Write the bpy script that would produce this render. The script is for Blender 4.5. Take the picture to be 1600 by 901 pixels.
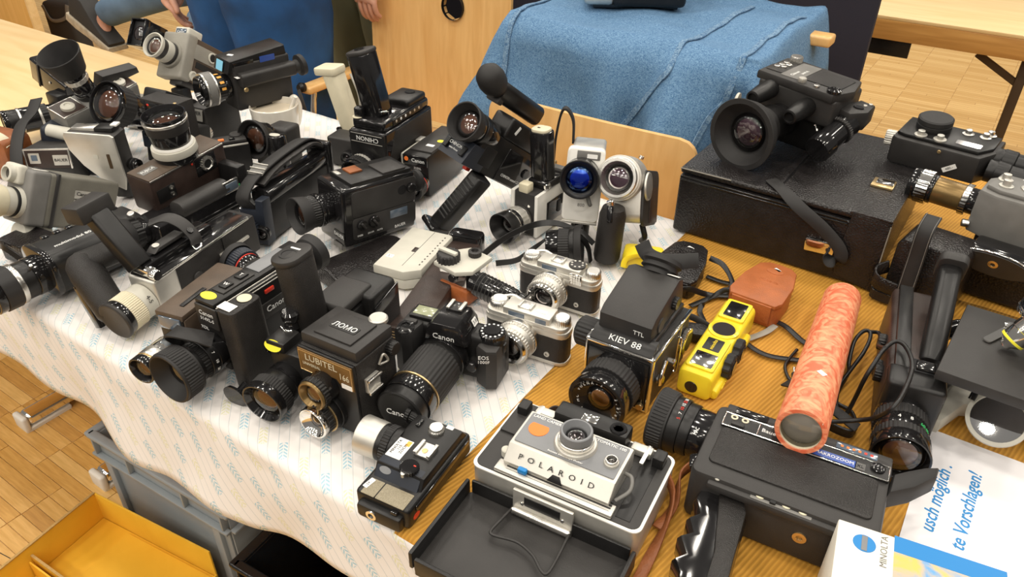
import bpy, bmesh, math, random
from mathutils import Vector, Matrix, Euler, noise

for o in list(bpy.data.objects):
    bpy.data.objects.remove(o)
SC = bpy.context.scene
COL = SC.collection
PI = math.pi
R = math.radians
T = 0.74                                   # table height
random.seed(7)

# ------------------------------------------------------------------ camera
cd = bpy.data.cameras.new('camera')
cd.sensor_fit = 'HORIZONTAL'
cd.sensor_width = 36.0
cd.lens = 36.0 * 1186.0 / 1600.0
cd.clip_start = 0.02
cam = bpy.data.objects.new('camera', cd)
COL.objects.link(cam)
cam.matrix_world = (Matrix.Translation((0, 0, 1.405)) @ Matrix.Rotation(R(33.52), 4, 'Z')
                    @ Matrix.Rotation(R(90 - 33.79), 4, 'X') @ Matrix.Rotation(R(0.725), 4, 'Z'))
SC.camera = cam

# ------------------------------------------------------------------ light
w = bpy.data.worlds.new('hall')
SC.world = w
w.use_nodes = True
bg = w.node_tree.nodes['Background']
bg.inputs[0].default_value = (1.0, 0.94, 0.86, 1)
bg.inputs[1].default_value = 0.21
k = 0
for lx in (-5.0, -3.5, -2.0, -0.5, 1.0, 2.5):
    for ly in (-5.4, -4.0, -2.6, -1.2, 0.4, 2.0, 3.6, 5.2, 6.8):
        ld = bpy.data.lights.new('ceiling_lamp', 'AREA')
        ld.shape = 'DISK'
        ld.size = 0.26
        ld.energy = 17
        ld.color = (1.0, 0.93, 0.82)
        lo = bpy.data.objects.new('ceiling_lamp', ld)
        lo.location = (lx + 0.2 * (k % 3), ly + 0.15 * (k % 2), 4.1)
        COL.objects.link(lo)
        k += 1
SC.view_settings.view_transform = 'Standard'
SC.view_settings.look = 'None'
SC.view_settings.gamma = 1.0
SC.view_settings.use_curve_mapping = False
SC.view_settings.exposure = 0.0

# ------------------------------------------------------------------ materials
M = {}

def nodes(name):
    m = bpy.data.materials.new(name)
    m.use_nodes = True
    nt = m.node_tree
    return m, nt, nt.nodes['Principled BSDF']

def mat(name, col, rough=0.4, metal=0.0, bump=None, var=0.0, vscale=40, coat=0.0, spec=0.38, kind='noise'):
    m, nt, p = nodes(name)
    p.inputs['Base Color'].default_value = (*col, 1)
    p.inputs['Roughness'].default_value = rough
    p.inputs['Metallic'].default_value = metal
    p.inputs['Specular IOR Level'].default_value = spec
    p.inputs['Coat Weight'].default_value = coat
    p.inputs['Coat Roughness'].default_value = 0.08
    tc = nt.nodes.new('ShaderNodeTexCoord')
    if var:
        nz = nt.nodes.new('ShaderNodeTexNoise')
        nz.inputs['Scale'].default_value = vscale
        nz.inputs['Detail'].default_value = 4
        nt.links.new(tc.outputs['Object'], nz.inputs['Vector'])
        cr = nt.nodes.new('ShaderNodeValToRGB')
        cr.color_ramp.elements[0].position = 0.3
        cr.color_ramp.elements[1].position = 0.7
        cr.color_ramp.elements[0].color = (*[c * (1 - var) for c in col], 1)
        cr.color_ramp.elements[1].color = (*[min(1, c * (1 + var)) for c in col], 1)
        nt.links.new(nz.outputs['Fac'], cr.inputs['Fac'])
        nt.links.new(cr.outputs['Color'], p.inputs['Base Color'])
        rr = nt.nodes.new('ShaderNodeMapRange')
        rr.inputs['To Min'].default_value = rough * 0.8
        rr.inputs['To Max'].default_value = min(1, rough * 1.25)
        nt.links.new(nz.outputs['Fac'], rr.inputs['Value'])
        nt.links.new(rr.outputs['Result'], p.inputs['Roughness'])
    if bump:
        sc, st = bump
        if kind == 'voronoi':
            t = nt.nodes.new('ShaderNodeTexVoronoi')
            t.inputs['Scale'].default_value = sc
            out = t.outputs['Distance']
        else:
            t = nt.nodes.new('ShaderNodeTexNoise')
            t.inputs['Scale'].default_value = sc
            t.inputs['Detail'].default_value = 3
            out = t.outputs['Fac']
        nt.links.new(tc.outputs['Object'], t.inputs['Vector'])
        b = nt.nodes.new('ShaderNodeBump')
        b.inputs['Strength'].default_value = st
        b.inputs['Distance'].default_value = 0.002
        nt.links.new(out, b.inputs['Height'])
        nt.links.new(b.outputs['Normal'], p.inputs['Normal'])
    M[name] = m
    return m

mat('black', (0.011, 0.0105, 0.0105), 0.34, bump=(900, 0.05), var=0.25)
mat('gloss', (0.010, 0.0095, 0.010), 0.12, coat=0.4, var=0.2)
mat('leather', (0.020, 0.018, 0.017), 0.42, bump=(900, 0.35), kind='voronoi', var=0.25)
mat('case_leather', (0.014, 0.012, 0.012), 0.30, bump=(330, 0.45), kind='voronoi', var=0.3)
mat('rubber', (0.019, 0.018, 0.018), 0.58, var=0.15)
mat('charcoal', (0.030, 0.028, 0.027), 0.46, bump=(700, 0.1), var=0.15)
mat('navy', (0.018, 0.022, 0.032), 0.4, var=0.15)
mat('grey', (0.17, 0.165, 0.155), 0.45, var=0.1)
mat('tan_grey', (0.27, 0.255, 0.22), 0.5, var=0.08)
mat('olive_grey', (0.15, 0.142, 0.118), 0.5, bump=(500, 0.1), var=0.1)
mat('slate', (0.20, 0.205, 0.215), 0.42, var=0.08)
mat('silver', (0.72, 0.70, 0.66), 0.28, 1.0, var=0.08)
mat('satin', (0.62, 0.60, 0.55), 0.42, 0.75, var=0.07)
mat('chrome', (0.86, 0.84, 0.80), 0.09, 1.0)
mat('gold', (0.75, 0.55, 0.28), 0.3, 0.9)
mat('cream', (0.66, 0.60, 0.44), 0.45, var=0.06)
mat('ivory', (0.56, 0.54, 0.47), 0.5, var=0.05)
mat('white', (0.80, 0.78, 0.73), 0.42, var=0.03)
mat('china', (0.84, 0.79, 0.70), 0.18, coat=0.5)
mat('coffee_cream', (0.78, 0.68, 0.53), 0.25)
mat('brown', (0.085, 0.060, 0.042), 0.45, bump=(600, 0.15), var=0.18)
mat('brown_dark', (0.035, 0.022, 0.018), 0.38, bump=(500, 0.2), var=0.25)
mat('name_brown', (0.16, 0.085, 0.025), 0.35, var=0.1)
mat('tan_leather', (0.36, 0.105, 0.030), 0.42, bump=(420, 0.18), kind='voronoi', var=0.14)
mat('old_leather', (0.26, 0.085, 0.028), 0.45, bump=(420, 0.2), kind='voronoi', var=0.2)
mat('yellow', (0.86, 0.66, 0.03), 0.32, coat=0.2, var=0.04)
mat('sticker', (0.88, 0.80, 0.05), 0.5)
mat('label_white', (0.86, 0.85, 0.82), 0.5)
mat('tag_cream', (0.80, 0.68, 0.30), 0.6)
mat('red', (0.65, 0.04, 0.02), 0.4)
mat('orange_dot', (0.86, 0.20, 0.03), 0.4)
mat('blue', (0.012, 0.20, 0.52), 0.4)
mat('sky_sticker', (0.25, 0.62, 0.85), 0.4)
mat('print_blue', (0.04, 0.26, 0.60), 0.6)
mat('blue_strip', (0.04, 0.09, 0.36), 0.25, coat=0.5)
mat('green', (0.05, 0.5, 0.15), 0.4)
mat('ink', (0.01, 0.01, 0.01), 0.6)
mat('paint_white', (0.85, 0.85, 0.83), 0.5)
mat('paint_orange', (0.85, 0.42, 0.08), 0.5)
mat('screen', (0.30, 0.32, 0.20), 0.2, coat=0.6)
mat('window', (0.10, 0.13, 0.17), 0.08, coat=1.0)
mat('paper', (0.86, 0.84, 0.86), 0.7, var=0.02, vscale=12)
mat('box_white', (0.84, 0.80, 0.70), 0.55, var=0.05, vscale=20)
mat('crate_grey', (0.25, 0.275, 0.29), 0.42, var=0.08, vscale=10)
mat('crate_black', (0.010, 0.011, 0.012), 0.22, var=0.2)
mat('cap_white', (0.72, 0.70, 0.64), 0.4)
mat('green_cloth', (0.012, 0.035, 0.014), 0.8, bump=(200, 0.3))
mat('navy_panel', (0.022, 0.021, 0.034), 0.85, bump=(800, 0.2))
mat('panel_brown', (0.12, 0.07, 0.03), 0.45)
mat('skin', (0.56, 0.29, 0.20), 0.45, var=0.12, vscale=30, bump=(260, 0.25))
mat('jeans', (0.016, 0.075, 0.22), 0.8, bump=(1200, 0.35), var=0.35, vscale=9)
mat('pale_jeans', (0.10, 0.16, 0.24), 0.8, bump=(1200, 0.3), var=0.25, vscale=9)
mat('olive', (0.16, 0.165, 0.10), 0.85, bump=(700, 0.3), var=0.15, vscale=8)
mat('dark_jacket', (0.05, 0.042, 0.034), 0.8, bump=(500, 0.3), var=0.2)
mat('shoe', (0.03, 0.028, 0.027), 0.7, bump=(500, 0.3))
mat('sole', (0.42, 0.36, 0.27), 0.7, var=0.2)
mat('bronze', (0.20, 0.13, 0.05), 0.3, 0.6)
mat('inner_black', (0.006, 0.006, 0.007), 0.5)
mat('mirror', (0.9, 0.9, 0.9), 0.03, 1.0)
mat('hair', (0.12, 0.10, 0.09), 0.7)
mat('leg_brown', (0.06, 0.035, 0.015), 0.5)

def wood(name, c1, c2, stretch=(1.2, 14, 14), rough=0.35, scale=3.0, coat=0.15):
    m, nt, p = nodes(name)
    tc = nt.nodes.new('ShaderNodeTexCoord')
    mp = nt.nodes.new('ShaderNodeMapping')
    mp.inputs['Scale'].default_value = stretch
    nz = nt.nodes.new('ShaderNodeTexNoise')
    nz.inputs['Scale'].default_value = scale
    nz.inputs['Detail'].default_value = 6
    nz.inputs['Distortion'].default_value = 0.6
    cr = nt.nodes.new('ShaderNodeValToRGB')
    cr.color_ramp.elements[0].position = 0.32
    cr.color_ramp.elements[1].position = 0.68
    cr.color_ramp.elements[0].color = (*c1, 1)
    cr.color_ramp.elements[1].color = (*c2, 1)
    nt.links.new(tc.outputs['Object'], mp.inputs['Vector'])
    nt.links.new(mp.outputs['Vector'], nz.inputs['Vector'])
    nt.links.new(nz.outputs['Fac'], cr.inputs['Fac'])
    nt.links.new(cr.outputs['Color'], p.inputs['Base Color'])
    p.inputs['Roughness'].default_value = rough
    p.inputs['Coat Weight'].default_value = coat
    p.inputs['Coat Roughness'].default_value = 0.2
    M[name] = m

wood('birch', (0.70, 0.40, 0.14), (0.80, 0.50, 0.20), (14, 14, 1.4))
wood('beech', (0.72, 0.50, 0.23), (0.80, 0.58, 0.30), (1.2, 10, 10))
wood('apron', (0.42, 0.20, 0.05), (0.58, 0.31, 0.09), (1.2, 14, 14))
wood('amber_panel', (0.60, 0.34, 0.09), (0.68, 0.40, 0.13), (10, 10, 1.2))
wood('card_yellow', (0.74, 0.40, 0.022), (0.82, 0.47, 0.035), (6, 6, 6), 0.55, 2.0, 0.0)
wood('card_edge', (0.42, 0.26, 0.08), (0.52, 0.33, 0.12), (60, 60, 60), 0.8, 4.0, 0.0)

def parquet_mat():
    m, nt, p = nodes('parquet')
    tc = nt.nodes.new('ShaderNodeTexCoord')
    br = nt.nodes.new('ShaderNodeTexBrick')
    br.offset = 0.5
    br.inputs['Color1'].default_value = (0.60, 0.36, 0.12, 1)
    br.inputs['Color2'].default_value = (0.74, 0.49, 0.20, 1)
    br.inputs['Mortar'].default_value = (0.34, 0.17, 0.05, 1)
    br.inputs['Scale'].default_value = 1.0
    br.inputs['Brick Width'].default_value = 0.24
    br.inputs['Row Height'].default_value = 0.032
    br.inputs['Mortar Size'].default_value = 0.0011
    br.inputs['Bias'].default_value = 0.0
    br.offset_frequency = 8
    nt.links.new(tc.outputs['Object'], br.inputs['Vector'])
    mp = nt.nodes.new('ShaderNodeMapping')
    mp.inputs['Scale'].default_value = (3, 60, 1)
    nz = nt.nodes.new('ShaderNodeTexNoise')
    nz.inputs['Scale'].default_value = 2.0
    nz.inputs['Detail'].default_value = 5
    nt.links.new(tc.outputs['Object'], mp.inputs['Vector'])
    nt.links.new(mp.outputs['Vector'], nz.inputs['Vector'])
    mx = nt.nodes.new('ShaderNodeMixRGB')
    mx.blend_type = 'MULTIPLY'
    mx.inputs['Fac'].default_value = 0.55
    cr = nt.nodes.new('ShaderNodeValToRGB')
    cr.color_ramp.elements[0].color = (0.62, 0.55, 0.46, 1)
    cr.color_ramp.elements[1].color = (1.15, 1.15, 1.12, 1)
    nt.links.new(nz.outputs['Fac'], cr.inputs['Fac'])
    nt.links.new(br.outputs['Color'], mx.inputs['Color1'])
    nt.links.new(cr.outputs['Color'], mx.inputs['Color2'])
    nt.links.new(mx.outputs['Color'], p.inputs['Base Color'])
    p.inputs['Roughness'].default_value = 0.35
    M['parquet'] = m
parquet_mat()
for i, (a, b) in enumerate((((0.52, 0.28, 0.07), (0.66, 0.38, 0.11)), ((0.58, 0.33, 0.09), (0.72, 0.44, 0.15)),
                            ((0.45, 0.235, 0.06), (0.58, 0.32, 0.09)), ((0.62, 0.38, 0.12), (0.75, 0.48, 0.18)))):
    wood('strip_%d' % i, a, b, (5, 50, 5), 0.34, 3.0, 0.15)

def math_node(nt, op, a, b=None, c=None):
    n = nt.nodes.new('ShaderNodeMath')
    n.operation = op
    for i, v in enumerate((a, b, c)):
        if v is None:
            continue
        if isinstance(v, (int, float)):
            n.inputs[i].default_value = v
        else:
            nt.links.new(v, n.inputs[i])
    return n.outputs[0]

def cloth_mat():
    # white cotton printed with thin lines and small chevron sprigs, coordinates in centimetres from the UV map
    m, nt, p = nodes('printed_cloth')
    uv = nt.nodes.new('ShaderNodeUVMap')
    sp = nt.nodes.new('ShaderNodeSeparateXYZ')
    nt.links.new(uv.outputs['UV'], sp.inputs[0])
    u, v = sp.outputs[0], sp.outputs[1]
    f = lambda op, a, b=None, c=None: math_node(nt, op, a, b, c)
    lu = f('FRACT', f('DIVIDE', u, 1.25))
    line = f('LESS_THAN', f('ABSOLUTE', f('SUBTRACT', lu, 0.5)), 0.035)
    cu = f('DIVIDE', u, 2.5)
    ci = f('FLOOR', cu)
    du = f('ABSOLUTE', f('MULTIPLY', f('SUBTRACT', f('FRACT', cu), 0.5), 2.5))
    vo = f('ADD', v, f('MULTIPLY', f('FRACT', f('MULTIPLY', ci, 0.5)), 6.0))
    cv = f('DIVIDE', vo, 6.0)
    vi = f('FLOOR', cv)
    dv = f('MULTIPLY', f('FRACT', cv), 6.0)
    band = f('LESS_THAN', f('FRACT', f('DIVIDE', f('ADD', dv, du), 0.58)), 0.55)
    inu = f('LESS_THAN', du, 0.5)
    inv = f('MULTIPLY', f('GREATER_THAN', dv, 1.2), f('LESS_THAN', dv, 4.0))
    spr = f('MULTIPLY', f('MULTIPLY', band, inu), f('MULTIPLY', inv, f('GREATER_THAN', du, 0.05)))
    par = f('FRACT', f('MULTIPLY', f('ADD', ci, f('MULTIPLY', vi, 2.0)), 0.3334))
    mixc = nt.nodes.new('ShaderNodeMixRGB')
    mixc.inputs['Color1'].default_value = (0.36, 0.54, 0.63, 1)
    mixc.inputs['Color2'].default_value = (0.70, 0.68, 0.48, 1)
    nt.links.new(f('GREATER_THAN', par, 0.6), mixc.inputs['Fac'])
    base = nt.nodes.new('ShaderNodeMixRGB')
    base.inputs['Color1'].default_value = (0.78, 0.745, 0.72, 1)
    base.inputs['Color2'].default_value = (0.55, 0.56, 0.56, 1)
    nt.links.new(line, base.inputs['Fac'])
    fin = nt.nodes.new('ShaderNodeMixRGB')
    nt.links.new(spr, fin.inputs['Fac'])
    nt.links.new(base.outputs[0], fin.inputs['Color1'])
    nt.links.new(mixc.outputs[0], fin.inputs['Color2'])
    nt.links.new(fin.outputs[0], p.inputs['Base Color'])
    p.inputs['Roughness'].default_value = 0.85
    tc = nt.nodes.new('ShaderNodeTexCoord')
    nz = nt.nodes.new('ShaderNodeTexNoise')
    nz.inputs['Scale'].default_value = 1500
    nt.links.new(tc.outputs['Object'], nz.inputs['Vector'])
    b = nt.nodes.new('ShaderNodeBump')
    b.inputs['Strength'].default_value = 0.2
    b.inputs['Distance'].default_value = 0.001
    nt.links.new(nz.outputs['Fac'], b.inputs['Height'])
    nt.links.new(b.outputs['Normal'], p.inputs['Normal'])
    M['printed_cloth'] = m
cloth_mat()

def rib_mat():
    m, nt, p = nodes('ribbed_cloth')
    tc = nt.nodes.new('ShaderNodeTexCoord')
    mp = nt.nodes.new('ShaderNodeMapping')
    mp.inputs['Rotation'].default_value = (0, 0, R(12))
    wv = nt.nodes.new('ShaderNodeTexWave')
    wv.inputs['Scale'].default_value = 62
    wv.inputs['Distortion'].default_value = 0.6
    wv.inputs['Detail'].default_value = 1
    nz = nt.nodes.new('ShaderNodeTexNoise')
    nz.inputs['Scale'].default_value = 14
    cr = nt.nodes.new('ShaderNodeValToRGB')
    cr.color_ramp.elements[0].color = (0.42, 0.19, 0.018, 1)
    cr.color_ramp.elements[1].color = (0.62, 0.31, 0.040, 1)
    nt.links.new(tc.outputs['Object'], mp.inputs['Vector'])
    nt.links.new(mp.outputs['Vector'], wv.inputs['Vector'])
    nt.links.new(tc.outputs['Object'], nz.inputs['Vector'])
    mx = nt.nodes.new('ShaderNodeMixRGB')
    mx.inputs['Fac'].default_value = 0.35
    nt.links.new(wv.outputs['Color'], mx.inputs['Color1'])
    nt.links.new(nz.outputs['Fac'], mx.inputs['Color2'])
    nt.links.new(mx.outputs[0], cr.inputs['Fac'])
    nt.links.new(cr.outputs['Color'], p.inputs['Base Color'])
    p.inputs['Roughness'].default_value = 0.8
    b = nt.nodes.new('ShaderNodeBump')
    b.inputs['Strength'].default_value = 0.5
    b.inputs['Distance'].default_value = 0.0015
    nt.links.new(wv.outputs['Fac'], b.inputs['Height'])
    nt.links.new(b.outputs['Normal'], p.inputs['Normal'])
    M['ribbed_cloth'] = m
rib_mat()

def mottled(name, c1, c2, scale, stretch, rough=0.55, detail=6, bump=0.1):
    m, nt, p = nodes(name)
    tc = nt.nodes.new('ShaderNodeTexCoord')
    mp = nt.nodes.new('ShaderNodeMapping')
    mp.inputs['Scale'].default_value = stretch
    nz = nt.nodes.new('ShaderNodeTexNoise')
    nz.inputs['Scale'].default_value = scale
    nz.inputs['Detail'].default_value = detail
    nz.inputs['Distortion'].default_value = 1.6
    cr = nt.nodes.new('ShaderNodeValToRGB')
    cr.color_ramp.elements[0].position = 0.38
    cr.color_ramp.elements[1].position = 0.62
    cr.color_ramp.elements[0].color = (*c1, 1)
    cr.color_ramp.elements[1].color = (*c2, 1)
    nt.links.new(tc.outputs['Object'], mp.inputs['Vector'])
    nt.links.new(mp.outputs['Vector'], nz.inputs['Vector'])
    nt.links.new(nz.outputs['Fac'], cr.inputs['Fac'])
    nt.links.new(cr.outputs['Color'], p.inputs['Base Color'])
    b = nt.nodes.new('ShaderNodeBump')
    b.inputs['Strength'].default_value = bump
    b.inputs['Distance'].default_value = 0.002
    nt.links.new(nz.outputs['Fac'], b.inputs['Height'])
    nt.links.new(b.outputs['Normal'], p.inputs['Normal'])
    p.inputs['Roughness'].default_value = rough
    M[name] = m

mottled('denim', (0.045, 0.13, 0.27), (0.17, 0.31, 0.48), 330, (1, 1, 1), 0.85, 8, 0.5)
mottled('denim_seam', (0.05, 0.13, 0.26), (0.21, 0.33, 0.46), 160, (1, 1, 1), 0.85, 5, 0.4)
mottled('marbled', (0.66, 0.13, 0.055), (0.86, 0.36, 0.19), 55, (0.8, 0.9, 2.0), 0.5, 6, 0.05)
mottled('beach_print', (0.75, 0.48, 0.12), (0.12, 0.33, 0.62), 22, (1, 1, 1), 0.3, 6, 0.0)
mottled('speckle_gold', (0.19, 0.16, 0.10), (0.30, 0.26, 0.18), 900, (1, 1, 1), 0.45, 3, 0.1)

def glass_mats():
    for nm, col, rough in (('el_brown', (0.15, 0.065, 0.035), 0.06), ('el_amber', (0.34, 0.15, 0.035), 0.08),
                           ('el_dark', (0.022, 0.016, 0.016), 0.05), ('el_blue', (0.01, 0.09, 0.75), 0.05),
                           ('el_purple', (0.09, 0.04, 0.07), 0.05)):
        m, nt, p = nodes(nm)
        p.inputs['Base Color'].default_value = (*col, 1)
        p.inputs['Roughness'].default_value = rough
        p.inputs['IOR'].default_value = 1.7
        p.inputs['Coat Weight'].default_value = 1.0
        p.inputs['Coat Roughness'].default_value = 0.02
        M[nm] = m
    m = bpy.data.materials.new('front_glass')
    m.use_nodes = True
    nt = m.node_tree
    nt.nodes.remove(nt.nodes['Principled BSDF'])
    out = nt.nodes['Material Output']
    tr = nt.nodes.new('ShaderNodeBsdfTransparent')
    tr.inputs[0].default_value = (0.93, 0.90, 0.90, 1)
    gl = nt.nodes.new('ShaderNodeBsdfGlossy')
    gl.inputs['Roughness'].default_value = 0.015
    fr = nt.nodes.new('ShaderNodeFresnel')
    fr.inputs['IOR'].default_value = 1.75
    mx = nt.nodes.new('ShaderNodeMixShader')
    nt.links.new(fr.outputs[0], mx.inputs[0])
    nt.links.new(tr.outputs[0], mx.inputs[1])
    nt.links.new(gl.outputs[0], mx.inputs[2])
    nt.links.new(mx.outputs[0], out.inputs[0])
    M['front_glass'] = m
    m2 = m.copy()
    m2.name = 'blue_glass'
    for n in m2.node_tree.nodes:
        if n.type == 'BSDF_TRANSPARENT':
            n.inputs[0].default_value = (0.30, 0.45, 0.95, 1)
        if n.type == 'BSDF_GLOSSY':
            n.inputs[0].default_value = (0.25, 0.45, 1.0, 1)
        if n.type == 'FRESNEL':
            n.inputs[0].default_value = 2.2
    M['blue_glass'] = m2
glass_mats()

# ------------------------------------------------------------------ geometry helpers (part coordinates in centimetres)
S = 0.01

def finish(name, bm, mt, parent=None, smooth=38, recalc=True):
    if recalc:
        bmesh.ops.recalc_face_normals(bm, faces=bm.faces)
    me = bpy.data.meshes.new(name)
    bm.to_mesh(me)
    bm.free()
    for pl in me.polygons:
        pl.use_smooth = True
    me.set_sharp_from_angle(angle=R(smooth))
    me.materials.append(M[mt])
    o = bpy.data.objects.new(name, me)
    COL.objects.link(o)
    if parent is not None:
        o.parent = parent
    return o

def tag(o, label, cat, group=None, kind=None):
    if label:
        o['label'] = label
    if cat:
        o['category'] = cat
    if group:
        o['group'] = group
    if kind:
        o['kind'] = kind
    return o

def thing(name, label, cat, loc, rot=(0, 0, 0), group=None):
    o = bpy.data.objects.new(name, None)
    o.empty_display_size = 0.02
    COL.objects.link(o)
    o.location = loc
    o.rotation_euler = tuple(R(a) for a in rot)
    return tag(o, label, cat, group)

def struct(o):
    o['kind'] = 'structure'
    return o

def box(parent, name, mt, c, size, bev=0.25, seg=2, rot=None, taper=None, smooth=38):
    bm = bmesh.new()
    bmesh.ops.create_cube(bm, size=1.0)
    for v in bm.verts:
        v.co = Vector((v.co.x * size[0], v.co.y * size[1], v.co.z * size[2]))
        if taper and v.co.z > 0:
            v.co.x = v.co.x * taper[0] + (taper[2] if len(taper) > 2 else 0)
            v.co.y = v.co.y * taper[1] + (taper[3] if len(taper) > 3 else 0)
    b = min(bev, 0.45 * min(size))
    if b > 0:
        bmesh.ops.bevel(bm, geom=list(bm.edges), offset=b, segments=seg, affect='EDGES', profile=0.5)
    mx = Matrix.Translation(Vector(c)) @ (Euler([R(a) for a in rot]).to_matrix().to_4x4() if rot else Matrix())
    for v in bm.verts:
        v.co = (mx @ v.co) * S
    return finish(name, bm, mt, parent, smooth)

def rbox(parent, name, mt, c, size, corner=1.0, axis='z', bev=0.15, seg=5, rot=None, shape=None):
    # box whose four edges along an axis are rounded by a larger radius
    ax = 'xyz'.index(axis)
    a, b = [i for i in range(3) if i != ax]
    ha, hb = size[a] / 2, size[b] / 2
    r = min(corner, ha * 0.99, hb * 0.99)
    pts = []
    for (sx, sy, a0) in ((1, 1, 0), (-1, 1, 90), (-1, -1, 180), (1, -1, 270)):
        for i in range(seg + 1):
            t = R(a0 + 90 * i / seg)
            pts.append((sx * (ha - r) + r * math.cos(t), sy * (hb - r) + r * math.sin(t)))
    return poly(parent, name, mt, pts, axis, -size[ax] / 2, size[ax] / 2, bev, c, rot)

def poly(parent, name, mt, pts, axis, lo, hi, bev=0.1, c=(0, 0, 0), rot=None, smooth=38):
    ax = 'xyz'.index(axis)
    a, b = [i for i in range(3) if i != ax]
    bm = bmesh.new()
    rings = []
    for h in (lo, hi):
        ring = []
        for (p, q) in pts:
            co = [0, 0, 0]
            co[a], co[b], co[ax] = p, q, h
            ring.append(bm.verts.new(co))
        rings.append(ring)
    n = len(pts)
    caps = [bm.faces.new(rings[0]), bm.faces.new(rings[1][::-1])]
    for i in range(n):
        j = (i + 1) % n
        bm.faces.new((rings[0][i], rings[1][i], rings[1][j], rings[0][j]))
    bmesh.ops.recalc_face_normals(bm, faces=bm.faces)
    if bev > 0:
        ed = set()
        for f in caps:
            ed.update(f.edges)
        bmesh.ops.bevel(bm, geom=list(ed), offset=bev, segments=2, affect='EDGES', profile=0.5)
    mx = Matrix.Translation(Vector(c)) @ (Euler([R(x) for x in rot]).to_matrix().to_4x4() if rot else Matrix())
    for v in bm.verts:
        v.co = (mx @ v.co) * S
    return finish(name, bm, mt, parent, smooth)

def frame(d):
    d = Vector(d).normalized()
    h = Vector((0, 0, 1)) if abs(d.z) < 0.9 else Vector((1, 0, 0))
    x = h.cross(d).normalized()
    return x, d.cross(x), d

def lathe(parent, name, mt, o, d, prof, n=36, ridge=0, kd=0.08, smooth=38):
    x, y, z = frame(d)
    o = Vector(o)
    bm = bmesh.new()
    if ridge:
        n = ridge * 4
    rings = []
    m = len(prof)
    for i, (r, h) in enumerate(prof):
        if r <= 1e-6:
            rings.append([bm.verts.new((o + z * h) * S)])
            continue
        ring = []
        for q in range(n):
            rr = r
            if ridge and 0 < i < m - 1 and q % 4 >= 2:
                rr = r - kd
            t = 2 * PI * q / n
            ring.append(bm.verts.new((o + x * rr * math.cos(t) + y * rr * math.sin(t) + z * h) * S))
        rings.append(ring)
    for A, B in zip(rings[:-1], rings[1:]):
        if len(A) == 1 and len(B) == 1:
            continue
        if len(A) == 1:
            for q in range(n):
                bm.faces.new((A[0], B[q], B[(q + 1) % n]))
        elif len(B) == 1:
            for q in range(n):
                bm.faces.new((A[q], A[(q + 1) % n], B[0]))
        else:
            for q in range(n):
                bm.faces.new((A[q], A[(q + 1) % n], B[(q + 1) % n], B[q]))
    return finish(name, bm, mt, parent, smooth)

def disc(parent, name, mt, o, d, r, h, n=28, b=None):
    b = min(r * 0.15, h * 0.3) if b is None else b
    return lathe(parent, name, mt, o, d, [(0, 0), (r, 0), (r, h - b), (r - b, h), (0, h)], n)

def knob(parent, name, mt, o, d, r, h, ridge=20, kd=0.07, top=None):
    k_ = lathe(parent, name, mt, o, d, [(0, 0), (r * 0.97, 0), (r, h * 0.1), (r, h * 0.85), (r * 0.9, h), (0, h)], ridge=ridge, kd=kd)
    if top:
        tgt = k_ if (parent is None or parent.parent is None) else parent
        lathe(tgt, 'knob_top', top, Vector(o) + Vector(d).normalized() * h, d, [(r * 0.7, -0.02), (r * 0.66, 0.05), (0, 0.07)], 24)
    return k_

def smooth_path(pts, per=8):
    P = [Vector(p) for p in pts]
    out = []
    for i in range(len(P) - 1):
        p0 = P[i - 1] if i else P[0] * 2 - P[1]
        p1, p2 = P[i], P[i + 1]
        p3 = P[i + 2] if i + 2 < len(P) else p2 * 2 - p1
        for j in range(per):
            t = j / per
            out.append(0.5 * ((2 * p1) + (p2 - p0) * t + (2 * p0 - 5 * p1 + 4 * p2 - p3) * t * t + (3 * p1 - p0 - 3 * p2 + p3) * t ** 3))
    out.append(P[-1])
    return out

def tube(parent, name, mt, pts, r, n=8, per=8, straight=False):
    P = [Vector(p) for p in pts] if straight else smooth_path(pts, per)
    bm = bmesh.new()
    prev = None
    rings = []
    for i, p in enumerate(P):
        t = (P[min(i + 1, len(P) - 1)] - P[max(i - 1, 0)]).normalized()
        if prev is None:
            x, y, _ = frame(t)
        else:
            x = (prev - t * prev.dot(t))
            x = x.normalized() if x.length > 1e-6 else frame(t)[0]
            y = t.cross(x)
        prev = x
        rings.append([bm.verts.new((p + (x * math.cos(2 * PI * q / n) + y * math.sin(2 * PI * q / n)) * r) * S) for q in range(n)])
    for A, B in zip(rings[:-1], rings[1:]):
        for q in range(n):
            bm.faces.new((A[q], A[(q + 1) % n], B[(q + 1) % n], B[q]))
    bm.faces.new(rings[0][::-1])
    bm.faces.new(rings[-1])
    return finish(name, bm, mt, parent, 60)

def strap(parent, name, mt, pts, wd, th, side=(0, 0, 1), per=8):
    # flat band following a path; side is the width direction, one for all or one per point
    P = smooth_path(pts, per)
    if isinstance(side[0], (int, float)):
        W = [Vector(side)] * len(P)
    else:
        W = smooth_path(side, per)
    bm = bmesh.new()
    rings = []
    for i, p in enumerate(P):
        t = (P[min(i + 1, len(P) - 1)] - P[max(i - 1, 0)]).normalized()
        s_ = W[i] - t * W[i].dot(t)
        s_ = s_.normalized() if s_.length > 1e-4 else frame(t)[0]
        nrm = t.cross(s_)
        rings.append([bm.verts.new((p + s_ * a * wd / 2 + nrm * b * th / 2) * S)
                      for a, b in ((-1, -0.6), (-0.92, -1), (0.92, -1), (1, -0.6), (1, 0.6), (0.92, 1), (-0.92, 1), (-1, 0.6))])
    for A, B in zip(rings[:-1], rings[1:]):
        for q in range(8):
            bm.faces.new((A[q], A[(q + 1) % 8], B[(q + 1) % 8], B[q]))
    bm.faces.new(rings[0][::-1])
    bm.faces.new(rings[-1])
    return finish(name, bm, mt, parent, 50)

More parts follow.
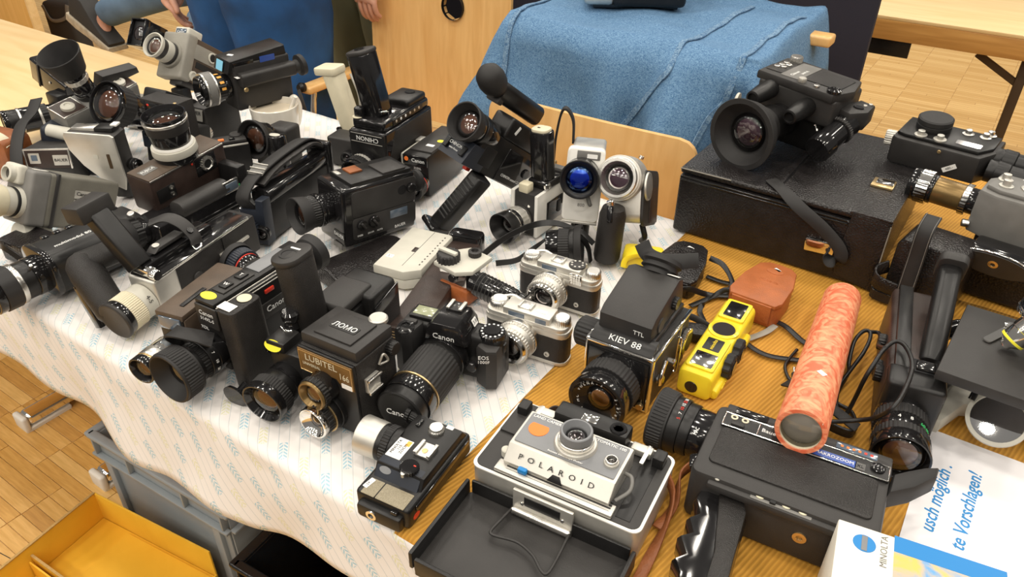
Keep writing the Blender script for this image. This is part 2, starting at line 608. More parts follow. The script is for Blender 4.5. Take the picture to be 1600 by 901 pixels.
def text(parent, s, o, xd, yd, size, mt, name='lettering', align='CENTER', depth=0.015, squash=1.0, shear=0.0, bold=0.0):
    cu = bpy.data.curves.new(name, 'FONT')
    cu.body = s
    cu.size = size * S
    cu.align_x = align
    cu.align_y = 'CENTER'
    cu.extrude = depth * S
    cu.resolution_u = 2
    cu.shear = shear
    cu.offset = bold * S
    tmp = bpy.data.objects.new('tmp_text', cu)
    COL.objects.link(tmp)
    dg = bpy.context.evaluated_depsgraph_get()
    me = bpy.data.meshes.new_from_object(tmp.evaluated_get(dg))
    bpy.data.objects.remove(tmp)
    bpy.data.curves.remove(cu)
    x, y = Vector(xd).normalized(), Vector(yd).normalized()
    z = x.cross(y)
    mx = Matrix(((x.x, y.x, z.x, 0), (x.y, y.y, z.y, 0), (x.z, y.z, z.z, 0), (0, 0, 0, 1)))
    mx = Matrix.Translation(Vector(o) * S) @ mx @ Matrix.Diagonal((squash, 1, 1, 1))
    me.transform(mx)
    me.name = name
    me.materials.clear()
    me.materials.append(M[mt])
    ob = bpy.data.objects.new(name, me)
    COL.objects.link(ob)
    ob.parent = parent
    return ob

def plate(parent, name, mt, o, xd, yd, wd, ht, th=0.06, corner=0.1):
    # thin flat piece (label, badge, panel) whose middle lies at o
    x, y = Vector(xd).normalized(), Vector(yd).normalized()
    z = x.cross(y)
    o = Vector(o)
    bm = bmesh.new()
    c = min(corner, wd * 0.49, ht * 0.49)
    pts = []
    for (sx, sy, a0) in ((1, 1, 0), (-1, 1, 90), (-1, -1, 180), (1, -1, 270)):
        for i in range(4):
            t = R(a0 + 30 * i)
            pts.append((sx * (wd / 2 - c) + c * math.cos(t), sy * (ht / 2 - c) + c * math.sin(t)))
    lo = [bm.verts.new((o + x * p + y * q - z * 0.02) * S) for p, q in pts]
    hi = [bm.verts.new((o + x * p + y * q + z * th) * S) for p, q in pts]
    bm.faces.new(lo[::-1])
    bm.faces.new(hi)
    for i in range(len(pts)):
        j = (i + 1) % len(pts)
        bm.faces.new((lo[i], lo[j], hi[j], hi[i]))
    return finish(name, bm, mt, parent)

def oval(parent, name, mt, o, xd, yd, rx, ry, th=0.03):
    x, y = Vector(xd).normalized(), Vector(yd).normalized()
    z = x.cross(y)
    o = Vector(o)
    bm = bmesh.new()
    n = 20
    lo = [bm.verts.new((o + x * rx * math.cos(2 * PI * i / n) + y * ry * math.sin(2 * PI * i / n) - z * 0.02) * S) for i in range(n)]
    hi = [bm.verts.new(v.co + z * (th + 0.02) * S) for v in lo]
    bm.faces.new(lo[::-1])
    bm.faces.new(hi)
    for i in range(n):
        bm.faces.new((lo[i], lo[(i + 1) % n], hi[(i + 1) % n], hi[i]))
    return finish(name, bm, mt, parent)

NAMES = ['lens_barrel', 'zoom_ring', 'focus_ring', 'front_ring', 'lens_hood', 'trim_ring']

def lens(parent, o, d, segs, gr, el='el_brown', depth=1.0, cone=None, cap=None, front='front_glass', ring=None):
    """stack of turned rings along d. segs: (name, r0, r1, length, material, ridges). gr: radius of the glass;
    the last ring is hollow down to depth. cone: radius of the mouth at the front."""
    d = Vector(d).normalized()
    o = Vector(o)
    first = None
    h = 0.0
    total = sum(s_[3] for s_ in segs)
    mo = cone if cone else max(gr + 0.1, segs[-1][2] - 0.25)
    cav = total - depth - 0.3
    for i, (nm, r0, r1, ln, mt, rg) in enumerate(segs):
        last = i == len(segs) - 1
        e = min(0.12, ln * 0.2)
        lo_ = min(mo, r0 - 0.15) if (not cap and h > cav) else 0
        hi_ = min(mo, r1 - 0.15) if (not cap and h + ln > cav) else 0
        prof = [(lo_, h), (r0 - e * 0.6, h), (r0, h + e)]
        if rg:
            prof = [(lo_, h), (min(r0, r1) - 0.1, h), (r0, h + e * 0.5)]
        if last and not cap:
            prof += [(r1, h + ln - e * 0.7), (r1 - e * 0.7, h + ln), (mo, h + ln), (mo - 0.05, h + ln - 0.1), (gr + 0.02, h + ln - depth), (0, h + ln - depth - 0.25)]
        else:
            prof += [(r1, h + ln - e * 0.5), (r1 - e * 0.6, h + ln), (hi_, h + ln)]
        if rg:
            ob = lathe(parent if first is None else first, nm, mt, o, d, prof[:], ridge=rg) if not (last and not cap) else \
                lathe(parent if first is None else first, nm, mt, o, d, prof, n=48)
            if last and not cap:
                lathe(parent if first is None else first, 'grip_ring', mt, o, d,
                      [(min(r0, r1) - 0.02, h + ln * 0.12), (r0 + 0.09, h + ln * 0.14), (r1 + 0.09, h + ln * 0.86), (min(r0, r1) - 0.02, h + ln * 0.88)], ridge=rg, kd=0.1)
        else:
            ob = lathe(parent if first is None else first, nm, mt, o, d, prof, n=40)
        if first is None:
            first = ob
        h += ln
    if cap:
        lathe(first, 'lens_cap', cap, o, d, [(0, h - 0.02), (r1 + 0.12, h - 0.02), (r1 + 0.14, h + 0.35), (r1 - 0.05, h + 0.5), (r1 - 0.35, h + 0.5), (r1 - 0.5, h + 0.42), (0, h + 0.42)], 44)
        return first
    zf = h - depth
    lathe(first, 'inner_ring', 'inner_black', o, d, [(gr + 0.0, zf + 0.02), (gr * 0.8, zf - 0.02), (gr * 0.78, zf - 0.2)], 32)
    lathe(first, 'rear_element', el, o, d, [(gr * 0.8, zf - 0.16), (gr * 0.62, zf - 0.02), (gr * 0.4, zf + 0.07), (gr * 0.2, zf + 0.12), (0, zf + 0.135)], 32)
    q = gr * 0.34
    lathe(first, 'front_element', front, o, d, [(gr, zf + 0.1)] + [(gr * math.cos(R(a)), zf + 0.1 + q * math.sin(R(a))) for a in (20, 40, 60, 78)] + [(0, zf + 0.1 + q)], 36)
    if ring:
        lathe(first, 'name_ring', ring, o, d, [(gr + 0.25, zf + 0.12), (gr + 0.05, zf + 0.12)], 36)
    return first

def ring_text(parent, s, c, r, size, a0, da, mt, y):
    # letters set round a lens that faces -y, read clockwise
    for i, ch in enumerate(s):
        if ch == ' ':
            continue
        a = R(a0 - da * i)
        text(parent, ch, (c[0] + r * math.cos(a), y, c[1] + r * math.sin(a)), (math.sin(a), 0, -math.cos(a)), (math.cos(a), 0, math.sin(a)), size, mt)

def rel(c, rot, p):
    return Vector(c) + Euler([R(a) for a in rot]).to_matrix() @ Vector(p)

def ribs(parent, name, mt, o, step, n, size, bev=0.05, rot=None):
    for i in range(n):
        box(parent, name, mt, [o[j] + step[j] * i for j in range(3)], size, bev, 1, rot)

# ------------------------------------------------------------------ the hall
def quad_grid(name, mt, x0, x1, y0, y1, z, nx=1, ny=1):
    bm = bmesh.new()
    vs = [[bm.verts.new((x0 + (x1 - x0) * i / nx, y0 + (y1 - y0) * j / ny, z)) for j in range(ny + 1)] for i in range(nx + 1)]
    for i in range(nx):
        for j in range(ny):
            bm.faces.new((vs[i][j], vs[i + 1][j], vs[i + 1][j + 1], vs[i][j + 1]))
    return finish(name, bm, mt)

floor = struct(quad_grid('floor', 'parquet', -9, 6, -4, 11, 0))
floor['label'] = 'honey coloured strip parquet floor with dark scratches'
pc = {}
for i in range(4):
    pb = box(None, 'parquet_strip', 'strip_%d' % i, (0, 0, 0), (23.85, 3.08, 0.6), 0.06, 1)
    pc[i] = pb.data
    bpy.data.objects.remove(pb)
rnd = random.Random(3)
for i in range(8):
    for j in range(28):
        o = bpy.data.objects.new('parquet_strip', pc[rnd.choice((0, 0, 1, 1, 2, 3))])
        COL.objects.link(o)
        o.parent = floor
        o.location = (-2.76 + 0.24 * i + (0.12 if (j // 8) % 2 else 0), -0.06 + 0.032 * j, rnd.uniform(-0.0003, 0.0006))
for pts in (((-1.93, 0.20), (-1.78, 0.24), (-1.60, 0.245), (-1.42, 0.27)), ((-1.84, 0.215), (-1.80, 0.255)), ((-1.63, 0.20), (-1.58, 0.17), (-1.45, 0.20))):
    tube(floor, 'scratch', 'ink', [(a * 100, b * 100, 0.35) for a, b in pts], 0.09, 5)

# tables under the cloths
def make_table(name, label, x0, x1, y0, y1, legs=True, feet_x=()):
    t = thing(name, label, 'table', ((x0 + x1) / 2, (y0 + y1) / 2, 0))
    wx, wy = (x1 - x0) * 100, (y1 - y0) * 100
    box(t, 'table_top', 'beech', (0, 0, 72.1), (wx, wy, 2.6), 0.4)
    box(t, 'apron', 'apron', (0, wy / 2 - 8, 68.5), (wx - 16, 2, 5), 0.2)
    for fx in feet_x:
        lx = (fx - (x0 + x1) / 2) * 100
        lg = lathe(t, 'leg', 'chrome', (lx, 4, 4), (0, 0, 1), [(0, 0), (2.4, 0), (2.4, 67), (0, 67)], 20)
        ft = box(t, 'foot', 'chrome', (lx, 3, 3.2), (4.8, wy - 16, 3.6), 1.5, 4)
        box(ft, 'foot_cap', 'cap_white', (lx, 3 - (wy - 16) / 2 - 0.4, 2.7), (5.2, 1.6, 4.4), 0.6, 3)
        box(ft, 'foot_pad', 'cap_white', (lx, 3 - (wy - 16) / 2 + 5, 0.7), (4.8, 12, 1.4), 0.3, 1)
    return t

make_table('market_table', 'long trestle table mostly hidden under white and ochre cloths', -1.69, 0.55, 0.385, 1.185, feet_x=(-1.485, 0.35))
make_table('wooden_table', 'bare pale wooden table at the left edge behind the cameras', -3.7, -1.70, 0.385, 1.20, feet_x=(-1.825, -3.5))
make_table('side_table', 'table behind the ochre cloth under the big black case', -0.43, 0.75, 1.19, 1.75, feet_x=(-0.2, 0.6))

def cloth(name, mt, x0, x1, y0, y1, ztop, hem, label, cat, rot, amp=0.004, back=0.02, wave=11.0):
    """cloth lying on the table; hem(x) gives the height of the hanging front edge"""
    bm = bmesh.new()
    nx = int((x1 - x0) / 0.012)
    prof = []
    y = y1
    while y > y0 + 0.012:
        prof.append(('t', y))
        y -= 0.02
    prof += [('a', t) for t in (0, 22, 45, 68, 90)]
    prof += [('h', t / 12) for t in range(1, 13)]
    rows = []
    uvs = {}
    for i in range(nx + 1):
        x = x0 + (x1 - x0) * i / nx
        row = []
        hz = hem(x) if hem else None
        for kd_, q in prof:
            if kd_ == 't':
                p = Vector((x, q, ztop + 0.0012 * (noise.noise((x * 9, q * 9, 3)) + 0.5 * noise.noise((x * 30, q * 30, 1)))))
                arc = q
            elif kd_ == 'a':
                p = Vector((x, y0 + 0.012 - 0.012 * math.sin(R(q)), ztop - 0.012 * (1 - math.cos(R(q)))))
                arc = y0 + 0.012 - 0.019 * q / 90
            else:
                if not hem:
                    continue
                z = (ztop - 0.012) + (hz - ztop + 0.012) * q
                off = (0.010 * math.sin(x * wave + 0.8) + 0.005 * math.sin(x * wave * 2.7)) * q * q - 0.02 * q
                p = Vector((x, y0 + off + 0.004 * noise.noise((x * 14, z * 14, 0)), z))
                arc = y0 - 0.007 - (ztop - 0.012 - z)
            v = bm.verts.new(p)
            c, s_ = math.cos(rot), math.sin(rot)
            uvs[v] = ((x * c + arc * s_) * 100, (-x * s_ + arc * c) * 100)
            row.append(v)
        rows.append(row)
    uvl = bm.loops.layers.uv.new('UVMap')
    for A, B in zip(rows[:-1], rows[1:]):
        for a in range(len(A) - 1):
            f = bm.faces.new((A[a], A[a + 1], B[a + 1], B[a]))
            for l in f.loops:
                l[uvl].uv = uvs[l.vert]
    o = finish(name, bm, mt, None, 60)
    m = o.modifiers.new('thickness', 'SOLIDIFY')
    m.thickness = 0.0012
    m.offset = -1
    return tag(o, label, cat)

def hem_white(x):
    base = 0.594 if x < -0.62 else 0.594 + (x + 0.62) * 0.18
    return base + 0.012 * math.sin(x * 9.5 + 1.0) + 0.006 * math.sin(x * 23)

cloth('white_tablecloth', 'printed_cloth', -1.72, 0.3, 0.37, 1.19, T - 0.0035, hem_white,
      'white tablecloth printed with small blue and yellow sprigs', 'tablecloth', R(45))
oc = cloth('ochre_cloth', 'ribbed_cloth', -0.395, 0.56, 0.372, 1.20, T - 0.0005, lambda x: 0.60 + 0.01 * math.sin(x * 11),
           'ochre ribbed cloth under the instant camera and leather pouches', 'tablecloth', 0)
ob_ = cloth('ochre_runner', 'ribbed_cloth', -0.44, 0.76, 1.203, 1.74, T - 0.001, None,
            'ochre cloth spread behind, under the big black case', 'tablecloth', 0)

# crate, black bin and yellow carton under the table
def crate(name, label, loc, rotz, wd, dp, ht, mt, rib=True):
    t = thing(name, label, 'crate', loc, (0, 0, rotz))
    th = 0.4
    fw = box(t, 'front_wall', mt, (wd / 2, 0.4, ht / 2), (wd - 3, 0.5, ht - 1), 0.15)
    box(t, 'back_wall', mt, (wd / 2, dp - 0.4, ht / 2), (wd - 3, 0.5, ht - 1), 0.15)
    box(t, 'side_wall', mt, (1.2, dp / 2, ht / 2), (0.5, dp - 1, ht - 1), 0.15)
    box(t, 'side_wall', mt, (wd - 1.2, dp / 2, ht / 2), (0.5, dp - 1, ht - 1), 0.15)
    box(t, 'crate_base', mt, (wd / 2, dp / 2, 0.8), (wd - 3, dp - 2, 1.2), 0.3)
    # rim
    for c, s_ in (((wd / 2, 0, ht - 0.4), (wd, 2.0, 1.1)), ((wd / 2, dp, ht - 0.4), (wd, 2.0, 1.1)),
                  ((0.3, dp / 2, ht - 0.4), (2.0, dp + 1.8, 1.1)), ((wd - 0.3, dp / 2, ht - 0.4), (2.0, dp + 1.8, 1.1))):
        box(t, 'rim', mt, c, s_, 0.45, 3)
    box(t, 'rail', mt, (wd / 2, -0.5, ht - 5.2), (wd - 0.5, 1.3, 0.7), 0.2)
    box(t, 'rail', mt, (-0.1, dp / 2, ht - 5.2), (1.3, dp, 0.7), 0.2)
    box(t, 'rail', mt, (wd + 0.1, dp / 2, ht - 5.2), (1.3, dp, 0.7), 0.2)
    if rib:
        for x in (1.5, wd * 0.3, wd * 0.7, wd - 1.5):
            box(t, 'rib', mt, (x, -0.2, ht - 2.8), (0.5, 1.4, 4.6), 0.1)
        for x in (4.2, wd - 4.2):
            box(t, 'post', mt, (x, -0.1, ht / 2 - 2.5), (2.2, 1.3, ht - 6), 0.3)
        for y in (3, dp - 3):
            box(t, 'rib', mt, (wd + 0.2, y, ht - 2.8), (1.4, 0.5, 4.6), 0.1)
    return t

crate('storage_crate', 'grey plastic storage crate of cameras under the cloth', (-1.325, 0.455, 0.006), 3, 40, 28, 29.5, 'crate_grey')
crate('storage_bin', 'glossy black plastic bin beside the grey crate under the table', (-0.86, 0.43, 0.006), 4, 42, 30, 26, 'crate_black', True)
for i, (x, y, rz, mt) in enumerate(((-1.12, 0.56, 30, 'satin'), (-1.05, 0.53, -10, 'black'), (-0.99, 0.535, 20, 'gloss'), (-1.2, 0.6, 60, 'black'))):
    c = thing('camera', ['silver compact camera poking out of the grey crate', 'black camera lying in the middle of the grey crate',
                         'shiny black camera at the right end of the grey crate', 'black camera at the back left of the grey crate'][i],
              'camera', (x, y, 0.19 + 0.01 * i), (8, 5, rz), 'cameras in the grey crate')
    box(c, 'body', mt, (0, 0, 3.5), (10, 4, 7), 0.7, 3)
    lens(c, (0, -2, 3.4), (0, -1, 0.2), [('lens_barrel', 2.4, 2.2, 1.2, 'satin', 0), ('front_ring', 2.1, 2.0, 0.8, 'black', 0)], 1.3, 'el_dark', 0.3)
    box(c, 'top_plate', 'satin', (0, 0, 7.4), (9, 3.6, 1.2), 0.3)
    box(c, 'stack_support', 'black', (0, 0.6, -7), (8, 4, 13), 0.5)

yb = thing('carton', 'open yellow cardboard box with a divider on the floor', 'box', (-1.245, 0.075, 0.007), (0, 0, 7.4))
W_, D_, H_ = 31.5, 33.5, 18.0
box(yb, 'carton_floor', 'card_yellow', (W_ / 2, D_ / 2, 10.6), (W_ - 0.6, D_ - 0.6, 0.4), 0.05)
box(yb, 'carton_wall', 'card_yellow', (W_ / 2, D_, H_ / 2), (W_, 0.35, H_), 0.05)
box(yb, 'carton_wall', 'card_yellow', (W_ / 2, 0, H_ / 2), (W_, 0.35, H_), 0.05)
box(yb, 'carton_wall', 'card_yellow', (0, D_ / 2, H_ / 2), (0.35, D_, H_), 0.05)
box(yb, 'carton_wall', 'card_yellow', (W_, D_ / 2, 5.6), (0.35, D_, 11.2), 0.05)
box(yb, 'carton_edge', 'card_edge', (0.05, D_ / 2, H_ + 0.05), (0.55, D_, 0.25), 0.05)
box(yb, 'carton_flap', 'card_yellow', (W_ / 2 + 4, D_ - 11, 11.2), (W_ - 9, 20, 0.35), 0.05)
dv = box(yb, 'divider', 'card_yellow', (8.5, D_ - 15.5, 13.5), (16, 0.35, 5.0), 0.05, 1, (0, 0, -4))
box(dv, 'divider_edge', 'card_edge', (8.5, D_ - 15.5, 16.1), (16, 0.5, 0.25), 0.05, 1, (0, 0, -4))
dv = box(yb, 'divider', 'card_yellow', (8.7, D_ - 16.4, 13.0), (16, 0.35, 4.4), 0.05, 1, (0, 0, -4))

gb = box(None, 'fabric_bag', 'green_cloth', (-228, 92, 13), (56, 40, 26), 5, 3)
tag(gb, 'dark green fabric bag on the floor under the left table', 'bag')
tag(tube(None, 'rope', 'brown_dark', [(-230, 66, 1.2), (-215, 64, 1.4), (-200, 68, 1.2), (-190, 74, 1.2)], 0.9), 'dark cord on the floor beside the green bag', 'cord')

# ------------------------------------------------------------------ furniture behind the table
def ply_chair(name, label, loc, rotz, top, wd, hole=None, arm=False, curve=2.5):
    """plywood shell chair; +y is the way its back faces"""
    t = thing(name, label, 'chair', loc, (0, 0, rotz))
    bm = bmesh.new()
    nx, nz = 24, 30
    z0, z1 = 47.0, top
    cr = 4.0 if not hole else 7.0
    def pt(u, v, off):
        x = u * wd / 2
        z = z0 + (z1 - z0) * v
        y = curve * (u * u) * -1.0 + 3.0 * v + off
        return Vector((x, y, z)) * S
    # outline mask with rounded upper corners and an optional round hole is cut by a boolean-free remesh of the grid
    us = [-1 + 2 * i / nx for i in range(nx + 1)]
    grid = {}
    for side in (0, 1):
        for i, u in enumerate(us):
            for j in range(nz + 1):
                v = j / nz
                x, z = u * wd / 2, z0 + (z1 - z0) * v
                # pull the corners in
                cx, cz = wd / 2 - cr, z1 - cr
                if abs(x) > cx and z > cz:
                    dx, dz = abs(x) - cx, z - cz
                    m_ = max(dx, dz)
                    l_ = math.hypot(dx, dz)
                    k_ = m_ / l_ if l_ > 0 else 1
                    x = math.copysign(cx + dx * k_, x)
                    z = cz + dz * k_
                if hole:
                    hx, hz, hr = hole
                    d_ = Vector((x - hx, z - hz))
                    if d_.length < hr * 2.2 and d_.length > 1e-6:
                        dn = d_.normalized()
                        m_ = max(abs(d_.x), abs(d_.y)) / (hr * 2.2 * max(abs(dn.x), abs(dn.y)))
                        rr = d_.length
                        if rr < hr * 2.2:
                            x = hx + dn.x * max(rr, hr)
                            z = hz + dn.y * max(rr, hr)
                if not hole:
                    x *= 0.84 + 0.16 * min(1, 1.25 * (z - z0) / (z1 - z0))
                y = -curve * (x / (wd / 2)) ** 2 + 3.0 * (z - z0) / (z1 - z0) + (1.1 if side else 0)
                grid[side, i, j] = bm.verts.new(Vector((x, y, z)) * S)
    def inhole(i, j):
        if not hole:
            return False
        hx, hz, hr = hole
        n_in = 0
        for a in (0, 1):
            for b in (0, 1):
                co = grid[0, i + a, j + b].co / S
                if math.hypot(co.x - hx, co.z - hz) <= hr * 1.001:
                    n_in += 1
        return n_in == 4
    keep = {(i, j): not inhole(i, j) for i in range(nx) for j in range(nz)}
    for (i, j), kp in keep.items():
        if not kp:
            continue
        bm.faces.new((grid[0, i, j], grid[0, i + 1, j], grid[0, i + 1, j + 1], grid[0, i, j + 1]))
        bm.faces.new((grid[1, i, j], grid[1, i, j + 1], grid[1, i + 1, j + 1], grid[1, i + 1, j]))
        for (di, dj, a, b) in ((-1, 0, (0, 0), (0, 1)), (1, 0, (1, 1), (1, 0)), (0, -1, (1, 0), (0, 0)), (0, 1, (0, 1), (1, 1))):
            if not keep.get((i + di, j + dj), False):
                p, q = (i + a[0], j + a[1]), (i + b[0], j + b[1])
                bm.faces.new((grid[0, p[0], p[1]], grid[0, q[0], q[1]], grid[1, q[0], q[1]], grid[1, p[0], p[1]]))
    loose = [v for v in bm.verts if not v.link_faces]
    bmesh.ops.delete(bm, geom=loose, context='VERTS')
    finish('backrest', bm, 'birch', t, 50)
    if hole:
        lathe(t, 'hole_lining', 'inner_black', (hole[0], 2.6, hole[1]), (0, 1, 0), [(hole[2] - 0.05, -1.6), (hole[2] - 0.05, 1.2)], 32)
    rbox(t, 'seat', 'birch', (0, -20, 44.5), (wd - 2, 40, 1.3), 7, 'z', 0.3)
    for sx in (-1, 1):
        for y in (-36, -2):
            tube(t, 'leg', 'chrome', [(sx * (wd / 2 - 4), y, 43.5), (sx * (wd / 2 - 3), y + (2 if y > -10 else -2), 0.6)], 1.1, 12, straight=True)
        tube(t, 'back_tube', 'chrome', [(sx * (wd / 2 - 8), -8, 43.5), (sx * (wd / 2 - 8), 0.0, 46), (sx * (wd / 2 - 8), 0.9, 56)], 1.0, 10)
    if arm:
        a_ = box(t, 'armrest', 'birch', (-wd / 2 - 1.5, -15, 62), (5, 34, 2.4), 0.8, 3)
        lathe(a_, 'arm_knob', 'black', (-wd / 2 - 1.5, -32, 63.0), (0, -1, 0.2), [(0, 0), (1.4, 0), (1.5, 1.2), (0.9, 2.0), (0, 2.1)], 16)
        tube(t, 'arm_support', 'chrome', [(-wd / 2 - 1.5, -28, 61), (-wd / 2 - 1, -30, 52), (-wd / 2 + 3, -32, 43.6)], 1.0, 10)
        tube(t, 'arm_support', 'chrome', [(-wd / 2 - 1.5, -3, 61), (-wd / 2 - 1, -2, 52), (-wd / 2 + 3, -2, 43.6)], 1.0, 10)
        strap(t, 'hanging_strap', 'charcoal', [(-wd / 2 - 1.0, -34.5, 63), (-wd / 2 + 2, -36, 59), (-wd / 2 + 4, -36, 50), (-wd / 2 + 5, -36, 40)], 1.2, 0.3, (1, 0, 0))
    return t

ply_chair('plywood_chair', 'plywood chair close behind the silver cameras, its curved back beside the black case', (-0.716, 1.318, 0), 0, 82, 50, curve=-1.0)
ply_chair('plywood_chair', 'plywood chair with a round hole in its back, behind the mug', (-1.50, 1.84, 0), 2, 95, 52, hole=(4.5, 84, 3.9), arm=True)

st = thing('wooden_stand', 'wooden stand hidden under the denim jacket', 'stand', (-0.75, 1.74, 0))
box(st, 'stand_top', 'birch', (0, 0, 92.0), (57, 42, 2.4), 0.8, 3)
box(st, 'stand_rail', 'birch', (18, 12, 92.0), (41, 5, 2.4), 0.6, 3)
for sx in (-1, 1):
    for sy in (-1, 1):
        box(st, 'leg', 'birch', (sx * 25, sy * 17, 45.4), (4, 4, 90.8), 0.4)

def jacket():
    # denim jacket laid over the stand: top, front fall and side fall as one draped sheet with folds
    bm = bmesh.new()
    nx, ny = 90, 70
    x0, x1, yf, yb_, zt = -1.085, -0.372, 1.525, 2.0, 0.955
    rows = []
    for i in range(nx + 1):
        u = i / nx
        row = []
        for j in range(ny + 1):
            v = j / ny                       # 0 back .. 1 hem
            s_ = v * 0.86                    # arc length from the back edge
            top = yb_ - yf
            x = x0 + (x1 - x0) * u
            if s_ < top:
                y = yb_ - s_
                z = zt
                q = 0
            else:
                q = s_ - top
                a = min(q / 0.05, 1) * 75
                y = yf - 0.05 * math.sin(R(a)) * min(1, q / 0.05) - max(0, q - 0.05) * 0.16
                z = zt - 0.045 * (1 - math.cos(R(a))) - max(0, q - 0.04) * 0.97
            # falls away at both sides
            el = max(0, (-1.03 - x)) / 0.055
            er = max(0, (x + 0.425)) / 0.053
            if el > 0:
                z -= 0.19 * el ** 1.3 * (1 if q < 0.1 else 0.7)
                x -= 0.03 * el + 0.10 * el * (q / 0.4)
            if er > 0:
                z -= 0.16 * er ** 1.5
                x += -0.012 * er
            fall = min(1, q / 0.18)
            fold = 0.024 * math.sin(u * 24 + 1.2 + 2.0 * v) * fall * (0.25 + 2.6 * u * u) + 0.026 * math.sin(u * 41 + v * 7) * fall * u * u + 0.012 * math.sin(u * 9 - v * 14)
            y -= fold
            y -= 0.03 * fall * max(0, u - 0.55)
            y -= 0.018 * noise.noise((x * 6, z * 5, 7)) * fall + 0.009 * noise.noise((x * 15, z * 11, 4)) * fall
            z += 0.016 * noise.noise((x * 6, y * 6, 2)) * (1 - 0.6 * fall) + 0.004 * noise.noise((x * 22, y * 22, z * 22))
            row.append(bm.verts.new((x, y, z)))
        rows.append(row)
    for A, B in zip(rows[:-1], rows[1:]):
        for a in range(ny):
            bm.faces.new((A[a], B[a], B[a + 1], A[a + 1]))
    o = finish('denim_jacket', bm, 'denim', None, 80)
    P = [[v_.co.copy() for v_ in o.data.vertices[i * (ny + 1):(i + 1) * (ny + 1)]] for i in range(nx + 1)]
    m = o.modifiers.new('thickness', 'SOLIDIFY')
    m.thickness = 0.003
    tag(o, 'blue denim jacket draped over a stand behind the chair', 'jacket')
    def seam(path, wd=1.3):
        pts, nor = [], []
        for u, v in path:
            i, j = min(nx - 1, int(u * nx)), min(ny - 1, int(v * ny))
            p = P[i][j]
            n_ = (P[min(nx, i + 1)][j] - p).cross(P[i][min(ny, j + 1)] - p).normalized()
            if n_.z < 0 and v < 0.6 or n_.y > 0 and v > 0.6:
                n_ = -n_
            pts.append((p + n_ * 0.003) * 100)
            nor.append(n_)
        sd = []
        for q in range(len(pts)):
            t = (pts[min(q + 1, len(pts) - 1)] - pts[max(q - 1, 0)]).normalized()
            sd.append(t.cross(nor[q]))
        strap(o, 'seam', 'denim_seam', pts, wd, 0.35, sd, 4)
    lin = lambda a, b, n=14: [(a[0] + (b[0] - a[0]) * q / n, a[1] + (b[1] - a[1]) * q / n) for q in range(n + 1)]
    seam(lin((0.10, 0.30), (0.13, 0.92), 16))
    seam(lin((0.72, 0.12), (0.70, 0.58)) + lin((0.69, 0.62), (0.44, 0.97), 12))
    seam(lin((0.90, 0.15), (0.88, 0.60)) + lin((0.87, 0.64), (0.74, 0.97), 10))
    seam(lin((0.12, 0.965), (0.60, 0.975), 16), 2.2)
    seam(lin((0.97, 0.30), (0.975, 0.95), 12))
    return o
jacket()

pj = thing('slide_projector', 'black and silver projector standing on the denim jacket', 'projector', (-0.80, 1.72, 0.962), (0, 0, 30))
box(pj, 'body', 'black', (3, 6, 8), (17, 20, 15), 1.2, 3)
box(pj, 'silver_end', 'satin', (-8.6, 6, 8), (7, 19.5, 14.6), 1.2, 3)
box(pj, 'base', 'gloss', (0, 6, 0.5), (20, 16, 1.4), 0.3)
box(pj, 'catch', 'black', (-5.5, -3.9, 5), (3.2, 0.6, 3), 0.2)

db = box(None, 'display_board', 'navy_panel', (-108, 226, 80), (146, 3, 160), 0.3)
tag(db, 'dark navy upright board behind the denim jacket', 'board')

ft = thing('folding_table', 'scuffed wooden folding table standing back in the hall', 'table', (0.5, 3.36, 0))
box(ft, 'table_top', 'beech', (0, 0, 73.4), (202, 76, 1.2), 0.2)
box(ft, 'apron', 'apron', (0, -37.2, 69.5), (202, 2.0, 6.6), 0.3)
box(ft, 'bracket', 'black', (-92, -35.5, 63.2), (18, 1.2, 5.6), 0.1)
for x in (-47.5, 80):
    box(ft, 'leg', 'leg_brown', (x, -31.5, 33), (3.0, 3.0, 66), 0.2)
    box(ft, 'leg', 'leg_brown', (x, 31, 33), (3.0, 3.0, 66), 0.2)
    box(ft, 'brace', 'leg_brown', (x - 8, -31.5, 61), (16, 1.4, 2.2), 0.2, 1, (0, 28, 0))

wp = thing('wooden_cabinet', 'amber wooden cabinet end behind the left table', 'cabinet', (-4.9, 2.05, 0), (0, 0, 0))
box(wp, 'side_panel', 'amber_panel', (0, 0, 36), (90, 3, 72), 0.4)
box(wp, 'edge_strip', 'beech', (45, 0.5, 36), (2.2, 4.4, 72), 0.3)
box(wp, 'cabinet_top', 'beech', (0, 22, 73), (92, 46, 2), 0.3)
bb = thing('black_bag', 'black bag with grey strap standing by the cabinet', 'bag', (-4.72, 2.35, 0), (0, 0, 20))
box(bb, 'body', 'shoe', (0, 0, 16), (20, 12, 32), 3, 3)
strap(bb, 'strap', 'grey', [(-8, -6.2, 30), (-4, -6.6, 22), (6, -6.6, 24), (9, -6, 31)], 2, 0.4, (0, 0, 1))
fc = thing('metal_chair', 'chair with bright bent metal legs beside the far dark shoe', 'chair', (-3.22, 2.62, 0), (0, 0, -12))
box(fc, 'seat', 'shoe', (0, 0, 45), (42, 40, 4), 1.5, 3)
box(fc, 'backrest', 'shoe', (0, 20, 70), (40, 3, 28), 1.2, 3)
for sx in (-1, 1):
    tube(fc, 'leg', 'silver', [(sx * 19, -18, 43), (sx * 20, -24, 1.2)], 1.2, 10, straight=True)
    tube(fc, 'leg', 'silver', [(sx * 19, 18, 43), (sx * 20, 24, 1.2)], 1.2, 10, straight=True)
    tube(fc, 'back_tube', 'silver', [(sx * 18, 19, 43), (sx * 18, 21.5, 58)], 1.1, 10, straight=True)

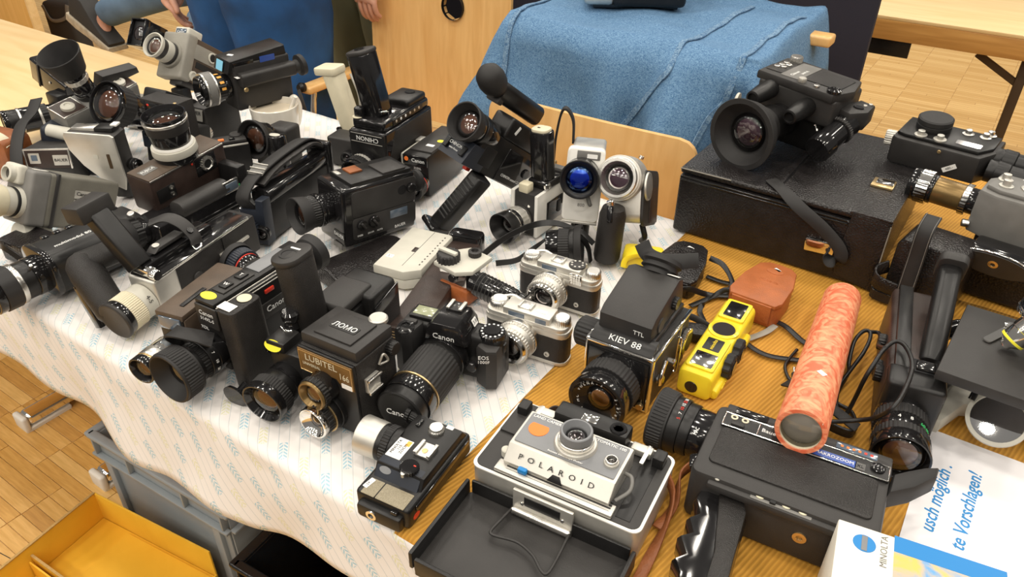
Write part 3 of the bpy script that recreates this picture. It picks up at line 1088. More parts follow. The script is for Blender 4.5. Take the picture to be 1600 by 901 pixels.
# ------------------------------------------------------------------ people behind the tables
def skinned(name, mt, V, E_, rad, parent=None, root=0, sub=2):
    me = bpy.data.meshes.new(name)
    me.from_pydata([Vector(v) for v in V], E_, [])
    o = bpy.data.objects.new(name, me)
    COL.objects.link(o)
    sk = o.modifiers.new('skin', 'SKIN')
    sk.use_smooth_shade = True
    o.modifiers.new('sub', 'SUBSURF').levels = sub
    o.modifiers['sub'].render_levels = sub
    lay = me.skin_vertices[0].data
    for i, r in enumerate(rad):
        lay[i].radius = (r, r) if isinstance(r, (int, float)) else r
        lay[i].use_root = (i == root)
    me.materials.append(M[mt])
    dg = bpy.context.evaluated_depsgraph_get()
    me2 = bpy.data.meshes.new_from_object(o.evaluated_get(dg))
    bpy.data.objects.remove(o)
    me2.name = name
    me2.materials.clear()
    me2.materials.append(M[mt])
    for pl in me2.polygons:
        pl.use_smooth = True
    ob = bpy.data.objects.new(name, me2)
    COL.objects.link(ob)
    if parent is not None:
        ob.parent = parent
    return ob

def trousers(parent, mt, hips, zh, feet, wr=1.0, seed=0):
    """each leg a lofted tube with creases, both joined in one seat"""
    bm = bmesh.new()
    n = 28
    for sgn, ft_ in zip((-1, 1), feet):
        rings = []
        for k_ in range(31):
            f = k_ / 30
            z = zh + 0.16 - f * (zh + 0.16 - 0.05)
            t = max(0, (zh - z) / (zh - 0.05))
            cx = hips[0] + sgn * 0.088 * (1 if t <= 0 else 1) + (ft_[0] - hips[0] - sgn * 0.088) * t
            cy = hips[1] + (ft_[1] - hips[1]) * t
            r = (0.112 - 0.045 * min(1, t * 1.25)) * wr
            ring = []
            for q in range(n):
                a = 2 * PI * q / n
                c_ = 1 + 0.07 * noise.noise((math.cos(a) * 1.7 + seed, math.sin(a) * 1.7 + sgn, z * 7)) + 0.03 * noise.noise((math.cos(a) * 4, math.sin(a) * 4 + seed, z * 26))
                ring.append(bm.verts.new((cx + r * c_ * math.cos(a), cy + r * 1.12 * c_ * math.sin(a), z)))
            rings.append(ring)
        for A, B in zip(rings[:-1], rings[1:]):
            for q in range(n):
                bm.faces.new((A[q], A[(q + 1) % n], B[(q + 1) % n], B[q]))
        bm.faces.new(rings[0])
        bm.faces.new(rings[-1][::-1])
    return finish('trousers', bm, mt, parent, 80)

def hand_chain(wr, dirs, palm, side, up_, scale=1.0, curl=0.35, thumb=1):
    """vertices, edges and radii of a hand: palm plus four fingers and a thumb; wr wrist point, palm direction, side towards the thumb"""
    d = Vector(palm).normalized()
    s_ = Vector(side).normalized()
    u = Vector(up_).normalized()              # back of the hand
    w_ = Vector(wr)
    V, E_, Rr = [w_, w_ + d * 0.045 * scale], [(0, 1)], [0.026 * scale, (0.036 * scale, 0.018 * scale)]
    V.append(w_ + d * 0.085 * scale)
    E_.append((1, 2))
    Rr.append((0.040 * scale, 0.015 * scale))
    for k_, (off, ln) in enumerate(((0.030, 0.072), (0.010, 0.080), (-0.010, 0.075), (-0.029, 0.058))):
        base = w_ + d * 0.088 * scale + s_ * off * scale
        prev = 2
        a = 0.10
        p = base
        for q in range(4):
            V.append(p)
            E_.append((prev, len(V) - 1))
            Rr.append((0.0098 - 0.0009 * q) * scale)
            prev = len(V) - 1
            a += curl * (0.6 + 0.4 * q)
            p = p + (d * math.cos(a) - u * math.sin(a)) * ln / 3 * scale
    prev = 1
    p = w_ + d * 0.042 * scale + s_ * 0.034 * scale
    for q in range(3):
        V.append(p)
        E_.append((prev, len(V) - 1))
        Rr.append((0.0125 - 0.0014 * q) * scale)
        prev = len(V) - 1
        p = p + (d * 0.8 + s_ * (0.45 - 0.2 * q) - u * 0.25).normalized() * 0.032 * scale
    return V, E_, Rr

def person(name, label, hips, zh, feet, trouser, torso, sh, handL, handR, hl, hr, seed=0, wr=1.0):
    """standing person: one continuous skin body with clothes as children. handL/R: wrist positions; hl/hr: (palm dir, thumb side, back)"""
    hx, hy = hips
    H = zh / 0.52
    V = [(hx, hy, zh + 0.03), (hx, hy, zh + 0.22), (hx, hy, zh + 0.42), (hx, hy, zh + 0.50), (hx, hy - 0.01, zh + 0.57), (hx, hy - 0.02, zh + 0.66), (hx, hy - 0.015, zh + 0.75)]
    Rr = [(0.15, 0.11), (0.14, 0.10), (0.16, 0.10), 0.07, 0.052, (0.072, 0.088), (0.066, 0.075)]
    E_ = [(0, 1), (1, 2), (2, 3), (3, 4), (4, 5), (5, 6)]
    for sgn, ft_ in zip((-1, 1), feet):
        b = len(V)
        kx, ky = hx + sgn * 0.09 + (ft_[0] - hx - sgn * 0.09) * 0.5, hy + (ft_[1] - hy) * 0.5
        V += [(hx + sgn * 0.09, hy, zh - 0.06), (kx, ky, zh * 0.53), (ft_[0], ft_[1], 0.10), (ft_[0], ft_[1] - 0.05, 0.04), (ft_[0], ft_[1] - 0.16, 0.03)]
        Rr += [0.085, 0.055, 0.036, 0.035, 0.03]
        E_ += [(0, b), (b, b + 1), (b + 1, b + 2), (b + 2, b + 3), (b + 3, b + 4)]
    sleeves = []
    for sgn, wrist, hd in ((-1, handL, hl), (1, handR, hr)):
        b = len(V)
        sx = hx + sgn * 0.19
        elbow = Vector(((sx + wrist[0]) / 2 + sgn * 0.05, (hy + wrist[1]) / 2 + 0.03, (zh + 0.42 + wrist[2]) / 2 - 0.03))
        V += [(sx, hy, zh + 0.42), tuple(elbow)]
        Rr += [0.055, 0.042]
        E_ += [(2, b), (b, b + 1)]
        hv, he, hrad = hand_chain(wrist, None, *hd)
        c = len(V)
        V += [tuple(v_) for v_ in hv]
        E_ += [(b + 1, c)] + [(p + c, q + c) for p, q in he]
        Rr += hrad
        sleeves.append(((sx, hy, zh + 0.42), tuple(elbow), tuple(Vector(wrist) + (elbow - Vector(wrist)).normalized() * 0.02)))
    b_ = skinned(name, 'skin', V, E_, Rr)
    tag(b_, label, 'person')
    trousers(b_, trouser, hips, zh, feet, wr, seed)
    # jacket: torso loft with sleeves
    jv = [(hx, hy, zh + 0.10), (hx, hy, zh + 0.24), (hx, hy, zh + 0.40), (hx, hy, zh + 0.50)]
    jr = [(0.185, 0.145), (0.175, 0.135), (0.185, 0.125), (0.08, 0.08)]
    je = [(0, 1), (1, 2), (2, 3)]
    for s3 in sleeves:
        c = len(jv)
        jv += list(s3)
        jr += [0.078, 0.062, 0.045]
        je += [(2, c), (c, c + 1), (c + 1, c + 2)]
    skinned('jacket', torso, jv, je, jr, b_)
    for ft_ in feet:
        sh_ = rbox(b_, 'shoe', 'shoe', (ft_[0] * 100, ft_[1] * 100 - 6, 5.2), (10, 28, 7), 4.5, 'z', 1.6)
    lathe(b_, 'hair', 'hair', (hx * 100, hy * 100, (zh + 0.70) * 100), (0, 0.25, 1), [(9.4, -3), (9.6, 2), (8.6, 7), (5, 10.6), (0, 11.6)], 28)
    for sgn in (-1, 1):
        lathe(b_, 'eye', 'paint_white', ((hx + sgn * 0.032) * 100, (hy - 0.088) * 100, (zh + 0.665) * 100), (0, -1, 0), [(1.2, 0), (0.9, 0.5), (0, 0.8)], 12)
        lathe(b_, 'ear', 'skin', ((hx + sgn * 0.078) * 100, hy * 100, (zh + 0.65) * 100), (sgn, 0, 0), [(2.4, -0.5), (2.2, 0.6), (0, 0.9)], 12)
    box(b_, 'nose', 'skin', (hx * 100, (hy - 0.108) * 100, (zh + 0.632) * 100), (2.4, 3.2, 4.2), 1.0, 3)
    box(b_, 'mouth', 'red', (hx * 100, (hy - 0.098) * 100, (zh + 0.595) * 100), (4.4, 0.8, 0.8), 0.3, 2)
    return b_

person('person', 'person in blue jeans and dark jacket standing behind the mug', (-2.02, 1.60), 0.86, ((-2.15, 1.64), (-1.91, 1.62)),
       'jeans', 'dark_jacket', None, (-2.31, 1.50, 0.875), (-1.80, 1.95, 1.02),
       ((0.18, -0.15, -1), (0.75, -0.6, 0), (-0.5, -0.8, 0.1)), ((0.05, 0.4, -1), (-0.6, -0.6, 0), (0.9, -0.2, 0)), 1, 1.36)
person('person', 'person in olive trousers resting a hand on the chair with the hole', (-2.03, 2.12), 0.88, ((-2.15, 2.17), (-1.92, 2.15)),
       'olive', 'dark_jacket', None, (-2.36, 2.05, 0.82), (-1.73, 1.80, 0.92),
       ((0.05, -0.1, -1), (0.5, -0.8, 0), (-0.9, -0.2, 0)), ((0.05, -0.28, -1), (-1, 0, 0), (0.0, -1, 0.3)), 5, 1.2)

# seated person, one leg crossed so that the shoe hangs in the air
V = [(-3.22, 2.62, 0.53), (-3.22, 2.68, 0.75), (-3.22, 2.70, 0.98), (-3.22, 2.70, 1.06), (-3.22, 2.69, 1.13), (-3.22, 2.67, 1.22), (-3.22, 2.67, 1.31)]
RR = [(0.15, 0.11), (0.14, 0.10), (0.16, 0.10), 0.07, 0.052, (0.072, 0.088), (0.066, 0.075)]
EE = [(0, 1), (1, 2), (2, 3), (3, 4), (4, 5), (5, 6)]
legs = (((-3.31, 2.56, 0.54), (-3.22, 2.14, 0.62), (-3.66, 2.03, 0.47), (-3.70, 2.01, 0.44), (-3.68, 2.0, 0.36)),
        ((-3.13, 2.56, 0.52), (-3.10, 2.12, 0.50), (-3.12, 2.14, 0.10), (-3.12, 2.08, 0.05), (-3.12, 1.97, 0.04)))
for lg in legs:
    b = len(V)
    V += list(lg)
    RR += [0.085, 0.058, 0.038, 0.034, 0.03]
    EE += [(0, b), (b, b + 1), (b + 1, b + 2), (b + 2, b + 3), (b + 3, b + 4)]
slv = []
for sgn in (-1, 1):
    b = len(V)
    sh_, el_, wr_ = (-3.22 + 0.19 * sgn, 2.69, 0.98), (-3.22 + 0.26 * sgn, 2.56, 0.78), (-3.22 + 0.14 * sgn, 2.36, 0.72)
    V += [sh_, el_]
    RR += [0.055, 0.042]
    EE += [(2, b), (b, b + 1)]
    hv, he, hrad = hand_chain(wr_, None, (0.1 * -sgn, -1, -0.5), (-sgn, 0, 0.2), (0, -0.4, 1))
    c = len(V)
    V += [tuple(v_) for v_ in hv]
    EE += [(b + 1, c)] + [(p + c, q + c) for p, q in he]
    RR += hrad
    slv.append((sh_, el_, wr_))
sp_ = skinned('person', 'skin', V, EE, RR)
tag(sp_, 'seated person in pale jeans with crossed leg and dark shoe, beyond the left table', 'person')
tv, tr_, te = [(-3.22, 2.62, 0.56)], [(0.17, 0.13)], []
for lg in legs:
    b = len(tv)
    k3 = tuple(Vector(lg[1]) * 0.5 + Vector(lg[2]) * 0.5)
    tv += [lg[0], lg[1], k3, lg[2], tuple(Vector(lg[2]) * 0.3 + Vector(lg[3]) * 0.7)]
    tr_ += [0.105, 0.085, 0.075, 0.07, 0.068]
    te += [(0, b), (b, b + 1), (b + 1, b + 2), (b + 2, b + 3), (b + 3, b + 4)]
skinned('trousers', 'pale_jeans', tv, te, tr_, sp_)
jv, jr, je = [(-3.22, 2.64, 0.62), (-3.22, 2.68, 0.78), (-3.22, 2.70, 0.96), (-3.22, 2.70, 1.05)], [(0.185, 0.14), (0.175, 0.13), (0.185, 0.12), 0.08], [(0, 1), (1, 2), (2, 3)]
for s3 in slv:
    c = len(jv)
    jv += list(s3)
    jr += [0.078, 0.062, 0.045]
    je += [(2, c), (c, c + 1), (c + 1, c + 2)]
skinned('jacket', 'dark_jacket', jv, je, jr, sp_)
lathe(sp_, 'hair', 'hair', (-322, 267, 126), (0, 0.25, 1), [(9.4, -3), (9.6, 2), (8.6, 7), (5, 10.6), (0, 11.6)], 28)
box(sp_, 'nose', 'skin', (-322, 257, 119.5), (2.4, 3.2, 4.2), 1.0, 3)
box(sp_, 'mouth', 'red', (-322, 258.2, 115.5), (4.4, 0.8, 0.8), 0.3, 2)
for sgn in (-1, 1):
    lathe(sp_, 'eye', 'paint_white', (-322 + sgn * 3.2, 259.6, 122.5), (0, -1, 0), [(1.2, 0), (0.9, 0.5), (0, 0.8)], 12)
shm = Matrix.Translation((-377, 200, 38)) @ Matrix.Rotation(R(22), 4, 'Y')
sh1 = poly(sp_, 'shoe', 'shoe', [(-14, 1.5), (16, 0.6), (16.5, 3.0), (9, 5.4), (2, 9.5), (-4, 14), (-13, 13.5)], 'y', -4.6, 4.6, 1.3, (-377, 200, 37.6), (0, 22, 0))
poly(sh1, 'shoe_sole', 'sole', [(-15.5, -2.2), (-8, -3.0), (2, -2.2), (12, -2.6), (17.5, -0.8), (17, 1.2), (-15, 1.8)], 'y', -5.2, 5.2, 0.5, (-377, 200, 37.6), (0, 22, 0))
rbox(sp_, 'shoe', 'shoe', (-312, 203, 5.2), (10, 28, 7), 4.5, 'z', 1.6)

# ------------------------------------------------------------------ front row of cameras
FX, FY, FZ = (1, 0, 0), (0, 1, 0), (0, 0, 1)

def sticker(t, o, xd, yd, rx=1.1, ry=0.7):
    return oval(t, 'price_sticker', 'sticker', o, xd, yd, rx, ry)

def white_label(t, o, xd, yd, wd=1.8, ht=0.9, txt=None):
    p = plate(t, 'price_label', 'label_white', o, xd, yd, wd, ht, 0.03, 0.05)
    if txt:
        n_ = Vector(xd).normalized().cross(Vector(yd).normalized())
        text(p, txt, Vector(o) + n_ * 0.045, xd, yd, ht * 0.75, 'ink', 'lettering', 'CENTER', 0.004)
    return p

# --- medium format camera with prism finder
t = thing('medium_format_camera', 'black and chrome medium format camera with prism finder, lens facing the table edge', 'camera', (-0.2955, 0.6887, T + 0.001), (0, 0, 2.1))
W, D, H = 9.1, 12.8, 8.4
box(t, 'body', 'leather', (0, D / 2, H / 2), (W - 0.2, D, H), 0.3)
box(t, 'front_panel', 'gloss', (0, -0.05, H / 2 - 0.3), (W - 0.9, 0.4, H - 1.2), 0.15)
for c, s_ in (((-W / 2 + 0.15, 0.2, H / 2), (0.35, 0.9, H)), ((W / 2 - 0.15, 0.2, H / 2), (0.35, 0.9, H)), ((0, 0.2, H - 0.15), (W, 0.9, 0.4)), ((0, 0.2, 0.15), (W, 0.9, 0.35)),
              ((W / 2 - 0.1, D / 2, H - 0.15), (0.45, D, 0.4)), ((-W / 2 + 0.1, D / 2, H - 0.15), (0.45, D, 0.4)), ((W / 2 - 0.1, 9.0, H / 2), (0.4, 0.35, H))):
    box(t, 'chrome_trim', 'chrome', c, s_, 0.12)
poly(t, 'name_plate', 'black', [(-0.1, H), (0.0, H + 0.25), (1.5, H + 1.15), (2.2, H + 1.15), (2.2, H)], 'x', -4.2, 4.2, 0.06)
text(t, 'KIEV 88', (0.3, 0.62, H + 0.70), FX, (0, 0.86, 0.52), 1.15, 'paint_white', squash=1.15)
# prism
poly(t, 'prism_finder', 'charcoal', [(1.5, H + 0.9), (1.5, H + 3.2), (2.6, H + 4.0), (9.6, H + 5.9), (11.2, H + 5.2), (12.0, H + 2.5), (12.0, H + 0.9)], 'x', -3.9, 3.3, 0.45)
box(t, 'finder_base', 'black', (-0.3, 6.8, H + 0.65), (7.8, 10.6, 0.9), 0.2)
text(t, 'TTL', (1.6, 1.47, H + 1.9), FX, FZ, 0.85, 'paint_white')
knob(t, 'finder_knob', 'black', (3.3, 8.3, H + 3.2), FX, 0.9, 0.6, 16)
disc(t, 'meter_dial', 'charcoal', (3.3, 4.2, H + 2.2), FX, 1.0, 0.2)
lathe(t, 'eyepiece', 'rubber', (-0.3, 11.0, H + 4.6), (0, 0.7, 0.72), [(0, 0), (2.2, 0), (2.1, 0.6), (2.5, 0.8), (2.3, 1.4), (2.7, 1.7), (2.5, 2.3), (1.6, 2.3), (1.4, 1.0), (0, 0.9)], 32)
strap(t, 'eyecup', 'rubber', [(-3.6, 12.8, H + 7.6), (-2.4, 12.4, H + 6.4), (-0.3, 12.4, H + 6.1), (2.0, 13.2, H + 6.4), (3.8, 14.4, H + 6.5)], 2.0, 0.3, (0, 0.6, 0.8))
white_label(t, (2.2, 10.2, H + 5.85), FX, (0, 0.8, -0.4), 1.6, 0.9)
# winder and side fittings
lathe(t, 'shutter_knob', 'rubber', (-W / 2, 3.0, H - 1.7), (-1, 0, 0), [(0, 0), (1.9, 0), (2.0, 0.3), (2.0, 2.2), (1.7, 2.5), (0, 2.5)], ridge=22, kd=0.1)
disc(t, 'speed_dial', 'gloss', (-W / 2 - 2.4, 3.0, H - 1.7), (-1, 0, 0), 1.5, 0.3)
knob(t, 'winder', 'chrome', (W / 2, 11.0, 4.4), FX, 1.9, 0.7, 26, 0.06, 'black')
tube(t, 'strap_lug', 'chrome', [(W / 2 + 0.2, 7.6, H - 1.2), (W / 2 + 0.7, 7.6, H - 1.6), (W / 2 + 0.7, 7.6, 2.0), (W / 2 + 0.2, 7.6, 1.6)], 0.14)
disc(t, 'release_button', 'chrome', (W / 2, 2.4, 3.8), FX, 0.7, 0.7)
disc(t, 'release_button', 'chrome', (W / 2, 5.6, 4.6), FX, 0.5, 1.0)
tube(t, 'lever', 'chrome', [(W / 2 + 0.4, 2.0, 3.4), (W / 2 + 0.6, 1.6, 5.0), (W / 2 + 0.5, 3.0, 6.6)], 0.28)
disc(t, 'latch', 'gold', (3.6, -0.2, 0.9), (0, -1, 0), 0.5, 0.5)
L_ = lens(t, (0.1, 0, 4.0), (0, -1, 0), [('lens_barrel', 3.5, 3.6, 1.4, 'gloss', 0), ('focus_ring', 3.75, 3.75, 2.2, 'rubber', 44), ('front_ring', 3.5, 3.6, 1.0, 'gloss', 0), ('aperture_ring', 3.75, 3.8, 1.5, 'gloss', 0)],
     1.75, 'el_amber', 1.1, 3.3)
ring_text(L_, 'MC VOLNA-3   2,8/80   No 81', (0.1, 4.0), 2.72, 0.52, 200, 13, 'paint_white', -5.72)

# --- Lomo twin lens reflex
t = thing('twin_lens_camera', 'black twin-lens reflex camera with brown name plate and two stacked lenses', 'camera', (-0.5584, 0.4555, T + 0.001), (-1.0, -1.5, 2.9))
W, D, H = 8.9, 7.0, 10.6
box(t, 'body', 'leather', (0, D / 2, H / 2), (W, D, H), 0.35)
box(t, 'front_plate', 'black', (0, -0.15, H / 2), (W - 0.2, 0.5, H), 0.2)
np_ = poly(t, 'name_plate', 'name_brown', [(-4.2, 10.4), (4.2, 10.4), (4.2, 7.0), (2.4, 7.0), (1.6, 7.9), (-1.6, 7.9), (-2.2, 7.2), (-4.2, 7.2)], 'y', -0.55, -0.38, 0.04)
for a, b in (((-4.05, 10.2), (4.05, 10.2)), ((4.05, 10.2), (4.05, 7.15)), ((-4.05, 10.2), (-4.05, 7.35)), ((-4.05, 7.35), (-2.3, 7.35)), ((4.05, 7.15), (2.5, 7.15))):
    tube(np_, 'gold_line', 'gold', [(a[0], -0.57, a[1]), (b[0], -0.57, b[1])], 0.06, 6, straight=True)
text(np_, 'LUBITEL', (-0.6, -0.58, 9.45), FX, FZ, 1.25, 'cream', squash=1.12)
text(np_, 'UNIVERSAL', (-2.2, -0.58, 8.45), FX, FZ, 0.55, 'cream')
text(np_, '166', (2.9, -0.58, 8.6), FX, FZ, 1.25, 'cream', squash=0.85)
white_label(t, (3.2, -0.6, 7.4), FX, FZ, 1.6, 0.65)
box(t, 'finder_hood', 'charcoal', (0, D / 2 + 0.2, H + 0.75), (W - 0.3, D - 0.4, 1.5), 0.25)
pl_ = box(t, 'hood_lid', 'charcoal', (0.1, D / 2, H + 1.6), (W - 3.2, D - 2.2, 0.35), 0.12)
plate(pl_, 'badge', 'black', (0.1, D / 2 - 0.1, H + 1.79), FX, FY, 4.0, 1.3, 0.05, 0.2)
text(pl_, 'ЛОМО', (0.1, D / 2 - 0.1, H + 1.87), FX, FY, 1.15, 'paint_white')
lens(t, (-0.3, -0.3, 6.3), (0, -1, 0), [('lens_barrel', 2.0, 2.0, 1.6, 'gloss', 0), ('focus_ring', 2.15, 2.15, 0.9, 'black', 30), ('front_ring', 2.0, 1.95, 0.4, 'bronze', 0)], 1.25, 'el_amber', 0.7)
lens(t, (-0.1, -0.3, 2.7), (0, -1, 0), [('lens_barrel', 2.5, 2.5, 0.8, 'black', 0), ('scale_ring', 2.3, 2.3, 0.8, 'black', 0), ('trim_ring', 2.35, 2.35, 0.15, 'gold', 0), ('focus_ring', 2.15, 2.15, 1.0, 'black', 30), ('front_ring', 2.1, 2.1, 0.8, 'chrome', 0)], 1.0, 'el_dark', 0.9, 1.85)
box(t, 'accessory_shoe', 'satin', (W / 2 + 0.3, 2.1, 7.0), (0.6, 2.2, 2.0), 0.1)
for z in (6.1, 7.9):
    box(t, 'shoe_rail', 'silver', (W / 2 + 0.75, 2.1, z), (0.4, 2.4, 0.35), 0.08)
tube(t, 'strap_lug', 'satin', [(W / 2 + 0.2, 3.6, 8.6), (W / 2 + 0.5, 4.2, 9.8), (W / 2 + 0.5, 4.9, 8.5), (W / 2 + 0.2, 3.7, 8.5)], 0.16)
knob(t, 'winding_knob', 'black', (W / 2, 6.0, 9.6), FX, 0.9, 1.0, 16)
disc(t, 'film_knob', 'satin', (2.0, D + 0.2, H + 1.2), FZ, 1.2, 0.6)

# --- autofocus SLR with zoom lens
t = thing('slr_camera', 'black autofocus SLR camera with a capped zoom lens and small top display', 'camera', (-0.4988, 0.6100, T + 0.001), (0, 0, 12.6))
box(t, 'body', 'black', (0.2, 1.7, 3.7), (13.4, 3.4, 7.4), 0.9, 3)
poly(t, 'grip', 'rubber', [(-7.0, -2.2), (-5.6, -3.0), (-4.4, -2.4), (-3.9, 0.4), (-3.9, 3.0), (-7.0, 3.0)], 'z', 0.1, 7.4, 0.6)
poly(t, 'grip_panel', 'charcoal', [(6.9, -1.0), (5.6, -1.5), (3.9, -0.6), (3.9, 3.2), (6.9, 3.2)], 'z', 0.05, 6.5, 0.5)
poly(t, 'prism_housing', 'gloss', [(-3.0, 6.4), (-2.6, 8.4), (-1.7, 9.5), (1.7, 9.5), (2.6, 8.4), (3.0, 6.4)], 'y', -2.0, 3.4, 0.7)
text(t, 'Canon', (0, -2.08, 7.6), FX, FZ, 1.15, 'paint_white')
text(t, 'EOS', (5.3, -1.6, 5.5), (1, 0.35, 0), FZ, 0.8, 'paint_white')
text(t, '1000F', (5.3, -1.6, 4.8), (1, 0.35, 0), FZ, 0.65, 'paint_white')
hs = box(t, 'hot_shoe', 'black', (0, 2.2, 9.6), (2.2, 2.0, 0.3), 0.05)
for sx in (-0.85, 0.85):
    box(hs, 'shoe_rail', 'satin', (sx, 2.2, 9.9), (0.45, 2.0, 0.25), 0.05)
for sx in (-0.3, 0.3, 0.0):
    disc(hs, 'contact', 'chrome', (sx, 2.2 + (0.5 if sx == 0 else 0), 9.72), FZ, 0.16, 0.1, 12)
white_label(t, (2.75, 1.6, 8.4), FY, (-0.45, 0, 0.9), 1.1, 1.0, '3.8')
lc = box(t, 'display_frame', 'black', (-4.5, 1.9, 7.6), (3.6, 2.8, 0.6), 0.3)
box(lc, 'display', 'screen', (-4.5, 1.9, 7.92), (2.8, 1.9, 0.12), 0.04)
lathe(t, 'shutter_button', 'gloss', (-5.6, -1.6, 7.2), (0, -0.3, 1), [(0, 0), (1.15, 0), (1.15, 0.25), (0.7, 0.4), (0.65, 0.2), (0, 0.28)], 28)
box(t, 'dial', 'charcoal', (-5.5, -0.3, 7.5), (1.8, 0.9, 0.7), 0.3)
lathe(t, 'mode_dial', 'gloss', (5.2, 1.6, 6.7), FZ, [(0, 0), (1.75, 0), (1.75, 0.8), (1.6, 0.95), (1.1, 0.95), (1.05, 1.15), (0, 1.15)], ridge=30, kd=0.06)
for i in range(14):
    a = 2 * PI * i / 14
    plate(t, 'dial_mark', 'paint_white', (5.2 + 1.35 * math.cos(a), 1.6 + 1.35 * math.sin(a), 7.66), FX, FY, 0.24, 0.24, 0.02, 0.02)
box(t, 'strap_mount', 'black', (6.9, 1.6, 5.4), (0.5, 1.0, 1.4), 0.2)
disc(t, 'release_button', 'gloss', (3.6, -1.2, 3.6), (0, -1, 0), 0.75, 0.7)
L_ = lens(t, (-0.4, -0.4, 3.9), (-0.05, -1, -0.04), [('lens_barrel', 3.3, 3.2, 1.6, 'gloss', 0), ('scale_ring', 3.15, 3.15, 1.0, 'black', 0), ('zoom_ring', 3.3, 3.35, 5.6, 'rubber', 36), ('trim_ring', 3.36, 3.36, 0.25, 'gold', 0),
                                               ('focus_ring', 3.3, 3.3, 2.0, 'gloss', 0), ('front_ring', 3.15, 3.05, 1.2, 'black', 0)], 2, cap='black')
disc(L_, 'mount_dot', 'red', (1.6, -1.2, 6.5), (0.4, 0, 1), 0.22, 0.15, 12)
text(L_, 'Canon', (-1.1, -12.75, 3.5), FX, FZ, 1.15, 'paint_white')

# --- flat 110 zoom camera
t = thing('pocket_zoom_camera', 'flat black pocket zoom camera with stubby silver lens near the cloth edge', 'camera', (-0.4460, 0.3741, T + 0.001), (0, 0, 6.7))
box(t, 'body', 'black', (3.4, 6.4, 1.5), (6.9, 13.2, 3.0), 0.5, 3)
poly(t, 'raised_top', 'black', [(2.6, 2.9), (3.4, 4.3), (11.6, 4.3), (12.6, 2.9)], 'x', 0.4, 6.6, 0.25)
poly(t, 'sloped_front', 'navy', [(2.3, 2.9), (3.5, 4.34), (4.4, 4.34), (4.4, 2.9)], 'x', 0.6, 6.2, 0.1)
oval(t, 'badge', 'slate', (1.8, 3.0, 3.78), (1, 0, 0), (0, 0.62, 0.78), 0.75, 0.4)
plate(t, 'gold_panel', 'speckle_gold', (4.4, 0.9, 3.0), FX, FY, 3.6, 2.2, 0.05, 0.1)
plate(t, 'gold_panel', 'speckle_gold', (1.6, 0.9, 3.0), FX, FY, 1.7, 2.2, 0.05, 0.1)
white_label(t, (0.9, 1.2, 3.08), (0.2, 1, 0), (-1, 0.2, 0), 1.4, 0.6, '59.-')
lb = plate(t, 'name_label', 'label_white', (1.7, 6.0, 4.3), FX, FY, 1.9, 3.0, 0.05, 0.05)
for i, s_ in enumerate(('MINOLTA', '110', 'ZOOM')):
    text(lb, s_, (1.15 + 0.48 * i, 6.1, 4.37), (0, 1, 0), (-1, 0, 0), 0.5, 'ink')
plate(lb, 'orange_mark', 'paint_orange', (2.25, 7.0, 4.34), FX, FY, 0.55, 0.8, 0.02, 0.02)
hs = box(t, 'hot_shoe', 'silver', (4.6, 6.9, 4.5), (2.0, 2.1, 0.35), 0.06)
for sx in (-0.85, 0.85):
    box(hs, 'shoe_rail', 'silver', (4.6 + sx, 6.9, 4.85), (0.4, 2.1, 0.25), 0.05)
disc(hs, 'contact', 'gold', (4.6, 6.7, 4.66), FZ, 0.35, 0.12, 14)
lathe(t, 'exposure_dial', 'gloss', (4.4, 3.9, 4.3), FZ, [(0, 0), (1.1, 0), (1.1, 0.5), (0.95, 0.65), (0, 0.65)], ridge=24, kd=0.05)
disc(t, 'dial_pin', 'silver', (4.3, 2.8, 4.3), FZ, 0.28, 0.5, 12)
plate(t, 'dial_mark', 'red', (5.0, 4.1, 4.96), FX, FY, 0.3, 0.15, 0.02, 0.02)
lathe(t, 'silver_knob', 'silver', (3.9, 10.2, 4.3), FZ, [(0, 0), (0.95, 0), (0.95, 0.35), (0.8, 0.5), (0.78, 0.75), (0, 0.85)], ridge=28, kd=0.05)
plate(t, 'counter_window', 'label_white', (5.0, 11.4, 4.32), FX, FY, 0.9, 0.5, 0.03, 0.05)
box(t, 'slide_switch', 'gloss', (1.5, 10.4, 4.4), (0.5, 1.2, 0.35), 0.1)
box(t, 'grip_end', 'black', (3.4, -0.3, 1.1), (5.6, 1.6, 2.0), 0.4)
lathe(t, 'tripod_socket', 'chrome', (2.6, -1.1, 1.2), (0, -1, 0), [(0.65, -0.1), (0.65, 0.1), (0.35, 0.12), (0.33, -0.1), (0, -0.1)], 20)
box(t, 'wrist_button', 'gloss', (5.2, -0.2, 2.3), (0.9, 1.0, 0.5), 0.2)
box(t, 'side_channel', 'gloss', (6.95, 6.6, 2.3), (0.2, 11, 0.8), 0.08)
oval(t, 'red_mark', 'red', (6.86, 1.2, 1.2), FY, FZ, 0.6, 0.38)
lens(t, (0.6, 7.6, 2.3), (-1, -0.05, 0.06), [('lens_barrel', 2.3, 2.3, 0.8, 'black', 0), ('focus_ring', 2.35, 2.35, 1.0, 'black', 40), ('zoom_ring', 2.25, 2.25, 0.6, 'black', 0), ('front_ring', 2.3, 2.35, 2.8, 'satin', 0)], 1.5, 'el_brown', 0.9)
lathe(t, 'eyepiece', 'black', (0.4, 12.0, 3.3), (-1, 0, 0.2), [(0, 0), (1.0, 0), (1.0, 1.0), (1.25, 1.1), (1.25, 1.6), (0.8, 1.7), (0.7, 1.0), (0, 0.9)], ridge=22, kd=0.06)

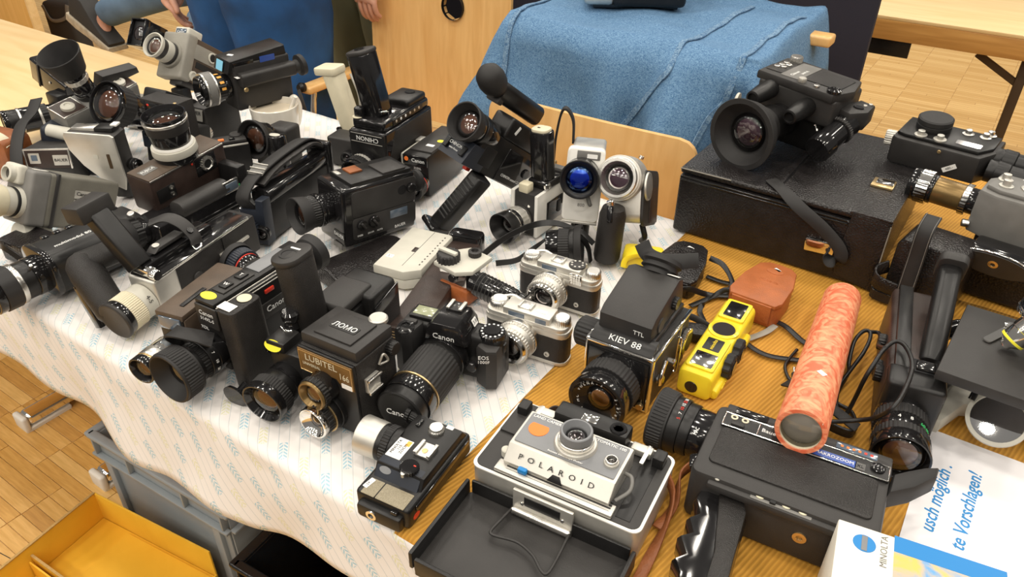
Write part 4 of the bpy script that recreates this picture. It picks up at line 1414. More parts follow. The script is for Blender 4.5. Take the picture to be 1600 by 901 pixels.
# --- instant camera with open cover
t = thing('instant_camera', 'grey folding instant camera opened flat with its dark cover swung down', 'camera', (-0.2601, 0.4707, T + 0.001), (0, 0, 5.2))
W, D, H = 19.4, 11.7, 4.4
rbox(t, 'body', 'satin', (0, D / 2, H / 2), (W, D, H - 0.1), 1.0, 'z', 0.12)
rm = rbox(t, 'white_rim', 'white', (0, D / 2, H - 0.08), (W + 0.15, D + 0.15, 0.22), 1.0, 'z', 0.05)
rbox(t, 'bed', 'charcoal', (0, D / 2, H + 0.05), (W - 0.5, D - 0.5, 0.2), 0.9, 'z', 0.05)
box(t, 'side_channel', 'black', (7.6, D / 2 - 0.4, H + 0.15), (1.6, D - 2.6, 0.15), 0.05)
box(t, 'corner_step', 'charcoal', (-8.2, 8.6, H + 0.25), (2.4, 5.4, 0.35), 0.1)
sp = poly(t, 'shutter_housing', 'satin', [(1.4, H + 0.2), (1.2, H + 1.2), (2.6, H + 2.7), (7.9, H + 2.9), (8.2, H + 2.4), (8.2, H + 0.2)], 'x', -6.4, 5.9, 0.15)
fp = plate(t, 'face_plate', 'slate', (-0.25, 5.35, H + 2.84), FX, (0, 1, 0.04), 11.6, 4.6, 0.08, 0.15)
text(fp, 'LAND CAMERA', (-3.9, 7.25, H + 3.02), FX, FY, 0.55, 'paint_white')
text(fp, 'AUTOMATIC 100', (3.2, 7.2, H + 3.02), FX, FY, 0.55, 'paint_white')
text(fp, 'focused electric eye shutter', (-0.1, 3.3, H + 2.98), FX, FY, 0.36, 'paint_white')
text(fp, 'P  O  L  A  R  O  I  D', (-0.4, 1.75, H + 2.05), FX, (0, 0.72, 0.7), 0.85, 'ink', squash=1.18)
disc(fp, 'orange_dot', 'orange_dot', (-4.4, 5.7, H + 2.9), FZ, 1.15, 0.06)
lens(t, (0.1, 5.6, H + 2.8), FZ, [('lens_barrel', 2.4, 2.3, 0.5, 'satin', 0), ('focus_ring', 2.0, 1.95, 0.6, 'silver', 0), ('front_ring', 1.8, 1.75, 1.1, 'slate', 0)], 1.15, 'el_dark', 0.9, 1.5)
lens(t, (4.5, 4.9, H + 2.8), FZ, [('lens_barrel', 0.85, 0.8, 0.4, 'satin', 0), ('front_ring', 0.7, 0.68, 0.3, 'silver', 0)], 0.45, 'el_dark', 0.3)
box(t, 'shutter_lever', 'blue', (-3.9, 1.0, H + 1.0), (1.1, 0.6, 0.7), 0.2)
disc(t, 'white_button', 'ivory', (-6.9, 2.9, H + 0.2), FZ, 0.55, 0.9)
poly(t, 'exposure_tab', 'black', [(-0.9, 0), (0.9, 0), (0.4, 0.8), (-0.4, 0.8)], 'y', -0.05, 0.05, 0.02, (-0.2, 1.1, H + 1.0), (-30, 0, 0))
bl = box(t, 'front_standard', 'satin', (-0.2, 1.0, H + 0.45), (13.6, 1.6, 0.5), 0.15)
for i in range(4):
    box(bl, 'bellows_fold', 'black', (0.2, 1.8 - 0.35 * i, H + 0.75 - 0.1 * i), (12.0, 0.14, 0.5), 0.04)
rf = box(t, 'rangefinder', 'black', (0.1, 10.4, H + 1.5), (8.8, 2.4, 2.4), 0.35)
box(rf, 'rangefinder_window', 'chrome', (-0.2, 10.2, H + 2.72), (1.8, 1.2, 0.1), 0.04)
lathe(rf, 'rangefinder_eye', 'gloss', (3.2, 10.2, H + 2.7), FZ, [(1.0, 0), (0.9, 0.15), (0.6, 0.15), (0.5, 0.0), (0, 0)], 20)
for sx in (-1, 1):
    hg = box(t, 'hinge_bracket', 'satin', (sx * 5.9 + 0.2, 10.3, H + 0.7), (2.4, 1.2, 0.9), 0.15)
    box(hg, 'hinge_arm', 'silver', (sx * 6.6 + 0.2, 9.5, H + 1.0), (0.5, 3.0, 0.4), 0.1)
    box(t, 'focus_button', 'black', (sx * 8.3, 9.9, H + 0.8), (1.3, 1.7, 1.5), 0.2)
tube(t, 'cable', 'grey', [(6.0, 5.4, H + 1.7), (6.9, 4.9, H + 1.9), (7.2, 3.6, H + 1.4), (6.2, 2.2, H + 0.8)], 0.22)
# cover hanging open at the front
cv = rbox(t, 'cover', 'charcoal', (0, -6.2, 0.55), (W + 0.2, 12.0, 0.5), 1.6, 'z', 0.1)
for c, s_ in (((-W / 2, -6.2, 1.5), (0.5, 11.2, 2.4)), ((W / 2, -6.2, 1.5), (0.5, 11.2, 2.4)), ((0, -12.0, 1.5), (W - 1.5, 0.5, 2.4)), ((0, -0.5, 1.5), (W - 0.8, 0.4, 2.2))):
    box(cv, 'cover_rim', 'black', c, s_, 0.18)
hb = box(t, 'hinge_plate', 'satin', (-0.6, -0.55, H - 1.5), (7.0, 0.4, 2.6), 0.1)
box(hb, 'hinge_window', 'black', (-0.6, -0.78, H - 1.3), (4.2, 0.1, 1.3), 0.03)
box(hb, 'hinge_barrel', 'silver', (-0.6, -0.9, H - 3.1), (7.2, 0.9, 0.9), 0.35, 3)
for sx in (-2.9, 1.8):
    disc(hb, 'rivet', 'chrome', (sx, -0.75, H - 1.8), (0, -1, 0), 0.24, 0.12, 12)
tube(t, 'wire_stand', 'charcoal', [(-4.0, -1.0, 1.5), (-4.3, -3.0, 1.5), (-4.5, -4.7, 1.5), (-3.9, -5.0, 1.5), (-1.5, -4.6, 1.5), (0.6, -5.2, 1.5), (2.2, -6.4, 1.5), (2.9, -6.4, 1.5), (3.0, -4.6, 1.5), (2.8, -1.0, 1.5)], 0.17, 8)
strap(t, 'carry_strap', 'old_leather', [(9.4, 9.8, 3.6), (10.6, 8.6, 2.0), (11.0, 6.0, 0.9), (10.9, 0, 0.4), (10.7, -4, 0.3)], 1.2, 0.25, [(0, 0, 1), (0, 0.3, 1), (0.5, 0.3, 1), (1, 0, 0), (1, 0, 0)])
strap(t, 'carry_strap', 'brown_dark', [(-6.4, 12.0, 3.6), (-5.6, 13.0, 3.8), (-3.4, 13.2, 3.0), (-1.5, 12.6, 2.6)], 1.0, 0.2, (0, 0, 1))

# --- yellow waterproof camera
t = thing('yellow_camera', 'bright yellow waterproof pocket camera lying beside the tan leather pouch', 'camera', (-0.2149, 0.7501, T + 0.001), (0, 0, 2.2))
rbox(t, 'body', 'yellow', (0, 9.4, 2.0), (4.6, 18.8, 3.9), 0.8, 'y', 0.5)
rbox(t, 'side_ridge', 'yellow', (2.4, 8.0, 0.9), (1.2, 14.5, 1.5), 0.5, 'y', 0.3)
f1 = rbox(t, 'finder_frame', 'yellow', (0, 16.0, 4.0), (3.6, 5.0, 0.5), 0.4, 'z', 0.1)
rbox(f1, 'finder_window', 'gloss', (0, 16.0, 4.2), (2.6, 3.9, 0.2), 0.2, 'z', 0.04)
lathe(t, 'lens_port', 'yellow', (0, 10.9, 3.8), FZ, [(2.1, 0), (2.1, 0.3), (1.7, 0.45), (1.55, 0.3)], 32)
disc(t, 'lens_window', 'el_dark', (0, 10.9, 3.9), FZ, 1.6, 0.3)
f2 = rbox(t, 'panel_frame', 'yellow', (0, 4.8, 4.0), (3.7, 7.6, 0.45), 0.4, 'z', 0.1)
rbox(f2, 'name_panel', 'black', (0, 6.6, 4.2), (2.3, 2.8, 0.12), 0.15, 'z', 0.02)
text(f2, 'minolta', (0, 6.6, 4.28), (0, 1, 0), (-1, 0, 0), 0.75, 'yellow')
rbox(f2, 'flash_window', 'chrome', (0, 3.0, 4.2), (2.9, 3.0, 0.15), 0.2, 'z', 0.04)
disc(t, 'front_port', 'gloss', (-0.3, 0.05, 1.6), (0, -1, 0), 0.85, 0.15)
for y in (5.4, 9.2):
    kn = lathe(t, 'side_dial', 'rubber', (2.3, y, 2.6), FX, [(0, 0), (1.7, 0), (1.75, 0.2), (1.75, 0.9), (1.5, 1.1), (0, 1.1)], ridge=9, kd=0.22)
    disc(kn, 'dial_cap', 'gloss', (3.4, y, 2.6), FX, 1.0, 0.15)
text(t, 'WEATHERMATIC', (3.05, 5.0, 0.9), FY, FZ, 0.7, 'yellow', depth=0.05)
yy = thing('yellow_camera', 'yellow curved handle showing behind the prism finder', 'camera', (-0.405, 0.985, T + 0.001), (0, 0, 20))
strap(yy, 'handle', 'yellow', [(-2.6, 0, 0.9), (-2.2, 0.4, 2.6), (0, 0.8, 3.4), (2.4, 0.4, 2.6), (2.8, 0, 0.9)], 2.2, 0.9, (0, 1, 0.2))
rbox(yy, 'body', 'yellow', (0.3, 2.4, 1.4), (6.5, 4.0, 2.8), 1.0, 'z', 0.4)

# --- leather pouches
def pouch(name, label, loc, rz, wd, dp, ht, mt, word=None):
    t = thing(name, label, 'pouch', loc, (0, 0, rz))
    pts = [(-wd * 0.42, 0), (-wd * 0.5, dp * 0.12), (-wd * 0.48, dp * 0.55), (-wd * 0.36, dp * 0.90), (-wd * 0.22, dp * 0.985), (0, dp), (wd * 0.22, dp * 0.985), (wd * 0.36, dp * 0.90), (wd * 0.48, dp * 0.55), (wd * 0.5, dp * 0.12), (wd * 0.42, 0)]
    poly(t, 'body', mt, pts, 'z', 0, ht - 0.8, 0.25)
    lid = poly(t, 'lid', mt, [(x * 1.03, y * 1.02 - 0.1) for x, y in pts], 'z', ht - 0.9, ht, 0.35)
    poly(t, 'front_flap', mt, [(-wd * 0.38, 0.7), (wd * 0.38, 0.7), (wd * 0.38, ht - 0.3), (-wd * 0.38, ht - 0.3)], 'y', -0.35, 0.05, 0.12)
    oval(lid, 'embossed_badge', mt, (0.0, dp * 0.78, ht), FX, FY, wd * 0.16, wd * 0.10, 0.05)
    if word:
        text(lid, word, (0.2, dp * 0.52, ht + 0.01), FX, FY, 1.0, mt, 'embossed_word', depth=0.04)
    white_label(t, (wd * 0.02, dp * 0.84, ht + 0.02), (1, -0.5, 0), (0.5, 1, 0), 1.1, 0.5)
    return t

t = pouch('leather_pouch', 'tan brown leather camera pouch in front of the big black case', (-0.2125, 0.9565, T + 0.001), -2.7, 7.9, 11.6, 4.0, 'tan_leather', 'Minolta')
strap(t, 'strap', 'black', [(3.6, 1.8, 0.4), (5.4, 1.2, 0.5), (8.5, -0.6, 0.4), (11.0, -0.9, 0.4)], 0.9, 0.16, (0.3, 1, 0.1))
strap(t, 'strap', 'tan_grey', [(3.9, 0.6, 0.5), (3.4, -1.6, 0.4), (2.0, -4.6, 0.35), (0.6, -7.0, 0.3)], 1.0, 0.16, (1, -0.3, 0))
strap(t, 'strap', 'black', [(-3.0, 1.2, 3.2), (-4.6, 0.6, 3.2), (-6.4, -1.0, 1.2), (-6.6, -2.5, 0.4), (-5.0, -4.6, 0.4), (-3.8, -6.6, 0.3)], 0.8, 0.16, [(0, 0.4, 1), (0, 0.4, 1), (0.3, 1, 0.2), (1, 0, 0), (1, 0.5, 0), (1, 0.5, 0)])
strap(t, 'strap', 'black', [(0.5, -4.0, 0.3), (2.5, -6.0, 0.35), (5.5, -6.6, 0.3), (9.0, -5.2, 0.3), (12.0, -3.5, 0.3)], 0.9, 0.16, (0.2, 1, 0))
t = pouch('leather_pouch', 'black leather camera pouch behind the prism finder', (-0.3396, 0.953, T + 0.001), 5.8, 7.6, 12.2, 3.1, 'case_leather')
strap(t, 'strap', 'black', [(3.6, 9.5, 2.6), (6.0, 9.0, 2.2), (8.2, 7.2, 0.6), (8.0, 4.5, 0.4), (6.0, 1.2, 0.4), (4.2, -2.0, 0.4)], 0.9, 0.16, [(0, 0.4, 1), (0, 1, 0.6), (0.5, 1, 0), (1, 0, 0), (1, -0.5, 0), (1, -0.4, 0)])
strap(t, 'strap', 'black', [(2.6, 0.2, 1.4), (2.2, -0.9, 2.0), (3.4, -0.6, 2.4), (5.6, 2.0, 0.6), (8.6, 3.4, 0.4), (11.6, 4.4, 0.3)], 0.9, 0.16, [(0, 0, 1), (0, 0, 1), (0, 0.3, 1), (0.3, 1, 0.3), (0, 1, 0), (0, 1, 0)])
strap(t, 'strap', 'black', [(4.0, 7.4, 0.4), (7.2, 7.0, 0.4), (10.0, 8.2, 0.4)], 0.9, 0.16, (0, 1, 0))
wl = thing('leather_lens_pouch', 'small black leather lens pouch wedged between the prism camera and tan pouch', 'pouch', (-0.272, 0.868, T + 0.001), (0, 0, 20))
rbox(wl, 'body', 'case_leather', (0, 0, 0.9), (6.0, 3.0, 1.7), 1.2, 'z', 0.4)
strap(wl, 'strap', 'charcoal', [(-3, 1.6, 1.4), (0, 2.4, 1.9), (3.2, 1.4, 1.2)], 1.0, 0.2, (0, 0.3, 1))
rc = rbox(None, 'brown_case', 'old_leather', (-32.2, 88.5, 77.6), (3.0, 3.6, 7.0), 0.6, 'y', 0.3)
tag(rc, 'small reddish brown case corner between the prism finder and black pouch', 'case')

# --- orange marbled tube
P0, P1 = Vector((-0.067, 0.655, 0.838)), Vector((-0.106, 1.05, 0.768))
t = thing('kaleidoscope', 'orange marbled paper tube with a glass end leaning on the big cine camera', 'tube', P0, (0, 0, 0))
dv_ = (P1 - P0)
ln = dv_.length * 100
lathe(t, 'tube_wall', 'marbled', (0, 0, 0), dv_, [(2.1, 0.1), (2.2, -0.02), (2.6, -0.02), (2.66, 0.1), (2.66, ln), (2.5, ln + 0.05), (0, ln + 0.05)], 44)
lathe(t, 'inner_wall', 'cream', (0, 0, 0), dv_, [(2.12, 0.0), (2.12, 1.4)], 36)
disc(t, 'inner_plate', 'ivory', dv_.normalized() * 1.3, dv_, 2.1, 0.4)
lathe(t, 'glass_end', 'front_glass', dv_.normalized() * 0.45, -dv_, [(2.08, 0), (1.4, 0.16), (0.7, 0.25), (0, 0.28)], 32)
tube(t, 'paper_seam', 'cream', [Vector((1.88, -0.3, 1.90)) + dv_.normalized() * 0.5, Vector((1.88, -0.3, 1.90)) + dv_.normalized() * (ln - 0.4)], 0.03, 5, straight=True)
white_label(t, dv_.normalized() * 9.5 + Vector((0.3, 0.38, 2.66)), (1, -0.6, 0), (0.6, 1, -0.15), 1.0, 0.7)

# ------------------------------------------------------------------ cine cameras, front left row
# --- brown topped camera with chrome lens
t = thing('cine_camera', 'brown-topped cine camera with a chrome lens, next to the hooded black lens', 'camera', (-0.812, 0.418, T + 0.001), (0, 0, 13.5))
box(t, 'body', 'black', (0, 6.2, 3.9), (4.2, 12.4, 7.8), 0.35)
box(t, 'top_cover', 'brown', (0, 6.4, 8.0), (4.5, 12.8, 1.0), 0.25)
box(t, 'side_cover', 'brown', (2.15, 6.4, 5.6), (0.4, 12.4, 4.2), 0.15)
box(t, 'finder_window', 'window', (0, -0.05, 6.9), (3.5, 0.3, 1.9), 0.12)
box(t, 'slot', 'black', (0.6, 4.2, 8.55), (0.7, 4.6, 0.25), 0.1)
lens(t, (-0.2, 0, 3.6), (0, -1, 0), [('lens_barrel', 1.7, 1.7, 1.0, 'black', 0), ('zoom_ring', 1.85, 1.85, 2.2, 'chrome', 0), ('focus_ring', 1.95, 1.95, 1.6, 'silver', 0), ('trim_ring', 1.8, 1.8, 0.3, 'gold', 0), ('front_ring', 1.95, 1.95, 1.2, 'gloss', 0)], 1.35, 'el_amber', 0.8)

# --- black sound camera with ribbed hood and grip block
t = thing('cine_camera', 'black cine camera with a wide ribbed lens hood and yellow price sticker', 'camera', (-0.752, 0.437, T + 0.001), (0, 0, 4))
box(t, 'body', 'black', (0, 8.6, 6.0), (4.2, 17.2, 9.6), 0.35)
box(t, 'top_deck', 'black', (-0.4, 8.6, 11.0), (3.4, 17.0, 0.9), 0.2)
box(t, 'film_panel', 'slate', (-0.6, 11.6, 11.5), (2.4, 6.0, 0.15), 0.05)
for i in range(3):
    box(t, 'edge_trim', 'satin', (1.75 + 0.2 * i, 8.6, 11.1 - 0.35 * i), (0.14, 17.0, 0.14), 0.04)
sw = box(t, 'zoom_switch', 'charcoal', (-0.5, 5.2, 11.5), (2.2, 5.4, 0.3), 0.1)
for y, s_ in ((4.0, 'W'), (6.6, 'T')):
    box(sw, 'button', 'black', (-0.5, y, 11.75), (1.3, 1.5, 0.3), 0.1)
    text(sw, s_, (-0.5, y, 11.92), FX, FY, 0.8, 'paint_white')
sticker(t, (-0.9, 1.4, 11.47), FX, FY, 1.25, 0.75)
fp = box(t, 'front_plate', 'charcoal', (0, -0.1, 9.4), (3.8, 0.3, 3.2), 0.12)
text(fp, 'Canon', (0, -0.28, 9.9), FX, FZ, 0.95, 'paint_white')
text(fp, '514XL-S', (0, -0.28, 9.0), FX, FZ, 0.7, 'paint_white')
text(t, 'XDL', (-1.2, -0.02, 7.2), FX, FZ, 0.7, 'paint_white')
np_ = box(t, 'side_plate', 'charcoal', (2.15, 9.0, 6.6), (0.25, 6.4, 2.4), 0.1)
text(np_, 'Canon', (2.3, 9.0, 6.7), FY, FZ, 1.3, 'paint_white')
box(t, 'red_button', 'red', (2.2, 8.4, 9.4), (0.3, 1.6, 0.6), 0.1)
lathe(t, 'eyecup', 'rubber', (-0.3, 17.0, 8.6), (0, 1, 0.05), [(0, 0), (1.4, 0), (1.6, 1.0), (2.6, 1.6), (2.8, 3.0), (2.4, 3.2), (1.6, 2.0), (0, 1.8)], 32)
L_ = lens(t, (0, 0, 4.3), (0, -1, 0.02), [('lens_barrel', 2.7, 2.7, 1.6, 'gloss', 0), ('zoom_ring', 2.75, 2.75, 1.3, 'black', 0), ('aperture_ring', 2.6, 2.6, 1.0, 'black', 36), ('focus_ring', 2.7, 2.7, 0.8, 'black', 0), ('lens_hood', 3.35, 3.45, 2.9, 'rubber', 52)],
          2.0, 'el_amber', 2.0, 3.2)
for i, s_ in enumerate(('5', '7', '10', '20', '3')):
    a = R(62 - 26 * i)
    text(L_, s_, (2.80 * math.cos(a), -2.2, 4.3 + 2.80 * math.sin(a)), (-math.sin(a) * -1, 0, -math.cos(a)), (0, 1, 0), 0.55, 'paint_white')
strap(t, 'wrist_strap', 'rubber', [(-3.6, -2.2, 5.8), (-3.2, -3.4, 7.8), (-1.4, -3.6, 8.6), (0.8, -2.6, 8.2), (2.0, -1.6, 7.4)], 2.4, 0.35, (-0.2, 1, -0.1))
gb = rbox(t, 'battery_grip', 'leather', (4.9, 1.4, 6.3), (3.0, 5.2, 12.0), 0.9, 'z', 0.3, rot=(0, -3, 0))
plate(gb, 'price_label', 'label_white', (4.2, 0.0, 12.4), FX, FY, 2.2, 1.4, 0.04, 0.05)
oval(gb, 'round_label', 'cream', (4.6, 2.4, 12.42), FX, FY, 0.95, 0.9)
tube(t, 'grip_bracket', 'gloss', [(2.0, 1.6, 1.6), (4.9, 1.6, 1.4)], 1.0, 12, straight=True)
lathe(t, 'trigger', 'gloss', (5.6, -0.9, 1.2), (0.1, -1, -0.1), [(0, 0), (0.6, 0), (0.5, 1.6), (1.6, 2.0), (1.7, 2.4), (0, 2.6)], 20)

# --- inverted camera with upright pistol grip and big amber lens
t = thing('cine_camera', 'black cine camera with upright pistol grip and wide amber lens beside the twin-lens camera', 'camera', (-0.634, 0.455, T + 0.001), (0, 0, 8.5))
box(t, 'body', 'black', (-0.2, 7.0, 4.2), (5.0, 14.0, 6.6), 0.4)
box(t, 'rear_housing', 'black', (0.3, 16.2, 4.5), (7.0, 6.0, 8.6), 0.7, 3)
poly(t, 'film_door', 'gloss', [(13.4, 0.5), (13.4, 7.0), (19.2, 8.0), (19.2, 0.5)], 'x', 3.8, 4.05, 0.1)
box(t, 'film_door', 'charcoal', (-0.4, 12.4, 8.5), (5.2, 7.0, 1.5), 0.5, 3)
box(t, 'shoulder', 'black', (-1.6, 1.6, 8.0), (3.0, 3.4, 1.6), 0.4)
sticker(t, (-1.8, -0.1, 8.2), FX, (0, 0.5, 0.9), 1.3, 0.75)
rbox(t, 'pistol_grip', 'leather', (-2.0, 6.8, 12.2), (3.6, 5.2, 9.6), 1.6, 'z', 0.35, rot=(0, -6, 0))
g2 = rbox(t, 'grip_cap', 'charcoal', (-2.6, 6.7, 17.3), (3.9, 5.6, 0.9), 1.8, 'z', 0.3, rot=(0, -6, 0))
lathe(g2, 'cap_screw', 'rubber', (-2.65, 6.2, 17.7), FZ, [(1.2, 0), (1.2, 0.12), (0.9, 0.14), (0.85, 0.05), (0, 0.05)], 24)
plate(g2, 'white_bar', 'paint_white', (-2.65, 7.6, 17.78), FX, FY, 1.5, 0.3, 0.04, 0.1)
lathe(t, 'trigger', 'gloss', (-2.0, 3.9, 8.4), FZ, [(0, 0), (1.0, 0), (0.8, 0.9), (1.1, 1.3), (1.2, 2.2), (0.9, 2.5), (0, 2.5)], 24)
tube(t, 'grip_lug', 'chrome', [(-2.8, 2.8, 8.8), (-1.9, 2.4, 8.8), (-1.0, 2.8, 8.8)], 0.2)
lens(t, (-0.4, 0.2, 3.6), (0.03, -1, -0.06), [('lens_barrel', 2.4, 2.5, 1.6, 'gloss', 0), ('zoom_ring', 2.6, 2.6, 1.2, 'black', 0), ('focus_ring', 2.85, 2.85, 1.4, 'rubber', 48), ('front_ring', 2.9, 2.9, 1.2, 'gloss', 0)], 2.1, 'el_amber', 1.0)
tube(t, 'strap_loop', 'gloss', [(-2.6, 0.6, 5.8), (-3.2, 0.2, 6.8), (-2.2, 0.0, 7.6), (-1.2, 0.2, 7.0)], 0.22)

# --- chromed camera with cream lens and upright handle
t = thing('cine_camera', 'chrome-fronted cine camera with capped cream lens and tall black handle on top', 'camera', (-0.935, 0.464, T + 0.001), (2, 0, 9))
box(t, 'body', 'leather', (0, 12, 4.0), (5.0, 17, 6.4), 0.3)
box(t, 'front_housing', 'satin', (0, 1.6, 4.0), (5.2, 4.4, 6.8), 0.5, 3)
box(t, 'top_rail', 'gloss', (0.2, 9.5, 7.35), (4.6, 19.5, 0.5), 0.15)
box(t, 'edge_trim', 'silver', (2.4, 9.5, 7.3), (0.3, 19.5, 0.4), 0.08)
box(t, 'top_block', 'gloss', (-0.9, 7.0, 8.1), (3.0, 13.0, 1.5), 0.3)
sticker(t, (-1.6, 1.5, 8.92), FX, FY, 1.0, 0.8)
box(t, 'front_bracket', 'chrome', (-0.3, 0.6, 8.0), (4.4, 1.4, 1.4), 0.3)
knob(t, 'clamp_knob', 'chrome', (1.7, 0.3, 8.1), FX, 0.8, 1.2, 18, 0.05)
wn = poly(t, 'winding_key', 'charcoal', [(3.0, 9.3), (4.0, 9.9), (8.6, 9.9), (9.2, 9.3)], 'x', -1.8, 0.0, 0.15)
disc(wn, 'key_hub', 'satin', (-0.9, 4.2, 9.85), FZ, 0.55, 0.2)
box(t, 'door_seam', 'gloss', (2.52, 13.0, 4.0), (0.1, 0.15, 6.2), 0.02)
box(t, 'side_bar', 'satin', (2.7, 15.0, 4.6), (0.5, 6.4, 0.5), 0.15)
disc(t, 'gear_socket', 'charcoal', (2.45, 7.0, 3.6), FX, 0.9, 0.25)
rbox(t, 'handle_post', 'black', (-3.6, 0.8, 12.0), (2.6, 3.2, 9.0), 0.6, 'z', 0.2, rot=(0, -38, 0))
hc = box(t, 'handle_cap', 'charcoal', (-7.3, 0.6, 16.4), (3.6, 5.6, 2.6), 0.35, 2, (0, -10, 0))
st_ = strap(t, 'handle_strap', 'charcoal', [(-4.6, 7.0, 11.2), (-2.6, 8.6, 11.8), (-0.2, 9.0, 11.2), (1.4, 9.2, 9.4), (1.9, 8.9, 8.2)], 1.9, 0.3, (0, 1, 0.2))
disc(st_, 'strap_screw', 'gloss', (1.0, 9.1, 10.2), (0.7, 0, 0.7), 0.5, 0.25)
tube(t, 'strap_ring', 'chrome', [(1.2, 8.6, 8.1), (2.0, 8.4, 7.6), (2.3, 9.2, 7.8), (1.7, 9.8, 8.2)], 0.2)
L_ = lens(t, (-0.1, -0.6, 3.9), (0, -1, -0.05), [('lens_barrel', 2.6, 2.6, 2.0, 'ivory', 0), ('focus_ring', 2.75, 2.75, 2.2, 'cream', 54), ('front_ring', 2.7, 2.75, 1.0, 'gloss', 0)], 2, cap='charcoal')
text(L_, '4-5', (2.3, -1.7, 5.2), (0.45, 0, -0.9), (0, 1, 0), 0.9, 'ink')

# --- leather grip standing in front of it
t = thing('pistol_grip', 'worn black leather pistol grip with a bent blade, leaning on the long black camera', 'grip', (-0.985, 0.420, T + 0.001), (0, 0, 0))
ga = Vector((-4.0, 0.6, 8.2))
gd = Vector((3.0, -0.4, 3.2)) - ga
lathe(t, 'grip_body', 'leather', ga, gd, [(0, -1.2), (1.5, -1.0), (2.2, 0), (2.4, 2.0), (2.2, gd.length), (1.9, gd.length + 0.7), (0, gd.length + 0.8)], 32)
rbox(t, 'grip_arm', 'leather', (-2.6, 3.6, 8.6), (3.6, 7.6, 3.0), 1.2, 'y', 0.4, rot=(6, 20, -14))
poly(t, 'blade', 'gloss', [(-0.8, 0), (0.6, 0), (0.9, 3.0), (0.6, 6.6), (-0.6, 7.0), (-1.0, 4.4)], 'y', -0.5, 0.5, 0.2, (0.6, -1.6, 0.05), (0, -24, 0))
disc(t, 'screw', 'silver', (-1.2, 5.4, 9.6), FZ, 0.6, 0.8)
disc(t, 'chrome_socket', 'silver', (-5.4, 1.4, 5.6), (-0.8, -0.6, -0.2), 1.2, 2.0)

# --- long black camera at the left edge
t = thing('cine_camera', 'long black rounded cine camera with white stripe and ribbed lens at the left edge', 'camera', (-1.122, 0.415, T + 0.001), (0, 0, 0))
rbox(t, 'body', 'black', (0, 7.6, 4.2), (8.0, 15.6, 7.2), 2.2, 'y', 0.3)
rbox(t, 'front_collar', 'gloss', (0, -0.3, 4.2), (8.3, 1.0, 7.6), 2.4, 'y', 0.2)
text(t, 'multimodul 80 mm', (1.4, 5.6, 7.82), (0, 1, 0), (-1, 0, 0), 1.0, 'paint_white')
box(t, 'stripe', 'cream', (4.05, 9.0, 5.2), (0.25, 11.0, 0.55), 0.05)
box(t, 'red_mark', 'red', (4.1, 13.6, 5.7), (0.25, 1.0, 0.6), 0.05)
for i in range(7):
    box(t, 'top_button', 'gloss', (-2.6, 2.5 + 1.9 * i, 7.7), (1.0, 1.1, 0.5), 0.2)
disc(t, 'shoe_knob', 'gloss', (3.0, 10.5, 7.2), (0.5, 0, 1), 0.6, 0.8)
disc(t, 'mount_knob', 'silver', (4.0, 3.2, 2.6), FX, 1.3, 1.8)
lens(t, (0, -0.6, 4.0), (0, -1, 0.0), [('lens_barrel', 3.0, 3.0, 1.8, 'gloss', 0), ('zoom_ring', 2.9, 2.9, 1.8, 'black', 0), ('trim_ring', 3.15, 3.15, 0.8, 'silver', 0), ('focus_ring', 3.25, 3.25, 2.2, 'rubber', 10), ('front_ring', 3.1, 3.1, 1.2, 'gloss', 0)], 2.2, 'el_brown', 0.8)
lathe(t, 'zoom_pin', 'silver', (1.8, -2.6, 6.2), (0.6, 0, 0.8), [(0, 0), (0.25, 0), (0.25, 1.2), (0, 1.3)], 10)

# ------------------------------------------------------------------ second row
# --- camera with hand strap
t = thing('camcorder', 'black camcorder with padded hand strap and metal buckle along its top', 'camera', (-0.982, 0.6949, T + 0.004), (-2.0, 0.5, 15.5))
box(t, 'body', 'black', (0, 10.8, 3.4), (4.6, 21.6, 6.6), 0.4)
poly(t, 'front_block', 'navy', [(-2.4, 0), (2.4, 0), (2.4, 8.2), (1.0, 8.2), (0.8, 6.2), (-2.4, 6.0)], 'y', -0.6, 1.8, 0.25)
rbox(t, 'battery_barrel', 'gloss', (0.4, 11.4, 7.6), (3.8, 19.0, 3.0), 1.3, 'y', 0.3)
for i in range(3):
    box(t, 'groove', 'black', (1.4 + 0.35 * i, 11.4, 9.0 - 0.3 * i), (0.12, 15.0, 0.12), 0.03)
lathe(t, 'front_cap', 'navy', (-0.6, -0.6, 2.6), (0, -1, 0), [(0, 0), (2.1, 0), (2.15, 0.2), (2.15, 0.9), (1.9, 1.1), (1.7, 1.1), (1.6, 0.95), (0, 0.95)], ridge=30, kd=0.12)
hs_ = strap(t, 'hand_strap', 'rubber', [(-0.9, 0.2, 6.2), (-1.2, -0.7, 8.2), (-0.9, 1.4, 10.4), (-0.4, 6.0, 11.8), (-0.2, 12.0, 12.4), (0, 17.0, 12.4), (0.3, 20.0, 10.8), (0.4, 21.0, 8.8)], 2.6, 0.45, (1, 0, 0.15))
strap(t, 'strap_pad', 'leather', [(-0.6, 2.4, 9.6), (-0.2, 6.0, 11.0), (0.1, 12.0, 11.6), (0.2, 17.0, 11.6), (0.4, 19.5, 10.4)], 4.0, 0.6, (1, 0, 0.15))
bk = box(hs_, 'buckle', 'grey', (-0.7, 3.8, 11.6), (2.8, 2.2, 0.3), 0.12, 2, (26, 0, 0))
for i in range(3):
    box(hs_, 'buckle_bar', 'satin', (-0.7, 2.9 + 0.9 * i, 11.5 + 0.40 * i), (3.0, 0.22, 0.3), 0.08, 1, (26, 0, 0))
disc(t, 'strap_stud', 'chrome', (-2.4, 0.6, 5.4), (-1, 0, 0), 0.6, 0.5)
box(t, 'rear_block', 'gloss', (0.2, 21.4, 6.2), (4.8, 1.8, 9.0), 0.5, 3)
